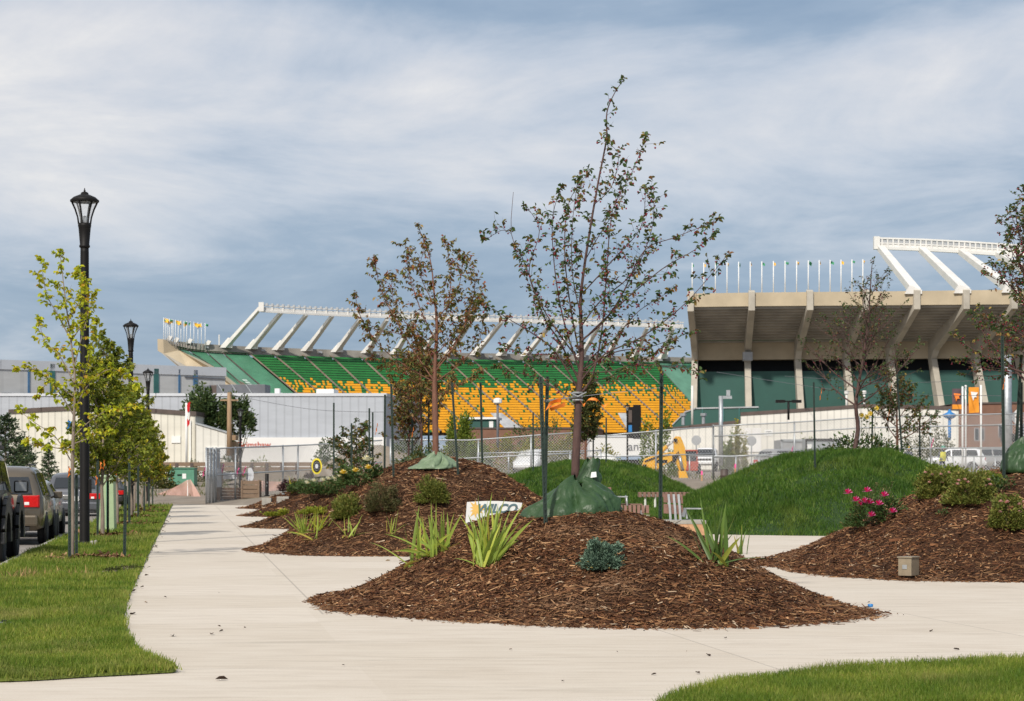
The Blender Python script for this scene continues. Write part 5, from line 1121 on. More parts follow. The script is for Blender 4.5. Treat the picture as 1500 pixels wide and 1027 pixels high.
mb = MB(); mb.box(((bx(976)+bx(1033))/2, -.05, bz(776)), (bx(1033)-bx(976), .08, .24)); mb.build('fascia', M['decorwood'], o, bevel=.01)
mb = MB(); mb.box(((bx(976)+bx(1033))/2, .35, .1), (.9, .7, .28)); mb.build('plinth', M['concrete_b'], o)
# ---------------------------------------------------------------- vehicles
def tyre(o, x, y, r, w, mats=None):
    t = MB(); t.lathe([(r*.62, -w/2), (r*.93, -w/2), (r, -w*.36), (r, w*.36), (r*.93, w/2), (r*.62, w/2)], 28, (0, 0, 0), 'x'); T_ = t.build('wheel', M['rubber'], o, True); T_.location = (x, y, r)
    m = MB(); sg_ = 1 if x > 0 else -1
    m.lathe([(r*.64, -w*.3), (r*.64, w*.3)], 24, (0, 0, 0), 'x')
    for k in range(5):
        a = k*1.2566; m.beam((sg_*w*.36, 0, 0), (sg_*w*.36, r*.58*math.cos(a), r*.58*math.sin(a)), r*.2, .03, up=(1, 0, 0))
    m.lathe([(r*.64, sg_*w*.34), (r*.56, sg_*w*.36)], 24, (0, 0, 0), 'x')
    m.build('rim', M['rim'], T_)
def car(name, label, cat, loc, rz, st, body, wheels, wr, glassq, rear=None, group='cars parked along the kerb', tail=True, plate=True):
    """st: stations along y (y, z_sill, z_belt, z_top, half width, half width of the roof)"""
    o = thing(name, label, cat, loc, rz, group); mb = MB(); rings = []
    for y, zs, zb, zt, w, wt in st:
        rings.append([(w*.80, zs), (w*.97, zs+.08), (w, zs+(zb-zs)*.5), (w*.97, zb), (wt+(w*.97-wt)*.12, zt-(zt-zb)*.12), (wt*.9, zt-.01*(zt > zb+.1)), (wt*.5, zt+.012), (0, zt+.018)])
    vs = []; n = 15
    for (y, *_), rg in zip(st, rings):
        vs += [(x, y, z) for x, z in rg]+[(-x, y, z) for x, z in rg[-2::-1]]
    fs = [(i*n+k, i*n+k+1, (i+1)*n+k+1, (i+1)*n+k) for i in range(len(st)-1) for k in range(n-1)]
    fs += [(i*n+n-1, i*n, (i+1)*n, (i+1)*n+n-1) for i in range(len(st)-1)]
    fs += [tuple(range(n-1, -1, -1)), tuple((len(st)-1)*n+k for k in range(n))]
    mb.add(vs, fs); mb.build('body', body, o, True, bevel=0)
    ybs = [q[0] for q in st]
    def side(y, f):      # point on the glass line
        for a, b in zip(st, st[1:]):
            if a[0] <= y <= b[0]:
                t = (y-a[0])/(b[0]-a[0]); q = [lerp(i, j, t) for i, j in zip(a, b)]; break
        _, zs, zb, zt, w, wt = q; x0, x1 = w*.97, wt+(w*.97-wt)*.12; z0, z1 = zb, zt-(zt-zb)*.12
        return lerp(x0, x1, f), y, lerp(z0, z1, f)
    for ya, yb, yc, yd in glassq:        # bottom a..b, top c..d
        for sgn in (-1, 1):
            m = MB(); q = [side(ya, .08), side(yb, .08), side(yd, .93), side(yc, .93)]; m.prism([((x+.006)*sgn, y, z) for x, y, z in q], (.012*sgn, 0, .002)); m.build('window', M['glass'], o)
    for wy in wheels:
        for sgn in (-1, 1):
            w = max(q[4] for q in st); 
            a = MB(); a.lathe([(wr*1.16, -.02), (wr*1.16, .025), (wr*1.02, .03)], 28, (0, 0, 0), 'x'); q = a.build('wheel_arch', M['plastic'], o, True); q.location = (sgn*(w*.985), wy, wr*1.02)
            tyre(o, sgn*(w-.085), wy, wr, .22)
    y0, zs, zb, zt, w, wt = st[0]; y1 = st[-1][0]
    if tail:
        for sgn in (-1, 1):
            m = MB(); zc = zb-.08 if tail is True else tail; th = .19 if tail is True else .27; m.box((sgn*(w*.76), y0-.005, zc), (w*.42, .08, th)); m.box((sgn*(w*.955), y0+.14, zc), (.07, .32, th*1.05)); m.build('tail_light', M['red'], o, bevel=.02)
            m = MB(); m.box((sgn*(w*.68), y0-.03, zc-.05), (w*.12, .05, .07)); m.build('reverse_light', M['white'], o, bevel=.01)
            m = MB(); m.box((sgn*(w*.8), y1-.0, zb-.18), (w*.3, .06, .16)); m.build('headlight', M['clear'], o, bevel=.02)
    m = MB(); m.box((0, y0-.03, zs+.18), (w*1.9, .16, .26)); m.build('bumper', body, o, bevel=.05)
    m = MB(); m.box((0, y1+.02, zs+.18), (w*1.8, .14, .26)); m.build('bumper', body, o, bevel=.05)
    m = MB(); m.box((0, y0-.05, zs-.0), (w*1.5, .1, .08)); m.build('bumper_trim', M['plastic'], o)
    if plate: m = MB(); m.box((0, y0-.12, zs+.42), (.31, .02, .16)); m.build('number_plate', M['white'], o)
    if rear:
        a, b = rear; qa, qb = st[a], st[b]; m = MB()
        pa = Vector((0, qa[0], lerp(qa[3], qb[3], .12))); y_a = lerp(qa[0], qb[0], .12); y_b = lerp(qa[0], qb[0], .86); z_a = lerp(qa[3], qb[3], .12); z_b = lerp(qa[3], qb[3], .86); wa = lerp(qa[5], qb[5], .12)*.86; wb = lerp(qa[5], qb[5], .86)*.84
        nn = Vector((0, -(z_b-z_a), (y_b-y_a))).normalized()*.012
        m.prism([Vector((-wa, y_a, z_a))+nn*1.8, Vector((wa, y_a, z_a))+nn*1.8, Vector((wb, y_b, z_b))+nn*1.8, Vector((-wb, y_b, z_b))+nn*1.8], nn); m.build('rear_window', M['glass'], o)
        m = MB(); m.beam((.05, y_a-.03, z_a+.02), (wa*.6, y_a-.02, z_a+.05), .02, .02); m.build('wiper', M['plastic'], o)
    return o, side
M['taupe'] = pm('taupe_car_paint', (.15, .122, .088), .28, .55, .05, 1, coat=.6); M['silver'] = pm('silver_car_paint', (.42, .41, .39), .28, .6, .05, 1, coat=.5)
M['darkgrey'] = pm('grey_car_paint', (.13, .135, .15), .28, .5, .06, 1, coat=.5); M['blackcar'] = pm('dusty_black_paint', (.03, .03, .028), .4, .2, .3, 4, coat=.3); M['redcar'] = pm('dark_red_paint', (.12, .02, .025), .3, .3, .1, 2, coat=.5); M['whitecar'] = pm('white_car_paint', (.75, .76, .77), .3, 0, .03, 1, coat=.5)
hd = math.atan(.159); RZ = -.12
def park(Y, w=.95, gap=.22):   # right side wheels just off the kerb; Y of the car's middle
    return (kx(Y)-.15-(w+gap)/math.cos(hd), Y, RZ)
van = [(-2.5, .38, .98, 1.00, .90, .84), (-2.46, .33, 1.06, 1.10, .965, .86), (-2.28, .32, 1.08, 1.62, .985, .74), (-2.05, .31, 1.08, 1.76, .99, .72), (-1, .30, 1.05, 1.80, .99, .73), (.2, .30, 1.02, 1.78, .99, .73), (.75, .30, 1.0, 1.66, .985, .70), (1.55, .30, .98, 1.06, .97, .80), (2.1, .32, .86, .90, .92, .78), (2.45, .38, .70, .74, .78, .6)]
o, sd = car('minivan', 'taupe minivan with a large red tail light, second car from the near end', 'car', park(49.2), hd, van, M['taupe'], (-1.55, 1.5), .345, [(-2.12, -1.15, -2.02, -1.1), (-1.05, .0, -1.0, .0), (.1, 1.1, .1, .6)], (1, 2), tail=1.0)
for sgn in (-1, 1):
    m = MB(); m.box((sgn*1.1, .95, 1.12), (.2, .1, .17)); m.beam((sgn*.93, .95, 1.05), (sgn*1.03, .95, 1.1), .04, .05); m.build('mirror', M['taupe'], o, bevel=.03)
m = MB(); m.tube([(.55, -2.62, .30), (.55, -2.4, .31)], .045, 10); m.build('exhaust', M['rim'], o)
for x in (-.6, .6): m = MB(); m.tube([(x, -1.9, 1.84), (x, .4, 1.85)], .02, 6); m.build('roof_rail', M['plastic'], o)
sedan = [(-2.35, .38, .92, .95, .86, .7), (-2.28, .33, 1.0, 1.04, .90, .72), (-1.75, .3, 1.0, 1.07, .92, .72), (-1.1, .28, .98, 1.42, .92, .62), (-.3, .28, .96, 1.48, .92, .63), (.4, .28, .95, 1.42, .92, .62), (1.1, .28, .93, 1.0, .91, .7), (1.9, .3, .84, .88, .88, .7), (2.3, .36, .68, .72, .76, .55)]
o, sd = car('sedan', 'pale silver sedan parked ahead of the taupe minivan', 'car', park(55.0, .92, .30), hd, sedan, M['silver'], (-1.4, 1.4), .325, [(-1.3, -.3, -1.0, -.3), (-.2, .8, -.2, .35)], (2, 3))
m = MB(); m.box((1.02, .75, 1.0), (.18, .09, .14)); m.build('mirror', M['silver'], o, bevel=.03)
suv = [(-2.3, .42, 1.0, 1.04, .88, .8), (-2.26, .38, 1.08, 1.12, .93, .8), (-1.95, .36, 1.08, 1.58, .95, .70), (-1.7, .36, 1.08, 1.66, .95, .70), (-.4, .36, 1.05, 1.70, .95, .70), (.3, .36, 1.03, 1.66, .95, .70), (1.1, .36, 1.02, 1.08, .94, .74), (1.9, .38, .94, .98, .9, .74), (2.25, .42, .76, .8, .8, .6)]
suvg = [(-1.8, -.9, -1.7, -.9), (-.8, .05, -.8, .05), (.15, .8, .15, .45)]
o, sd = car('hatchback', 'dark grey sport utility car behind the near lamp post', 'car', park(69.5, .95, -.35), hd, suv, M['darkgrey'], (-1.4, 1.4), .36, suvg, (1, 2))
m = MB(); m.box((1.05, .85, 1.1), (.2, .1, .16)); m.build('mirror', M['darkgrey'], o, bevel=.03)
o, sd = car('hatchback', 'dark car parked between the dark grey and the farthest black car', 'car', park(83, .95, -.2), hd, suv, M['blackcar'], (-1.4, 1.4), .36, suvg, (1, 2))
o, sd = car('sedan', 'farthest black parked car, tail light showing between the trunks', 'car', park(95, .92, -.3), hd, sedan, M['blackcar'], (-1.4, 1.4), .325, [(-1.3, -.3, -1.0, -.3), (-.2, .8, -.2, .35)], (2, 3))
jeep = [(-2.35, .55, 1.15, 1.18, .82, .78), (-2.3, .52, 1.18, 1.80, .84, .72), (-1.2, .5, 1.18, 1.84, .84, .72), (.15, .5, 1.16, 1.84, .84, .71), (.4, .5, 1.14, 1.74, .84, .70), (.72, .5, 1.12, 1.20, .83, .74), (1.3, .52, 1.10, 1.15, .80, .7), (1.95, .55, 1.06, 1.10, .76, .66), (2.1, .58, .98, 1.02, .72, .6)]
o, sd = car('off_road_car', 'dusty black off-road car with fender flares cut off by the left edge', 'car', park(38.0, .98, .09), hd, jeep, M['blackcar'], (-1.45, 1.42), .42, [(-2.15, -1.2, -2.15, -1.2), (-1.1, -.2, -1.1, -.2), (-.1, .6, -.1, .35)], None, tail=False)
o.scale = (1.04, 1.04, 1.08)
for wy in (-1.45, 1.42):
    for sgn in (-1, 1):
        m = MB(); pts = [(sgn*.9, wy+.62*math.cos(a), .45+.55*math.sin(a)) for a in [R(-10+20*i) for i in range(11)]]
        for a, b in zip(pts, pts[1:]): m.beam(a, b, .28, .07, up=(1, 0, 0))
        m.build('fender_flare', M['plastic'], o, bevel=.015)
for sgn in (-1, 1):
    m = MB(); m.box((sgn*1.0, .42, 1.28), (.26, .14, .22)); m.build('mirror', M['plastic'], o, bevel=.04); m = MB(); m.box((sgn*1.0, .345, 1.28), (.2, .01, .16)); m.build('mirror_glass', M['rim'], o)
m = MB(); m.beam((-.7, -1.8, 1.95), (-.7, .1, 1.95), .05, .06); m.beam((.7, -1.8, 1.95), (.7, .1, 1.95), .05, .06); m.tube([(-.7, -.1, 1.99), (.7, -.1, 1.99)], .06, 8); m.build('roof_rack', M['plastic'], o)
# white pickup on the site, facing the camera
pk = [(-2.9, .55, 1.05, 1.08, .96, .9), (-2.85, .5, 1.12, 1.15, .99, .9), (-.75, .5, 1.12, 1.16, 1.0, .9), (-.7, .5, 1.16, 1.85, 1.0, .74), (.6, .5, 1.16, 1.92, 1.0, .74), (.8, .5, 1.16, 1.86, 1.0, .73), (1.4, .5, 1.16, 1.24, .99, .85), (2.4, .52, 1.12, 1.18, .97, .85), (2.75, .6, 1.0, 1.05, .9, .8)]
def pickup(label, px, Y, pb, rz, mat):
    p = W(px, pb, Y); p.z = terrain(p.x, Y); o, sd = car('pickup_truck', label, 'truck', p, rz, pk, mat, (-1.8, 1.75), .42, [(-.55, .3, -.55, .3), (.4, 1.1, .4, .8)], None, None, False, False)
    m = MB(); m.box((0, 2.78, .86), (1.25, .06, .36)); m.build('grille', M['plastic'], o, bevel=.03); m = MB(); m.prism([(-.84, 1.42, 1.26), (.84, 1.42, 1.26), (.68, .86, 1.80), (-.68, .86, 1.80)], (0, .02, .02)); m.build('windscreen', M['glass'], o)
    for s_ in (-1, 1): m = MB(); m.box((s_*.78, 2.74, .95), (.24, .08, .18)); m.build('headlight', M['rim'], o, bevel=.02); m = MB(); m.box((s_*1.14, .95, 1.3), (.22, .1, .24)); m.build('mirror', M['plastic'], o)
    return o
pickup('white pickup truck facing the camera right of the yellow excavator', 1036, 168, 688, R(180-12), M['whitecar'])
for px, Y, pb, rz, st_, mat, lb, gl in ((778, 150, 690, R(168), van, 'whitecar', 'white van parked behind the low crowd-control fence', [(-2.12, -1.15, -2.02, -1.1), (-1.05, 0, -1, 0), (.1, 1.1, .1, .6)]), (1160, 128, 698, R(-60), suv, 'silver', 'silver car just showing above the large berm crest', suvg), (1395, 150, 690, R(80), suv, 'whitecar', 'white car behind the far right fence', suvg), (1430, 165, 690, R(95), van, 'silver', 'silver van behind the far right fence beside the brick building', [(-2.12, -1.15, -2.02, -1.1), (-1.05, 0, -1, 0), (.1, 1.1, .1, .6)])):
    p = W(px, pb, Y); p.z = terrain(p.x, Y); car('parked_car', lb, 'car', p, rz, st_, M[mat], (-1.4, 1.4), .34, gl, (1, 2), 'vehicles on the building site')
# excavator
Y = 126; s = Y/3000; b = W(962, 716, Y); b.z = terrain(b.x, Y); o = thing('excavator', 'yellow excavator with its arm bent down between the two grass berms', 'excavator', b)
def E(px, py, d=0): return Vector(((px-962)*s, d, HC-(py-698)*s-b.z))
m = MB(); m.prism([E(940, 683, -.25), E(944, 672, -.25), E(958, 667, -.25), E(982, 662, -.25), E(990, 663, -.25), E(991, 672, -.25), E(984, 675, -.25), E(966, 685, -.25), E(955, 693, -.25), E(942, 692, -.25)], (0, .5, 0)); m.build('boom', M['yellow'], o, bevel=.03)
m = MB(); m.prism([E(986.5, 642, -.18), E(990, 639, -.18), E(997, 640, -.18), E(1003, 655, -.18), E(1006, 682, -.18), E(1003, 692, -.18), E(995, 690, -.18), E(987, 672, -.18)], (0, .36, 0)); m.build('arm', M['yellow'], o, bevel=.03)
m = MB(); m.tube([E(961, 667, -.1), E(977, 654, -.1)], .13, 10); m.build('cylinder_barrel', M['yellow'], o, True); m = MB(); m.tube([E(977, 654, -.1), E(988, 645, -.1)], .06, 8); m.build('cylinder_rod', M['rim'], o, True)
m = MB(); m.prism([E(993, 690, -.35), E(1004, 690, -.35), E(1012, 711, -.35), E(1000, 709, -.35), E(995, 704, -.35)], (0, .7, 0)); m.build('bucket', M['yellow'], o, bevel=.03)
m = MB(); m.prism([E(984, 668, -.27), E(991, 666, -.27), E(990, 676, -.27), E(985, 678, -.27)], (0, .54, 0)); m.build('boom_joint', M['black'], o)
m = MB(); m.box((E(968, 676).x, -.27, E(968, 676).z), (.75, .02, .2)); m.build('lettering', M['black'], o)
m = MB(); m.tube([E(985, 672, -.32), E(993, 662, -.3), E(996, 676, -.3), E(999, 690, -.3)], .05, 6); m.tube([E(944, 676, -.3), E(960, 670, -.3), E(982, 665, -.3)], .045, 6); m.build('hose', M['rubber'], o)
m = MB(); m.tube([E(995, 668, -.26), E(999, 688, -.26)], .1, 8); m.build('bucket_cylinder', M['rim'], o, True)
for q_ in ((989, 645), (990, 668), (999, 688), (944, 688)):
    m = MB(); p_ = E(*q_, -.3); m.lathe([(.12, -.02), (.12, .03), (.05, .05)], 10, (p_.x, p_.y, p_.z), 'y'); m.build('pin', M['black'], o)
m = MB(); m.box((E(944, 684).x, -.27, E(944, 684).z), (.22, .02, .3)); m.build('vent', M['black'], o)
m = MB(); m.prism([E(918, 712, .6), E(918, 694, .6), E(926, 690, .6), E(950, 690, .6), E(956, 700, .6), E(956, 712, .6)], (0, 1.8, 0)); m.build('house', M['yellow'], o, bevel=.05)
for d in (.4, 2.2): m = MB(); m.prism([E(915, 722, d), E(913, 717, d), E(917, 712, d), E(955, 712, d), E(959, 717, d), E(957, 722, d)], (0, .4, 0)); m.build('track', M['rubber'], o)
# orange loader behind
p = W(1009, 692, 150); p.z = terrain(p.x, 150); o = thing('skid_loader', 'small orange-red loader behind the excavator arm', 'loader', p); 
m = MB(); m.box((0, 0, .55), (1.3, 1.6, .7)); m.build('body', pm('loader_orange', (.4, .05, .02), .5), o, bevel=.08); m = MB(); m.box((0, -.1, 1.25), (1.0, 1.1, .8)); m.build('cab_window', M['glass'], o, bevel=.04)
m = MB(); m.box((0, -.1, 1.7), (1.15, 1.25, .1)); m.box((-.55, -.6, 1.25), (.1, .1, .9)); m.box((.55, -.6, 1.25), (.1, .1, .9)); m.build('cab_frame', bpy.data.materials['loader_orange'], o)
for x in (-.7, .7):
    for y in (-.5, .5): m = MB(); m.lathe([(.3, -.12), (.36, -.1), (.36, .1), (.3, .12)], 16, (x, y, .36), 'x'); m.build('wheel', M['rubber'], o, True)
# trailers, container, dome
def boxy(name, label, cat, px0, px1, pt, pb, Y, depth, mat, trim=None, rib=0):
    a, b_ = W(px0, pb, Y), W(px1, pt, Y); o = thing(name, label, cat, ((a.x+b_.x)/2, Y, a.z)); w, h = b_.x-a.x, b_.z-a.z
    mb = MB(); mb.box((0, depth/2, h/2+.2*(rib == 9)), (w, depth, h)); mb.build('body', mat, o, bevel=.03)
    if trim:
        mb = MB(); mb.box((0, -.02, h-.06), (w+.1, .1, .16)); mb.box((-w/2, -.02, h/2), (.12, .1, h)); mb.box((w/2, -.02, h/2), (.12, .1, h)); mb.build('trim', trim, o)
    return o, w, h
o, w, h = boxy('container', 'grey metal container with a dark rim behind the berm crest', 'container', 1181, 1230, 643, 690, 135, 4, M['galv'], M['plastic']); mb = MB(); mb.box((-w*.42, -.03, h-.5), (.35, .03, .3)); mb.build('label_plate', M['white'], o)
o, w, h = boxy('container', 'grey corrugated container left of the dark-rimmed one', 'container', 1145, 1179, 644, 690, 137, 4, M['steelg'], M['galv'])
o, w, h = boxy('trailer', 'white semi trailer with dark lettering left of the excavator', 'trailer', 862, 951, 638, 668, 170, 2.6, M['whitewall'], M['band'])
text('an', 1.0, M['roofgrey'], o, (w*.24, -.06, h*.45), (R(90), 0, 0)); mb = MB(); mb.box((0, 1, -.5), (w*.9, 1.2, .4)); mb.build('chassis', M['black'], o)
for x in (-w*.3, w*.3, w*.38): mb = MB(); mb.lathe([(.4, -.15), (.5, -.12), (.5, .12), (.4, .15)], 16, (0, 0, 0), 'y'); q = mb.build('wheel', M['rubber'], o, True); q.location = (x, .3, -.9)
p = W(885, 680, 140); o = thing('fabric_dome', 'low white dome-shaped cover behind the middle berm', 'cover', p); mb = MB(); mb.lathe([(1.0*math.cos(a), .75*math.sin(a)) for a in [i*.157 for i in range(10)]]+[(.02, .75)], 20); mb.build('cover', M['white'], o, True); mb = MB(); mb.box((0, 0, -.1), (1.9, 1.9, .2)); mb.build('base', M['galv'], o)
# road signs on the site
for px, py, Y, lb in ((1020, 645, 160, 'back of a grey stop sign in front of the white shed, left of the pickup'), (1101, 646, 160, 'back of a grey stop sign right of the yellow-green saplings')):
    p = W(px, py, Y); zt = terrain(p.x, Y); o = thing('road_sign', lb, 'sign', (p.x, Y, zt)); h = p.z-zt; mb = MB(); mb.tube([(0, .05, 0), (0, .05, h+.3)], .05, 6); mb.build('post', M['galv'], o); mb = MB(); mb.prism([(.4*math.cos(R(22.5+45*i)), 0, h+.4*math.sin(R(22.5+45*i))) for i in range(8)], (0, .03, 0)); mb.build('panel', M['steelg'], o)
for k, (px, pt, pb, Y, lb) in enumerate(((1028, 690, 714, 113, 'wooden survey stake with a pink top before the fence gap'), (1077, 680, 700, 113, 'thin survey stake left of the berm'))):
    a = W(px, pb, Y); o = thing('survey_stake', lb, 'stake', a); h = W(px, pt, Y).z-a.z; mb = MB(); mb.box((0, 0, h/2), (.08, .05, h)); mb.build('post', M['decorwood'], o); mb = MB(); mb.box((0, -.005, h-.1), (.09, .07, .22)); mb.build('ribbon', M['pink'], o)
a = W(1061, 705, 114); o = thing('barrel', 'small rusty barrel at the foot of the fence gap', 'barrel', a); mb = MB(); mb.lathe([(.2, 0), (.22, .03), (.22, .3), (.24, .32), (.22, .34), (.22, .62), (.2, .65)], 16); mb.build('drum', M['brown'], o, True); mb = MB(); mb.lathe([(.2, .65), (.2, .67)], 16); mb.build('lid', M['rubber'], o)
# workers behind the berm
def person(label, px, py_top, Y, vest, hat, rz=0, bend=.1):
    t = W(px, py_top, Y); o = thing('person', label, 'person', (t.x, Y, t.z-1.78), rz)
    J = {'pel': (0, 0, .95), 'chest': (0, -.05-bend*.3, 1.32), 'neck': (0, -.06-bend*.5, 1.48), 'head': (0, -.08-bend*.6, 1.64), 'hl': (-.1, 0, .9), 'kl': (-.12, -.06, .5), 'al': (-.12, .02, .08), 'tl': (-.13, -.13, .04), 'hr': (.1, 0, .9), 'kr': (.13, -.1, .5), 'ar': (.14, 0, .08), 'tr': (.15, -.15, .04),
         'sl': (-.19, -.06, 1.42), 'el': (-.27, -.1, 1.14), 'wl': (-.2, -.32, 1.02), 'fl': (-.17, -.42, 1.0), 'sr': (.19, -.06, 1.42), 'er': (.27, -.06, 1.14), 'wr': (.24, -.25, .96), 'fr': (.22, -.34, .92)}
    rad = {'pel': .15, 'chest': .17, 'neck': .06, 'head': .1, 'hl': .1, 'kl': .065, 'al': .045, 'tl': .04, 'hr': .1, 'kr': .065, 'ar': .045, 'tr': .04, 'sl': .075, 'el': .05, 'wl': .035, 'fl': .035, 'sr': .075, 'er': .05, 'wr': .035, 'fr': .035}
    ks = list(J); ed = [('pel', 'chest'), ('chest', 'neck'), ('neck', 'head'), ('pel', 'hl'), ('hl', 'kl'), ('kl', 'al'), ('al', 'tl'), ('pel', 'hr'), ('hr', 'kr'), ('kr', 'ar'), ('ar', 'tr'), ('chest', 'sl'), ('sl', 'el'), ('el', 'wl'), ('wl', 'fl'), ('chest', 'sr'), ('sr', 'er'), ('er', 'wr'), ('wr', 'fr')]
    me = bpy.data.meshes.new('body'); me.from_pydata([J[k] for k in ks], [(ks.index(a), ks.index(b)) for a, b in ed], []); q = link('body', me, o); md = q.modifiers.new('skin', 'SKIN'); md.use_smooth_shade = True
    for k, v in zip(ks, me.skin_vertices[0].data): v.radius = (rad[k]*1.0, rad[k]*.85); v.use_root = k == 'pel'
    q.modifiers.new('sub', 'SUBSURF').render_levels = 2; me.materials.append(vo)
    if vest is not vo: m = MB(); n_ = 14; vs = [(.215*math.cos(k*6.283/n_)*(1-.1*(j == 3)), -.05-.02*j/3+.17*math.sin(k*6.283/n_), (.92, 1.1, 1.3, 1.46)[j]) for j in range(4) for k in range(n_)]; m.add(vs, [(j*n_+k, j*n_+(k+1) % n_, (j+1)*n_+(k+1) % n_, (j+1)*n_+k) for j in range(3) for k in range(n_)]); m.build('vest', vest, o, True, fix=False)
    m = MB(); m.lathe([(.155, 1.68), (.15, 1.70), (.125, 1.71), (.12, 1.76), (.08, 1.81), (.02, 1.83)], 16, (0, -.08-bend*.6, 0)); m.build('hard_hat', hat, o, True)
    m = MB(); m.ball((0, -.17-bend*.6, 1.63), .075); m.build('face', pm('skin', (.45, .26, .18), .6), o, True)
    return o
vo = pm('navy_overall', (.05, .06, .1), .8); hy = pm('yellow_helmet', (.85, .5, .03), .4); hg = pm('green_helmet', (.03, .25, .16), .4); vy = pm('hi_vis_yellow', (.7, .65, .05), .7)
person('worker in a yellow hard hat, only the hat above the berm crest', 1330, 654.5, 119, vo, hy)
person('worker in a green hard hat and yellow vest behind the golden spirea', 1380, 654, 120, vy, hg, .3)
# ---------------------------------------------------------------- buildings
def wallbox(name, label, px0, Y0, px1, Y1, top, depth, mat, trim=None, th=.35, foot=0, roof=None):
    """front wall from (px0,Y0) to (px1,Y1); top = roof line as photo points"""
    a = W(px0, 698, Y0); b = W(px1, 698, Y1); o = thing(name, label, 'building', (a.x, Y0, 0)); o0 = o.location.copy()
    d = Vector((b.x-a.x, b.y-a.y, 0)); rz = math.atan2(d.y, d.x); o.rotation_euler = (0, 0, rz); L = d.length
    poly = [(0, foot), (L, foot)]
    for px, py in reversed(top):
        k = (px-750)/3000     # where the sight line meets the wall
        t = (k*a.y-a.x)/(d.x-k*d.y); Y = a.y+d.y*t; poly.append((t*L, HC-(py-698)/3000*Y))
    mb = MB(); mb.prism([(x, 0, z) for x, z in poly], (0, depth, 0)); mb.build('wall', mat, o)
    if trim:
        mb = MB()
        for (x0, z0), (x1, z1) in zip(poly[2:], poly[3:]):
            mb.prism([(x0+.1*(x0 > x1), -.12, z0-th), (x0+.1*(x0 > x1), -.12, z0+.06), (x1, -.12, z1+.06), (x1, -.12, z1-th)], (0, depth+.3, 0))
        mb.build('roof_edge', trim, o)
    def at(px, py, off=0):
        k = (px-750)/3000; t = (k*a.y-a.x)/(d.x-k*d.y); Y = a.y+d.y*t; return (t*L, -off, HC-(py-698)/3000*Y)
    return o, at
o, at = wallbox('arena_building', 'long pale grey hall with teal and blue wall strips behind the sheds', -60, 252, 330, 282, [(-60, 526), (0, 527.5), (330, 539)], 40, M['arena'], M['band'], 1.15)
for x0, x1, mat, y0 in ((73, 80, 'teal', 533), (40.5, 43, 'bluest', 538), (225, 232, 'teal', 540), (261, 263.5, 'bluest', 541), (283, 289, 'bluest', 542)):
    p, q = at(x0, y0, .06), at(x1, 600, .06); m = MB(); m.box(((p[0]+q[0])/2, -.06, (p[2]+q[2])/2), (q[0]-p[0], .12, p[2]-q[2])); m.build('wall_strip', M['teal' if mat == 'teal' else 'bluest'], o)
for x0, x1 in ((2, 46), (58, 105)): p, q = at(x0, 575.5, .2), at(x1, 579, .2); m = MB(); m.box(((p[0]+q[0])/2, -.3, (p[2]+q[2])/2), (q[0]-p[0], .6, p[2]-q[2])); m.build('canopy', M['roofgrey'], o)
p, q = at(235, 551, .1), at(330, 552, .1); m = MB(); m.box(((p[0]+q[0])/2+2, -.1, p[2]), (q[0]-p[0]-4, .06, .16)); m.build('cable_tray', M['roofgrey'], o)
o, at = wallbox('long_shed', 'long blue-grey corrugated shed with a white lower wall', -80, 200, 565, 196, [(-80, 577), (228, 577), (300, 577), (565, 577)], 24, M['bluegrey'], M['band'], .22)
p, q = at(333, 641, .15), at(566, 690, .15); m = MB(); m.box(((p[0]+q[0])/2, -.12, (p[2]+q[2])/2), (q[0]-p[0], .24, p[2]-q[2])); m.build('lower_wall', M['whitewall'], o)
text('Grimshaw', .80, pm('sign_red', (.45, .05, .02), .5), o, (at(372.5, 652, 0)[0], -.26, at(372, 652)[2]), (R(90), 0, 0), 'lettering', 0, .012)
for x0, x1, y0, mat in ((276, 300, 563, 'roofgrey'), (292, 309, 562.5, 'brown'), (310, 382, 562, 'roofgrey')):
    p, q = at(x0, y0), at(x1, 577); m = MB(); m.box(((p[0]+q[0])/2, 3.2+(x0 == 292)*.6, (p[2]+q[2])/2), (q[0]-p[0], 2.5, p[2]-q[2])); m.build('roof_unit', M[mat], o, bevel=.05)
m = MB()
for px in (313, 333, 354):
    p, q = at(px, 562), at(px+10, 577); m.beam((p[0], 1.8, p[2]), (q[0], 1.8, q[2]), .06, .06)
m.build('brace', M['galv'], o)
p, q = at(461, 569.5), at(487, 577); m = MB(); m.box(((p[0]+q[0])/2, 2, (p[2]+q[2])/2), (q[0]-p[0], 2.5, p[2]-q[2])); m.build('roof_unit', M['whitewall'], o, bevel=.04)
p, q = at(400-3, 568), at(404, 577); m = MB(); m.box(((p[0]+q[0])/2, 2, (p[2]+q[2])/2), (q[0]-p[0], .6, p[2]-q[2])); m.build('roof_vent', M['whitewall'], o)
o, at = wallbox('cream_shed', 'cream metal shed with a brown roof edge behind the street trees', 13, 168, 286, 167, [(13, 601), (60, 598), (150, 594), (228, 600), (286, 604)], 5, M['cream'], M['brown'], .28)
p = at(258, 644); m = MB(); m.box((p[0], -.05, p[2]), (.75, .08, .55)); m.build('wall_sign', M['white'], o)
m = MB(); p, q = at(273, 590, 0), at(273, 690); m.box((p[0]+.35, -.1, 3.0), (.12, .15, 6)); m.build('downpipe', M['white'], o)
o, at = wallbox('lean_to', 'white lean-to shed beside the end of the cream shed', 287, 166, 333, 166, [(287, 620), (333, 634)], 2.2, M['whitesheet'], M['galv'], .06)
p, q = at(303, 655), at(331, 671); m = MB(); m.box(((p[0]+q[0])/2, -.06, (p[2]+q[2])/2), (q[0]-p[0], .12, p[2]-q[2])); m.build('door', M['whitewall'], o)
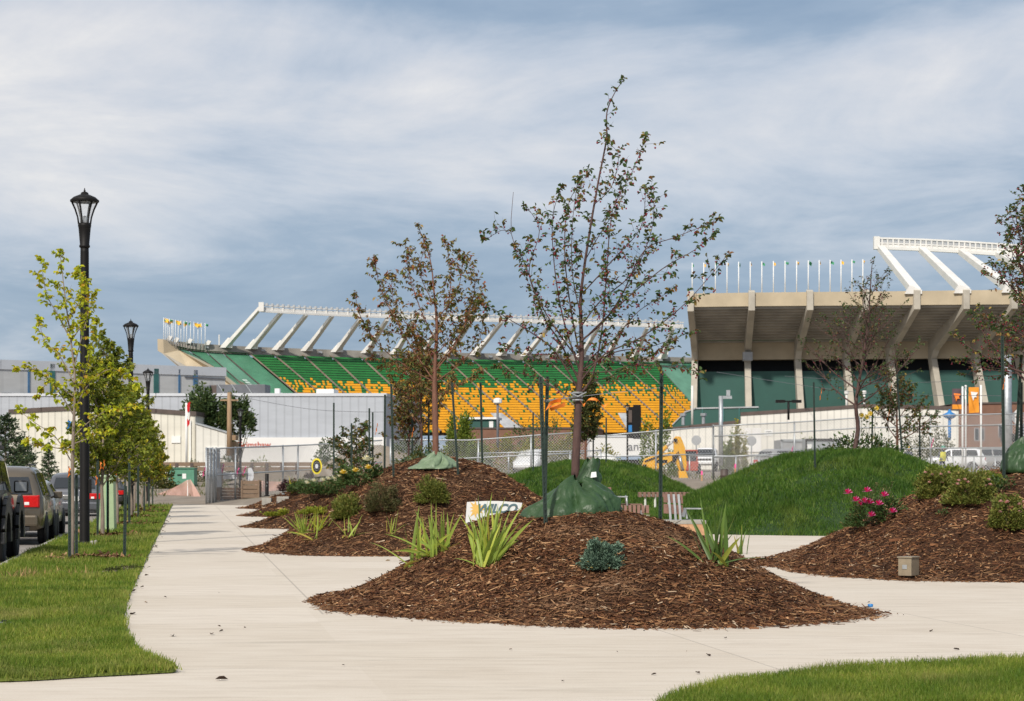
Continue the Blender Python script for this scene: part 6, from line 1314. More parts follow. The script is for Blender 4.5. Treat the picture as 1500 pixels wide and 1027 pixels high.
b = W(339, 650, 170); o = thing('timber_stack', 'brown stacked timber beside the wooden utility pole', 'timber', (b.x, 170, terrain(b.x, 170))); m = MB()
for k in range(6): m.box((0, 0, .35+k*.55), (.9 if k % 2 else 1.0, 1.5, .42))
m.build('boards', M['poleWood'], o); m = MB(); m.box((-.2, -.8, 1.6), (.1, .06, 3.2)); m.build('strap', M['brown'], o)
o, at = wallbox('white_shed', 'long white metal shed with a brown roof edge below the green stadium wall', 1085, 186, 1404, 182, [(1085, 605), (1180, 599), (1265, 593), (1340, 594.5), (1404, 597)], 14, M['whitesheet'], M['brown'], .22)
p = at(1126, 634); m = MB(); m.box((p[0], -.04, p[2]), (.75, .06, .55)); m.build('wall_sign', M['white'], o); m = MB(); m.box((p[0], -.08, p[2]+.1), (.45, .01, .06)); m.box((p[0], -.08, p[2]-.05), (.5, .01, .04)); m.build('print', M['roofgrey'], o)
for x0, x1 in ((1091, 1100), (1102, 1115)): p, q = at(x0, 627), at(x1, 662); m = MB(); m.box(((p[0]+q[0])/2, -.05, (p[2]+q[2])/2), (q[0]-p[0], .1, p[2]-q[2])); m.build('door', M['whitewall'], o)
o, at = wallbox('white_annex', 'lower white shed with a sloping roof left of the long white shed', 941, 190, 1086, 187, [(941, 640), (955, 630), (1010, 624), (1086, 616)], 14, M['whitesheet'], M['brown'], .18)
for px in (993, 1023): p = at(px, 622); m = MB(); m.lathe([(.16, 0), (.16, .8), (.3, .85), (.3, 1.1)], 8, (p[0], 2, p[2])); m.build('roof_vent', M['galv'], o)
o, at = wallbox('site_wall', 'dark green hoarding in front of the gold seats and the tan stand', 985, 232, 1110, 230, [(985, 622), (1002, 604), (1018, 598), (1110, 596)], .5, M['standwall'], M['steelg'], .1)
for px in (1029, 1060, 1083): p = at(px, 598, .1); m = MB(); m.box((p[0], -.06, p[2]-1), (.12, .1, 2.4)); m.build('seam', M['teal'], o)
o, at = wallbox('brick_building', 'brown brick building at the right behind the banners', 1403, 212, 1560, 212, [(1403, 591), (1560, 588)], 20, M['brick'], M['brown'], .12)
for x0, x1, y0, y1 in ((1428, 1433, 628, 645), (1436, 1441, 628, 645), (1463, 1472, 622, 640), (1490, 1500, 622, 640)):
    p, q = at(x0, y0), at(x1, y1); f = MB(); f.box(((p[0]+q[0])/2, -.03, (p[2]+q[2])/2), (q[0]-p[0]+.14, .08, p[2]-q[2]+.14)); f_ = f.build('window', M['steelg'], o); m = MB(); m.box(((p[0]+q[0])/2, -.08, (p[2]+q[2])/2), (q[0]-p[0], .04, p[2]-q[2])); m.build('pane', M['glass'], f_)
o, at = wallbox('brick_building', 'low brown brick building below the gold seats, behind the yellow-green tree', 655, 234, 872, 232, [(655, 631), (690, 627), (872, 627)], 12, M['brick'], M['brown'], .1)
p, q = at(680, 614), at(724, 627); m = MB(); m.box(((p[0]+q[0])/2, 3, (p[2]+q[2])/2), (q[0]-p[0], 4, p[2]-q[2])); m.build('penthouse', M['standwall'], o); m = MB(); m.box(((p[0]+q[0])/2, 3, p[2]+.12), (q[0]-p[0]+.5, 4.6, .24)); m.build('penthouse_roof', M['white'], o)
p, q = at(715, 617), at(721, 626); m = MB(); m.box(((p[0]+q[0])/2, .95, (p[2]+q[2])/2), (q[0]-p[0], .1, p[2]-q[2])); m.build('penthouse_door', M['white'], o)
# ---------------------------------------------------------------- far stand with the green and gold seats
def farY(px):    # the stand's rim runs along this line
    k = (px-750)/3000; t = (-62-k*358)/(k*63-99); return 358+63*t
o = thing('stadium_stand', 'far open stadium stand with green seats turning gold lower down', 'stadium', (0, 380, 0)); o0 = o.location.copy(); o0 = Vector((0, 380, 0))
par_top = [(232, 496), (250, 499), (290, 503), (332, 506), (369, 508), (450, 511), (538, 514), (650, 516.5), (800, 519), (900, 521), (1020, 524)]
seat_top = lambda px: interp(px, par_top)+interp(px, [(232, 2), (262, 11), (300, 12), (1020, 8)])
ais = [258, 273, 301, 325, 363, 398, 442, 483, 526, 569, 610, 650, 688, 726, 762, 799, 835, 870, 904, 931, 957, 996, 1024]
slope = [.62, .64, .9, .86, .84, .84, .92, .95, .93, .9, .9, .9, .88, .88, .88, .88, .88, .9, .9, 1.0, 1.1, 1.15, 1.15]
NR = 30
def row(i, v):       # point on aisle i at v (0 rim .. 1 bottom)
    px = ais[i]; Y0 = farY(px); py0 = seat_top(px); yb = 634; 
    a = W(px, py0, Y0); b = W(px+(yb-py0)/slope[i], yb, Y0-17); return a.lerp(b, v)
mb = MB(); r = random.Random(3)
for i in range(len(ais)-1):
    tarp = ais[i] < 360 or ais[i] >= 957; mid = 8
    ga = .035 if tarp else .05
    for k in range(NR):
        v0, v1 = k/NR, (k+1)/NR
        A0, B0, A1, B1 = row(i, v0), row(i+1, v0), row(i, v1), row(i+1, v1)
        # aisle strip
        rise = (A0.z-A1.z)
        def pt(f, v, up=0):
            p = row(i, v).lerp(row(i+1, v), f); return p-o0+Vector((0, 0, up))
        u_ = .35 if not tarp else .12; mb.quad(pt(-.012, v0, u_), pt(ga*1.5, v0, u_), pt(ga*1.5, v1, u_), pt(-.012, v1, u_), 3 if not tarp else 7)
        if tarp: continue
        n = 11
        for j in range(n):
            f0, f1 = lerp(ga*1.6, 1, j/n), lerp(ga*1.6, 1, (j+1)/n)
            lowg = .10+.35*r.random()*0
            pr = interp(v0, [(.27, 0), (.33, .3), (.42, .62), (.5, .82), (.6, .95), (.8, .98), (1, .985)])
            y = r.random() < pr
            c0, c1 = pt(f0, v1), pt(f1, v1); up = Vector((0, 0, 1))
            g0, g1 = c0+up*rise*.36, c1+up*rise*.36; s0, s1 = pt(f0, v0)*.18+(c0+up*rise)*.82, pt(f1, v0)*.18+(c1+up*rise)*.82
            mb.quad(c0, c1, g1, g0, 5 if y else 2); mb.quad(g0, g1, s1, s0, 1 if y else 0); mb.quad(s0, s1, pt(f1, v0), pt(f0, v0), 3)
    dn = Vector((0, .5, -.5)); mb.quad(row(i, 0)-o0+dn, row(i+1, 0)-o0+dn, row(i+1, 1)-o0+dn, row(i, 1)-o0+dn, 3)
    if tarp:
        for k in range(6):
            v0, v1 = k/6, (k+1)/6
            P_ = lambda f, v: row(i, v).lerp(row(i+1, v), f)-o0
            mb.quad(P_(ga*1.6, v0), P_(1, v0), P_(1, v1), P_(ga*1.6, v1), 4 if i % 2 else 6)
        mb.quad(P_(ga, 0)+Vector((0, 0, .1)), P_(.95, 0)+Vector((0, 0, .1)), P_(.95, .02)+Vector((0, -.3, .5)), P_(ga, .02)+Vector((0, -.3, .5)), 0)
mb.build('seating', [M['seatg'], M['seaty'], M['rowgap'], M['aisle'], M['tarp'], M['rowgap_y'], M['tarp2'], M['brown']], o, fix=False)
# faded lettering on the tarps
mb = MB()
for (i, f, v0, v1) in ((2, .3, .36, .98), (3, .25, .52, 1.0), (1, .55, .5, .95)):
    n = 22
    for k in range(n):
        if k % 4 == 3: continue
        va, vb = lerp(v0, v1, k/n), lerp(v0, v1, (k+.75)/n); P_ = lambda f, v: row(i, v).lerp(row(i+1, v), f)-o0+Vector((0, -.25, .2))
        mb.quad(P_(f, va), P_(f+.26, va), P_(f+.26, vb), P_(f, vb))
mb.build('tarp_print', pm('faded_white', (.42, .52, .45), .7), o, fix=False)
mb = MB(); n = 60      # parapet behind the top row
for k in range(n):
    xa, xb = lerp(262, 1022, k/n), lerp(262, 1022, (k+1)/n); T = lambda px, py, d: W(px, py, farY(px)+d)-o0
    a, b, c, d = T(xa, seat_top(xa)+1, 0), T(xb, seat_top(xb)+1, 0), T(xb, interp(xb, par_top), .3), T(xa, interp(xa, par_top), .3)
    back = Vector((-.4, .7, 0)); mb.prism([a, b, c, d], back)
mb.build('parapet', M['parapet'], o)
mb = MB()
for k in range(26):
    px = 300+k*27.7
    if k % 3 == 0: T = lambda px, py, d: W(px, py, farY(px)+d)-o0; mb.prism([T(px, interp(px, par_top)+3, -.1), T(px+6, interp(px+6, par_top)+3, -.1), T(px+6, interp(px+6, par_top)+6, -.1), T(px, interp(px, par_top)+6, -.1)], (0, -.1, 0))
mb.build('number_boards', M['steelg'], o)
# tan end wall
T = lambda px, py, Y: W(px, py, Y)-o0
mb = MB(); Y0 = farY(262); mb.prism([T(230.5, 496.5, 358), T(239, 497, 357), T(262, 513, Y0-1), T(306, 537, Y0-9), T(360, 580, Y0-14), T(345, 600, Y0-14), T(274, 537, Y0-5), T(240, 518, 357), T(231, 514, 358)], (.6, 4, 0)); mb.build('end_wall', M['tan'], o)
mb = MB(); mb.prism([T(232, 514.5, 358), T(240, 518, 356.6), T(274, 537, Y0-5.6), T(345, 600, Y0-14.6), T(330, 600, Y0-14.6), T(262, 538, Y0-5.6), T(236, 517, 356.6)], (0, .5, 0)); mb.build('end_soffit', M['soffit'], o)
mb = MB()
for k in range(24):
    xa, xb = 240+k*1.9, 240+(k+1)*1.9; f = k/24
    if k % 2: mb.prism([T(xa, lerp(497, 508, f), 358), T(xb, lerp(497.5, 508.4, f), 358), T(xb, lerp(503, 512, f), 358), T(xa, lerp(502.5, 512, f), 358)], (0, .3, 0))
mb.build('end_railing', M['parapet'], o)
# floodlight frame
def floods(pts, o):
    m = MB(); m.box((0, 0, 0), (.45, .45, .55)); f0 = m.build('floodlight', M['steelg'], o, bevel=.08); f0.location = pts[0]
    for p in pts[1:100]:
        c = f0.copy(); C.objects.link(c); c.parent = o; c.location = p
gt = [(383, 443), (450, 447.5), (538, 452), (650, 456.5), (760, 460.5), (880, 465), (1001, 469)]
gh = lambda px: interp(px, [(383, 13.5), (600, 12), (1001, 11.5)])
def gY(px): return farY(px)-9
mb = MB(); FL = []; k = 0; xs = list(np.linspace(383, 1001, 40))
for xa, xb in zip(xs, xs[1:]):
    q = lambda px, f: W(px, interp(px, gt)+gh(px)*f, gY(px))-o0
    mb.beam(q(xa, .95), q(xb, .95), .35, .35); mb.beam(q(xa, .30), q(xb, .30), .25, .22); mb.beam(q(xa, .3), q(xa, .97), .2, .2)
    mb.prism([q(xa, .5), q(xb, .5), q(xb, .93), q(xa, .93)], (0, .12, 0), 0)
    for t in (0, .5): p = q(lerp(xa, xb, t), .1); FL.append((p.x, p.y, p.z-.2)); 
mb.beam(q(383, .0), q(383, 1), .9, .9)
mb.build('light_girder', M['steelw'], o); floods(FL, o)
st_ = [((332, 506), (383, 449)), ((369, 508), (412, 458)), ((408, 509.5), (449, 461)), ((450, 511), (487, 462.5)), ((494, 512.5), (528, 467)), ((538, 514), (567, 468)), ((580, 515.5), (607, 470)), ((620, 516.5), (648, 470)), ((658, 516.5), (690, 471)), ((697, 517), (735, 472)), ((735, 518), (770, 474)), ((771, 518.5), (808, 474.5)), ((812, 519.5), (843, 476)), ((851, 520), (878, 477)), ((890, 521), (913, 479)), ((930, 521.5), (948, 480)), ((971, 522.5), (986, 481))]
for (xb, yb), (xt, yt) in st_:
    a = W(xb, yb+1, farY(xb)-.2)-o0; b = W(xt, yt, gY(xt))-o0; mb = MB(); mb.beam(a, b, .95, .7, w2=.65, h2=.5); mb.build('strut', M['steelw'], o)
    mb = MB(); mb.prism([a+Vector((-1.3, -.3, -.3)), a+Vector((1.0, -.3, -.3)), a+Vector((1.1, -.3, 1.2)), a+Vector((.3, -.3, 1.5))], (0, 1, 0)); mb.build('strut_base', M['steelw'], o)
for px, py in ((245, 495), (255, 497.5), (275, 499), (302, 501.5)):
    a = W(px, py+4, farY(px)-.3)-o0; mb = MB(); mb.prism([a+Vector((-.4, 0, 0)), a+Vector((.5, 0, 0)), a+Vector((.9, 0, .7)), a+Vector((.3, 0, .9))], (0, .6, 0)); mb.build('strut_base', M['steelw'], o)
p = W(321, 506, farY(321))-o0; mb = MB(); mb.tube([p, p+Vector((0, 0, 1.9))], .12, 6); mb.build('mast', M['steelw'], o)
for q_ in ([T(718, 605, 352), T(735, 605, 352), T(772, 633, 349), T(745, 633, 349)], [T(905, 605, 375), T(919, 605, 375), T(945, 640, 370), T(925, 640, 370)]):
    mb = MB(); mb.prism(q_, (0, .4, 0)); mb.build('stair_ramp', M['steelg'], o)
ORD = ['first', 'second', 'third', 'fourth', 'fifth', 'sixth', 'seventh', 'eighth', 'ninth', 'tenth', 'eleventh', 'twelfth', 'thirteenth', 'fourteenth', 'fifteenth', 'sixteenth']
def flagpole(px, pt, pb, Y, label, fm, dx, sz, r_, seed, group):
    b = W(px, pb, Y); o = thing('flagpole', label, 'flagpole', b, 0, group); h = W(px, pt, Y).z-b.z; mb = MB(); mb.tube([(0, 0, -.6), (0, 0, h)], [r_, r_*.8], 6); mb.build('pole', M['white'], o, True)
    mb = MB(); n = 4; vs = []
    for j in range(n+1):
        for i in range(4): u = i/3; v = j/n; vs.append((dx*sz*u*(1-.25*v)+.1, .2*math.sin(3*u+v*2+seed), h-.15-sz*.75*v-sz*.35*u*u*(1-.3*math.sin(seed))))
    mb.add(vs, [(j*4+i, j*4+i+1, j*4+5+i, j*4+4+i) for j in range(n) for i in range(3)]); mb.build('flag', M[fm], o, True, fix=False)
for k, px in enumerate((240, 243, 246, 248.5, 251.5, 253.5, 257, 261, 265, 269.5, 273.5, 279, 284, 290, 295, 300.5)):
    fm = 'flagy' if k % 2 == 0 else 'flagg'
    flagpole(px, 465+k*.55, 499+k*.45, farY(px)-.5, '%s flagpole from the left on the far stand, %s flag' % (ORD[k], 'gold' if k % 2 == 0 else 'green'), fm, -1 if k % 3 else 1, .8 if k % 2 == 0 else .5, .07, k, 'flagpoles on the far stand')
# ---------------------------------------------------------------- near stand seen from outside
o = thing('stadium_grandstand', 'tan concrete grandstand seen from behind with raking ribs and green wall', 'stadium', (40, 270, 0)); o0 = Vector((40, 270, 0))
rib_px = [1012, 1101, 1186, 1268, 1342, 1414, 1484, 1556, 1630]
def rimY(px): return interp(px, [(1012, 266.5), (1101, 265.2), (1186, 264.5), (1268, 264), (1342, 263.3), (1414, 262.8), (1484, 262.3), (1630, 261)])
def nrm(px): t = interp(px, [(1012, .14), (1414, -.20), (1630, -.34)]); v = Vector((t, 1, 0)); return v.normalized()
def Q(px, d, z): p = W(px, 698, rimY(px)); return p+nrm(px)*d+Vector((0, 0, z-HC))-o0
ZT, ZF, ZS, ZB, ZW, ZG = 25.3, 23.5, 19.5, 17.2, 15.6, 1.5; D1 = 11
ztop = lambda px: interp(px, [(1012, 25.25), (1342, 25.3), (1630, 25.45)])
def strip(mb, f0, f1, mi=0, sub=4, thick=None):
    xs = []
    for a, b in zip(rib_px, rib_px[1:]): xs += [lerp(a, b, j/sub) for j in range(sub)]
    xs.append(rib_px[-1])
    for a, b in zip(xs, xs[1:]): mb.quad(f0(a), f0(b), f1(b), f1(a), mi)
mb = MB(); strip(mb, lambda p: Q(p, 0, ZF), lambda p: Q(p, 0, ztop(p))); strip(mb, lambda p: Q(p, 0, ztop(p)), lambda p: Q(p, 1.2, ztop(p))); mb.build('fascia', M['tan'], o, fix=False)
mb = MB(); NS = 13
for k in range(NS):
    d0, d1 = D1*k/NS, D1*(k+1)/NS; z0, z1 = lerp(ZF, ZS, k/NS), lerp(ZF, ZS, (k+1)/NS)
    strip(mb, lambda p: Q(p, d0, z0), lambda p: Q(p, d0+(d1-d0)*.5, z0), 0); strip(mb, lambda p: Q(p, d0+(d1-d0)*.5, z0), lambda p: Q(p, d0+(d1-d0)*.5, z1), 0); strip(mb, lambda p: Q(p, d0+(d1-d0)*.5, z1), lambda p: Q(p, d1, z1), 0)
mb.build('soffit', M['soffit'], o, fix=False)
mb = MB(); strip(mb, lambda p: Q(p, D1, ZB), lambda p: Q(p, D1, ZS)); strip(mb, lambda p: Q(p, D1, ZB), lambda p: Q(p, D1+2.5, ZB)); mb.build('ring_beam', M['tan'], o, fix=False)
mb = MB(); strip(mb, lambda p: Q(p, D1+2.5, ZW), lambda p: Q(p, D1+2.5, ZB)); mb.build('concourse_opening', M['void'], o, fix=False)  # near-black sheet: the recess's darkness is put into its colour
mb = MB(); strip(mb, lambda p: Q(p, D1-.5, ZG), lambda p: Q(p, D1-.5, ZW)); strip(mb, lambda p: Q(p, D1-.5, ZW), lambda p: Q(p, D1+2.5, ZW)); mb.build('lower_wall', M['standwall'], o, fix=False)
# seating side (other face of the stand)
mb = MB(); strip(mb, lambda p: Q(p, 1.2, ztop(p)), lambda p: Q(p, 34, 6)); mb.build('seating', M['tarp'], o, fix=False)
for i, px in enumerate(rib_px):
    n = nrm(px); side = Vector((n.y, -n.x, 0))*.42; P_ = lambda d, z: Q(px, d, z)-side
    mb = MB(); mb.prism([P_(-.5, ZT+.05), P_(-.5, 22.9), P_(D1-1.8, 18.2), P_(D1-.9, ZB-.1), P_(D1+.3, ZB-.1), P_(D1+.3, ZS+.2), P_(.3, ZF+.4), P_(.3, ZT+.3)], side*2); mb.build('rib', M['tanrib'], o, bevel=.06)
    mb = MB(); mb.prism([P_(D1-1.0, ZB-.1), P_(D1+.2, ZB-.1), P_(D1-5.2, ZG), P_(D1-7.4, ZG)], side*2); mb.build('raking_column', M['tanrib'], o, bevel=.06)
    if i == 1:
        mb = MB(); p = P_(D1-1.6, 18.0); mb.box((p.x+.3, p.y-.6, p.z-.5), (1.3, .9, 1.2)); mb.build('fixture', M['steelg'], o, bevel=.1)
# end wall at the left
mb = MB(); mb.prism([Q(1012, 0, ZT), Q(1012, 0, ZF), Q(1012, D1, ZS), Q(1012, D1, ZG), Q(1012, 30, ZG), Q(1012, 30, 8)], Vector((.25, .02, 0))); mb.build('end_wall', M['tanrib'], o)
# roof light frame
gx = [1284, 1350, 1410, 1458, 1500, 1560, 1630]; gyt = lambda px: interp(px, [(1284, 348), (1350, 350), (1410, 353), (1500, 359), (1630, 368)]); gD = 17
gY2 = lambda px: rimY(px+55)+gD
q = lambda px, f: W(px, gyt(px)+f*interp(px, [(1284, 16.5), (1500, 18)]), gY2(px))-o0
mb = MB(); FL = []
xs = list(np.linspace(1284, 1630, 44))
for xa, xb in zip(xs, xs[1:]):
    mb.beam(q(xa, .05), q(xb, .05), .3, .22); mb.beam(q(xa, .92), q(xb, .92), .55, .4); mb.beam(q(xa, .48), q(xb, .48), .2, .16); mb.beam(q(xa, .05), q(xa, .95), .22, .22)
    mb.prism([q(xa, .5), q(xb, .5), q(xb, .9), q(xa, .9)], (0, .2, 0))
    p = q((xa+xb)/2, .27); FL.append((p.x, p.y+.2, p.z))
mb.beam(q(1284, -.08), q(1284, 1.05), .8, .8); mb.build('light_girder', M['steelw'], o); floods(FL, o)
for xb, xt in ((1342, 1290), (1414, 1350), (1484, 1408), (1556, 1462), (1630, 1520)):
    a = Q(xb, 0, ztop(xb)-.2); b = q(xt, .9); mb = MB(); mb.beam(a, b, 1.2, 1.0, w2=.95, h2=.7); mb.build('strut', M['steelw'], o)
    mb = MB(); mb.prism([a+Vector((-1.5, -.3, -.2)), a+Vector((.7, -.3, -.2)), a+Vector((.7, -.3, .3)), a+Vector((-.8, -.3, .9))], (0, 1, 0)); mb.build('strut_base', M['steelw'], o)
for k, px in enumerate((1014, 1031, 1048, 1065, 1082, 1099, 1116, 1133, 1150, 1167, 1184, 1200, 1216, 1232, 1248, 1264)):
    fm = 'flagy' if k % 2 else 'flagg'
    flagpole(px, 385-k*.35, 430-k*.25, rimY(px)+.7, '%s flagpole from the left on the tan grandstand, %s flag' % (ORD[k], 'gold' if k % 2 else 'green'), fm, (1, .5, .75, .35)[k % 4] if k > 5 else .3, (.45, .55, .4)[k % 3], .085, k, 'flagpoles on the tan grandstand')
# overhead wires
for k, (pts, lb) in enumerate((([W(336, 578, 160), W(460, 600, 150), W(600, 604, 140)], 'thin overhead wire from the wooden pole past the blue-grey shed'), ([W(1150, 551, 200), W(1300, 560, 170), W(1475, 556, 120)], 'upper overhead wire across the green stadium wall'), ([W(1050, 545, 200), W(1250, 574, 170), W(1475, 580, 120)], 'lower overhead wire across the green stadium wall'))):
    mb = MB(); o0 = pts[0]; mb.tube([p-o0 for p in bez(pts, 16)], .022, 4); w = mb.build('overhead_wire', M['roofgrey'], None, fix=False); w.location = o0; tag(w, lb, 'wire')
# ---------------------------------------------------------------- greenery round the sheds
conifer('conifer', 'large dark pine at the left edge behind the parked cars', on(8, 124), 1, 4.9, 2.4, 90, M['conifer'], .22, .02)
conifer('conifer', 'bushy blue-green pine right of the left-edge pine', on(34, 132), 2, 3.2, 1.5, 60, M['conifer'], .2, .02)
conifer('conifer', 'slim young spruce in front of the cream shed', on(71, 140), 3, 3.0, .8, 40, M['conifer'], .16, .04)
bush('poplar_tree', 'rounded poplar in front of the blue-grey shed near the cream shed end', 'tree', on(300, 172), 51, 2.0, 1.6, 6.6, 6500, M['popl'], .30, 48, .10, low=.5)
bush('poplar_tree', 'smaller poplar beside the wooden utility pole', 'tree', on(346, 172), 52, 1.35, 1.2, 5.9, 4000, M['popl'], .28, 36, .09, low=.72)
bush('leafy_bush', 'sparse shrub at the foot of the white lean-to', 'shrub', on(292, 150), 53, .95, .8, 1.6, 420, M['olive'], .17, 22, .18)
bush('leafy_bush', 'olive shrub in front of the red Grimshaw lettering, left one', 'shrub', on(326, 150), 54, .95, .8, 1.6, 700, M['olive'], .16, 26, .15)
bush('leafy_bush', 'pale feathery shrub right under the red lettering', 'shrub', on(378, 150), 55, 1.1, .8, 1.7, 600, M['lime'], .17, 26, .16)
for k, (px, Y, rx, h, n, mat, lb) in enumerate(((593, 150, 1.3, 2.8, 900, 'popl', 'dark young evergreen behind the small dark crabapple, right one'), (478, 150, 1.0, 2.5, 800, 'popl', 'dark young evergreen behind the fence before the white wall'), (508, 152, 1.1, 2.2, 700, 'olive', 'olive shrub behind the dirt heap'),
    (675, 130, 1.05, 4.1, 2200, 'lime', 'bright yellow-green tree between the two right stakes of the second mound'), (700, 128, 1.0, 2.2, 1000, 'lime', 'lower yellow-green bush beside the bright tree'), (655, 132, 1.2, 1.6, 900, 'olive', 'olive bush at the left of the bright tree'),
    (752, 150, 1.8, 2.6, 1500, 'yelbush', 'wide yellow-green bush behind the chain-link fence'), (826, 150, 1.5, 2.9, 1300, 'yelbush', 'yellow-green bush left of the thick middle trunk'), (790, 158, 2.4, 3.6, 1700, 'popl', 'dark green bush below the grey stair ramp'),
    (887, 140, .8, 2.3, 500, 'yelbush', 'thin yellowing sapling before the white semi trailer'), (967, 140, 1.1, 3.9, 1200, 'lime', 'green round-headed tree behind the right stake above the excavator'), (1067, 150, .45, 2.6, 420, 'lime', 'left one of two yellow-green saplings before the white shed'), (1083, 150, .6, 3.4, 700, 'yelbush', 'taller, yellower one of two saplings before the white shed'),
    (1130, 160, 1.2, 1.7, 500, 'olive', 'sparse pale shrub under the white notice'), (1182, 165, .7, 2.6, 300, 'lime', 'small sapling before the white shed above the left container'), (1223, 165, .75, 2.7, 320, 'lime', 'small sapling before the white shed above the dark-rimmed container'), (1296, 150, .65, 2.6, 650, 'popl', 'slim dark evergreen between the two berm trunks'),
    (1346, 150, 1.7, 2.9, 1100, 'olive', 'broad olive bush behind the fence right of the red trunk'), (1378, 155, 1.0, 2.9, 700, 'olive', 'olive sapling left of the small blue lantern post'), (230, 135, 1.1, 1.5, 600, 'olive', 'low olive shrub left of the green transformer'))):
    bush('young_tree' if h > 2.2 else 'leafy_bush', lb, 'tree' if h > 2.2 else 'shrub', on(px, Y), 70+k, rx, rx*.8, h, int(n*2.2), M[mat], .19, 32, .14)
# weeds strip behind the fences: rough ground cover
P = np.stack([rng.uniform(-26, 34, 9000), rng.uniform(119, 150, 9000)], 1); Z = np.array([terrain(*p) for p in P])
kp = np.array([noise.noise((p[0]*.25, p[1]*.25, 9)) > .12 for p in P]); blades('weeds', P[kp], Z[kp], .35, .07, M['olive'], .8, 'rough patches of weeds on the building site', 'weeds')
# mulch rings of the street trees and litter
def ring(cx, cy, rx, ry, n, label, ln, seed):
    r_ = np.random.default_rng(seed); a = r_.uniform(0, 6.283, n); q = np.sqrt(r_.uniform(0, 1, n))*(1+.15*np.sin(3*a)); P = np.stack([cx+np.cos(a)*q*rx, cy+np.sin(a)*q*ry], 1)
    D = np.stack([r_.normal(0, 1, n), r_.normal(0, 1, n), r_.normal(0, .25, n)], 1); Nn = np.stack([r_.normal(0, .3, n), r_.normal(0, .3, n), np.ones(n)], 1); L = ln*np.exp(r_.normal(0, .45, n))
    o = leaf_mesh('mulch', np.stack([P[:, 0], P[:, 1], .035+.05*(1-q)+r_.uniform(0, .02, n)], 1), D, Nn, L, L*.3, M['chipslit'], None, .1); tag(o, label, 'mulch', None, 'stuff')
ring(rowx(35.2)+.35, 35.1, .85, .75, 1500, 'bark mulch ring round the nearest street tree', .085, 1)
for k, Y in enumerate((49, 60, 71, 81, 91)): ring(rowx(Y)+.25, Y, .8, .9, 450, 'bark mulch ring under the %s street tree' % ORD[k+1], .12, 2+k)
n = 46; LP = []; 
for k in range(n):
    y = 1/math.sqrt(rnd.uniform(1/60**2, 1/14**2)); x = rnd.uniform(-.25*y, .25*y)
    if x < ex(y)+.05 or gz(x, y) > .005: continue
    LP.append((x, y, .012))
for k in range(60): y = rnd.uniform(18, 75); LP.append((ex(y)+abs(rnd.gauss(0.02, .08)), y, .015))
n = len(LP); r2 = np.random.default_rng(8); L = .05*np.exp(r2.normal(0, .4, n)); M['litter'] = island_mat('dead_leaves', [(3, (.05, .03, .02)), (3, (.09, .055, .035)), (1, (.2, .11, .04)), (.4, (.35, .22, .04))], .8)
tag(leaf_mesh('fallen_leaves', LP, np.stack([r2.normal(0, 1, n), r2.normal(0, 1, n), r2.normal(0, .15, n)], 1), np.stack([r2.normal(0, .3, n), r2.normal(0, .3, n), np.ones(n)], 1), L, L*.5, M['litter']), 'few dead leaves scattered on the pale walk', 'leaves', None, 'stuff')
for k, (px, py, s_, mat, lb) in enumerate(((188, 838, .24, 'dirt', 'brown torn sod clump at the edge of the walk by the stake'), (165, 842, .16, 'dirt', 'small grey-brown clod on the grass left of the sod clump'), (40, 850, .2, 'golden', 'dry straw tuft on the lawn at the left'), (88, 847, .32, 'golden', 'long strip of dry straw on the lawn'))):
    p = hit(px, py)
    if mat == 'golden': M.setdefault('straw', island_mat('straw', [(2, (.32, .22, .09)), (1, (.24, .18, .07))], .8)); spiky('straw_tuft', lb, p+Vector((0, 0, .02)), 60+k, 110, .2, .9, .014, M['straw'], 30, base=s_*.7)
    else:
        o = thing('sod_clump', lb, 'clod', p); mb = MB()
        for q in range(9): mb.ball((rnd.gauss(0, s_*.35), rnd.gauss(0, s_*.35), .04), s_*rnd.uniform(.2, .4), 0, .6)
        mb.build('soil', M['dirt'], o, True, fix=False); P_ = [(rnd.gauss(0, s_*.4), rnd.gauss(0, s_*.4), .07) for _ in range(120)]; leaf_mesh('dry_grass', P_, [(rnd.gauss(0, 1), rnd.gauss(0, 1), .4) for _ in P_], [(0, 0, 1)]*120, .07, .012, M['olive'], o)
p = hit(3, 921); o = thing('irrigation_box', 'grey lid cut off by the left edge of the lawn', 'lid', p); mb = MB(); mb.lathe([(.12, 0), (.12, .05), (.09, .06), (.02, .065)], 14); mb.build('lid', M['galv'], o, True); mb = MB(); mb.box((.02, 0, .07), (.05, .02, .02)); mb.build('handle', M['black'], o)
p = hit(1275, 892); o = thing('plastic_cap', 'tiny blue plastic cap at the right tip of the front mound', 'cap', p+Vector((0, 0, .02))); mb = MB(); mb.lathe([(.025, 0), (.03, .005), (.03, .03), (.02, .034)], 12); mb.build('shell', M['blue'], o, True)
# ---------------------------------------------------------------- sky, sun, camera
wd = bpy.data.worlds.new('World'); SC.world = wd; wd.use_nodes = True; nt = wd.node_tree
EL, AZ = R(39), R(180+19)
sky = nt.nodes.new('ShaderNodeTexSky'); sky.sky_type = 'NISHITA'; sky.sun_disc = False; sky.sun_elevation = EL; sky.sun_rotation = AZ; sky.air_density = 1.0; sky.dust_density = 1.5
bg = nt.nodes['Background']; bg.inputs['Strength'].default_value = .1
tc = nt.nodes.new('ShaderNodeTexCoord').outputs['Generated']
def mp(scale, loc=(0, 0, 0)):
    m = nt.nodes.new('ShaderNodeMapping'); m.inputs['Scale'].default_value = scale; m.inputs['Location'].default_value = loc; nt.links.new(tc, m.inputs['Vector']); return m.outputs[0]
sp = nt.nodes.new('ShaderNodeSeparateXYZ'); nt.links.new(tc, sp.inputs[0]); z = sp.outputs[2]
zc = math_n(nt, 'ADD', math_n(nt, 'MAXIMUM', z, 0.0), .14)
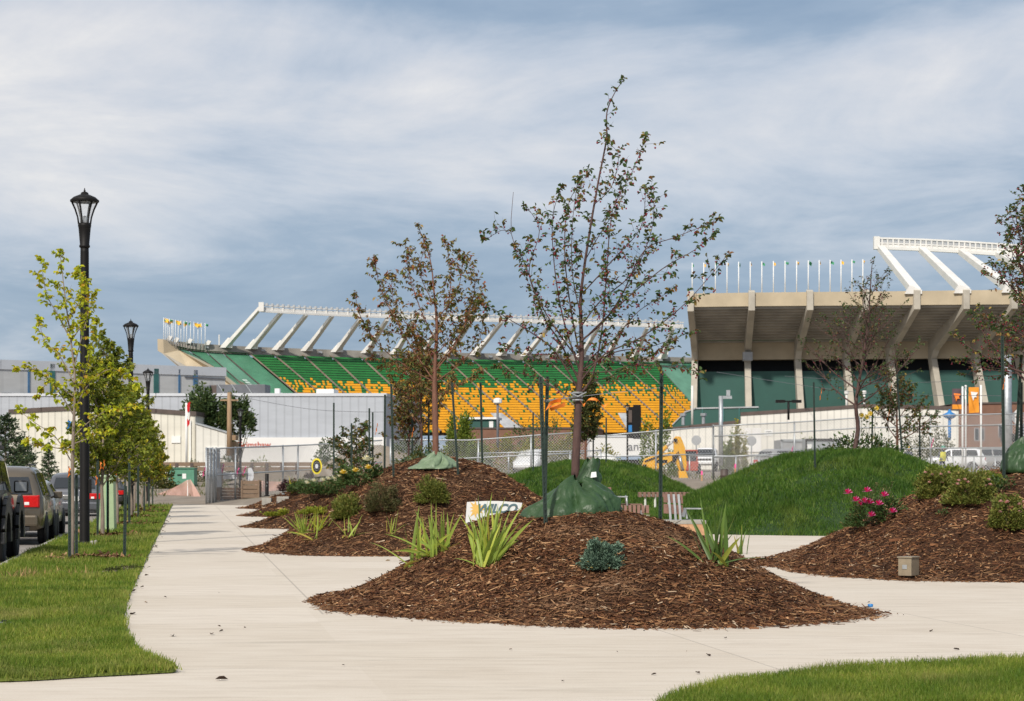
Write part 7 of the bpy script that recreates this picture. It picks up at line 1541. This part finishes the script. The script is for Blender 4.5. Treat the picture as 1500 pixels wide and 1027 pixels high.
cv = nt.nodes.new('ShaderNodeCombineXYZ'); nt.links.new(math_n(nt, 'DIVIDE', sp.outputs[0], zc), cv.inputs[0]); nt.links.new(math_n(nt, 'DIVIDE', sp.outputs[1], zc), cv.inputs[1])
def cloud(scale, off, detail, rough, dist=0):
    m = nt.nodes.new('ShaderNodeMapping'); m.inputs['Location'].default_value = off; m.inputs['Scale'].default_value = scale; nt.links.new(cv.outputs[0], m.inputs['Vector'])
    n = nt.nodes.new('ShaderNodeTexNoise'); n.inputs['Scale'].default_value = 1; n.inputs['Detail'].default_value = detail; n.inputs['Roughness'].default_value = rough; n.inputs['Distortion'].default_value = dist
    nt.links.new(m.outputs[0], n.inputs['Vector']); return n.outputs['Fac']
n1 = cloud((.9, 1.0, 1), (3.3, 1.2, 0), 4, .5); n2 = cloud((1.5, 1.35, 1), (1.7, 5.1, 2), 9, .6, .5); n3 = cloud((5.5, 4.6, 1), (7, 2, 4), 8, .62, .2)
zz = math_n(nt, 'ADD', z, math_n(nt, 'MULTIPLY', math_n(nt, 'SUBTRACT', n1, .5), .11))
prof = nt.nodes.new('ShaderNodeValToRGB'); e = prof.color_ramp.elements; ST = ((.0, .34), (.04, .30), (.07, .16), (.09, .19), (.115, .36), (.14, .52), (.17, .60), (.198, .66), (.214, .55), (.232, .22), (.27, .3), (.5, .6))
while len(e) < len(ST): e.new(.5)
for x, (p_, v) in zip(e, ST): x.position = p_; x.color = (v, v, v, 1)
nt.links.new(zz, prof.inputs[0])
bias = math_n(nt, 'MULTIPLY', sp.outputs[0], -.32); cov = math_n(nt, 'ADD', math_n(nt, 'ADD', prof.outputs[0], bias), math_n(nt, 'MULTIPLY', math_n(nt, 'SUBTRACT', n2, .5), 1.15))
cov = math_n(nt, 'ADD', cov, math_n(nt, 'MULTIPLY', math_n(nt, 'SUBTRACT', n3, .5), .32))
cc = ramp(nt, cov, [(.02, (1.75, 2.5, 3.55)), (.28, (2.55, 3.25, 4.2)), (.52, (4.25, 4.62, 5.25)), (.70, (5.45, 5.5, 5.75)), (.9, (6.9, 6.65, 6.4))])
fin = mixc(nt, .12, cc, sky.outputs[0]); nt.links.new(fin, bg.inputs['Color'])
ld = bpy.data.lights.new('sun', 'SUN'); ld.energy = 2.7; ld.angle = R(2.5); ld.color = (1, .94, .85)
sun = bpy.data.objects.new('sun', ld); C.objects.link(sun)
d = Vector((math.sin(AZ)*math.cos(EL), math.cos(AZ)*math.cos(EL), math.sin(EL))); sun.rotation_euler = (-d).to_track_quat('-Z', 'Y').to_euler(); sun.location = d*60
cam = bpy.data.cameras.new('camera'); cam.lens = 72; cam.sensor_width = 36; cam.shift_y = (698-513.5)/1500; cam.clip_end = 9000; cam.clip_start = .5
cam.dof.use_dof = True; cam.dof.focus_distance = 24.5; cam.dof.aperture_fstop = 7.1
co = bpy.data.objects.new('camera', cam); C.objects.link(co); co.location = (0, 0, HC); co.rotation_euler = (R(90), 0, 0); SC.camera = co
SC.view_settings.view_transform = 'Standard'; SC.view_settings.look = 'None'; SC.view_settings.exposure = .42; SC.view_settings.gamma = 1
SC.cycles.use_denoising = True; SC.cycles.max_bounces = 6; SC.cycles.diffuse_bounces = 3; SC.cycles.transparent_max_bounces = 12; SC.cycles.caustics_reflective = False; SC.cycles.caustics_refractive = False
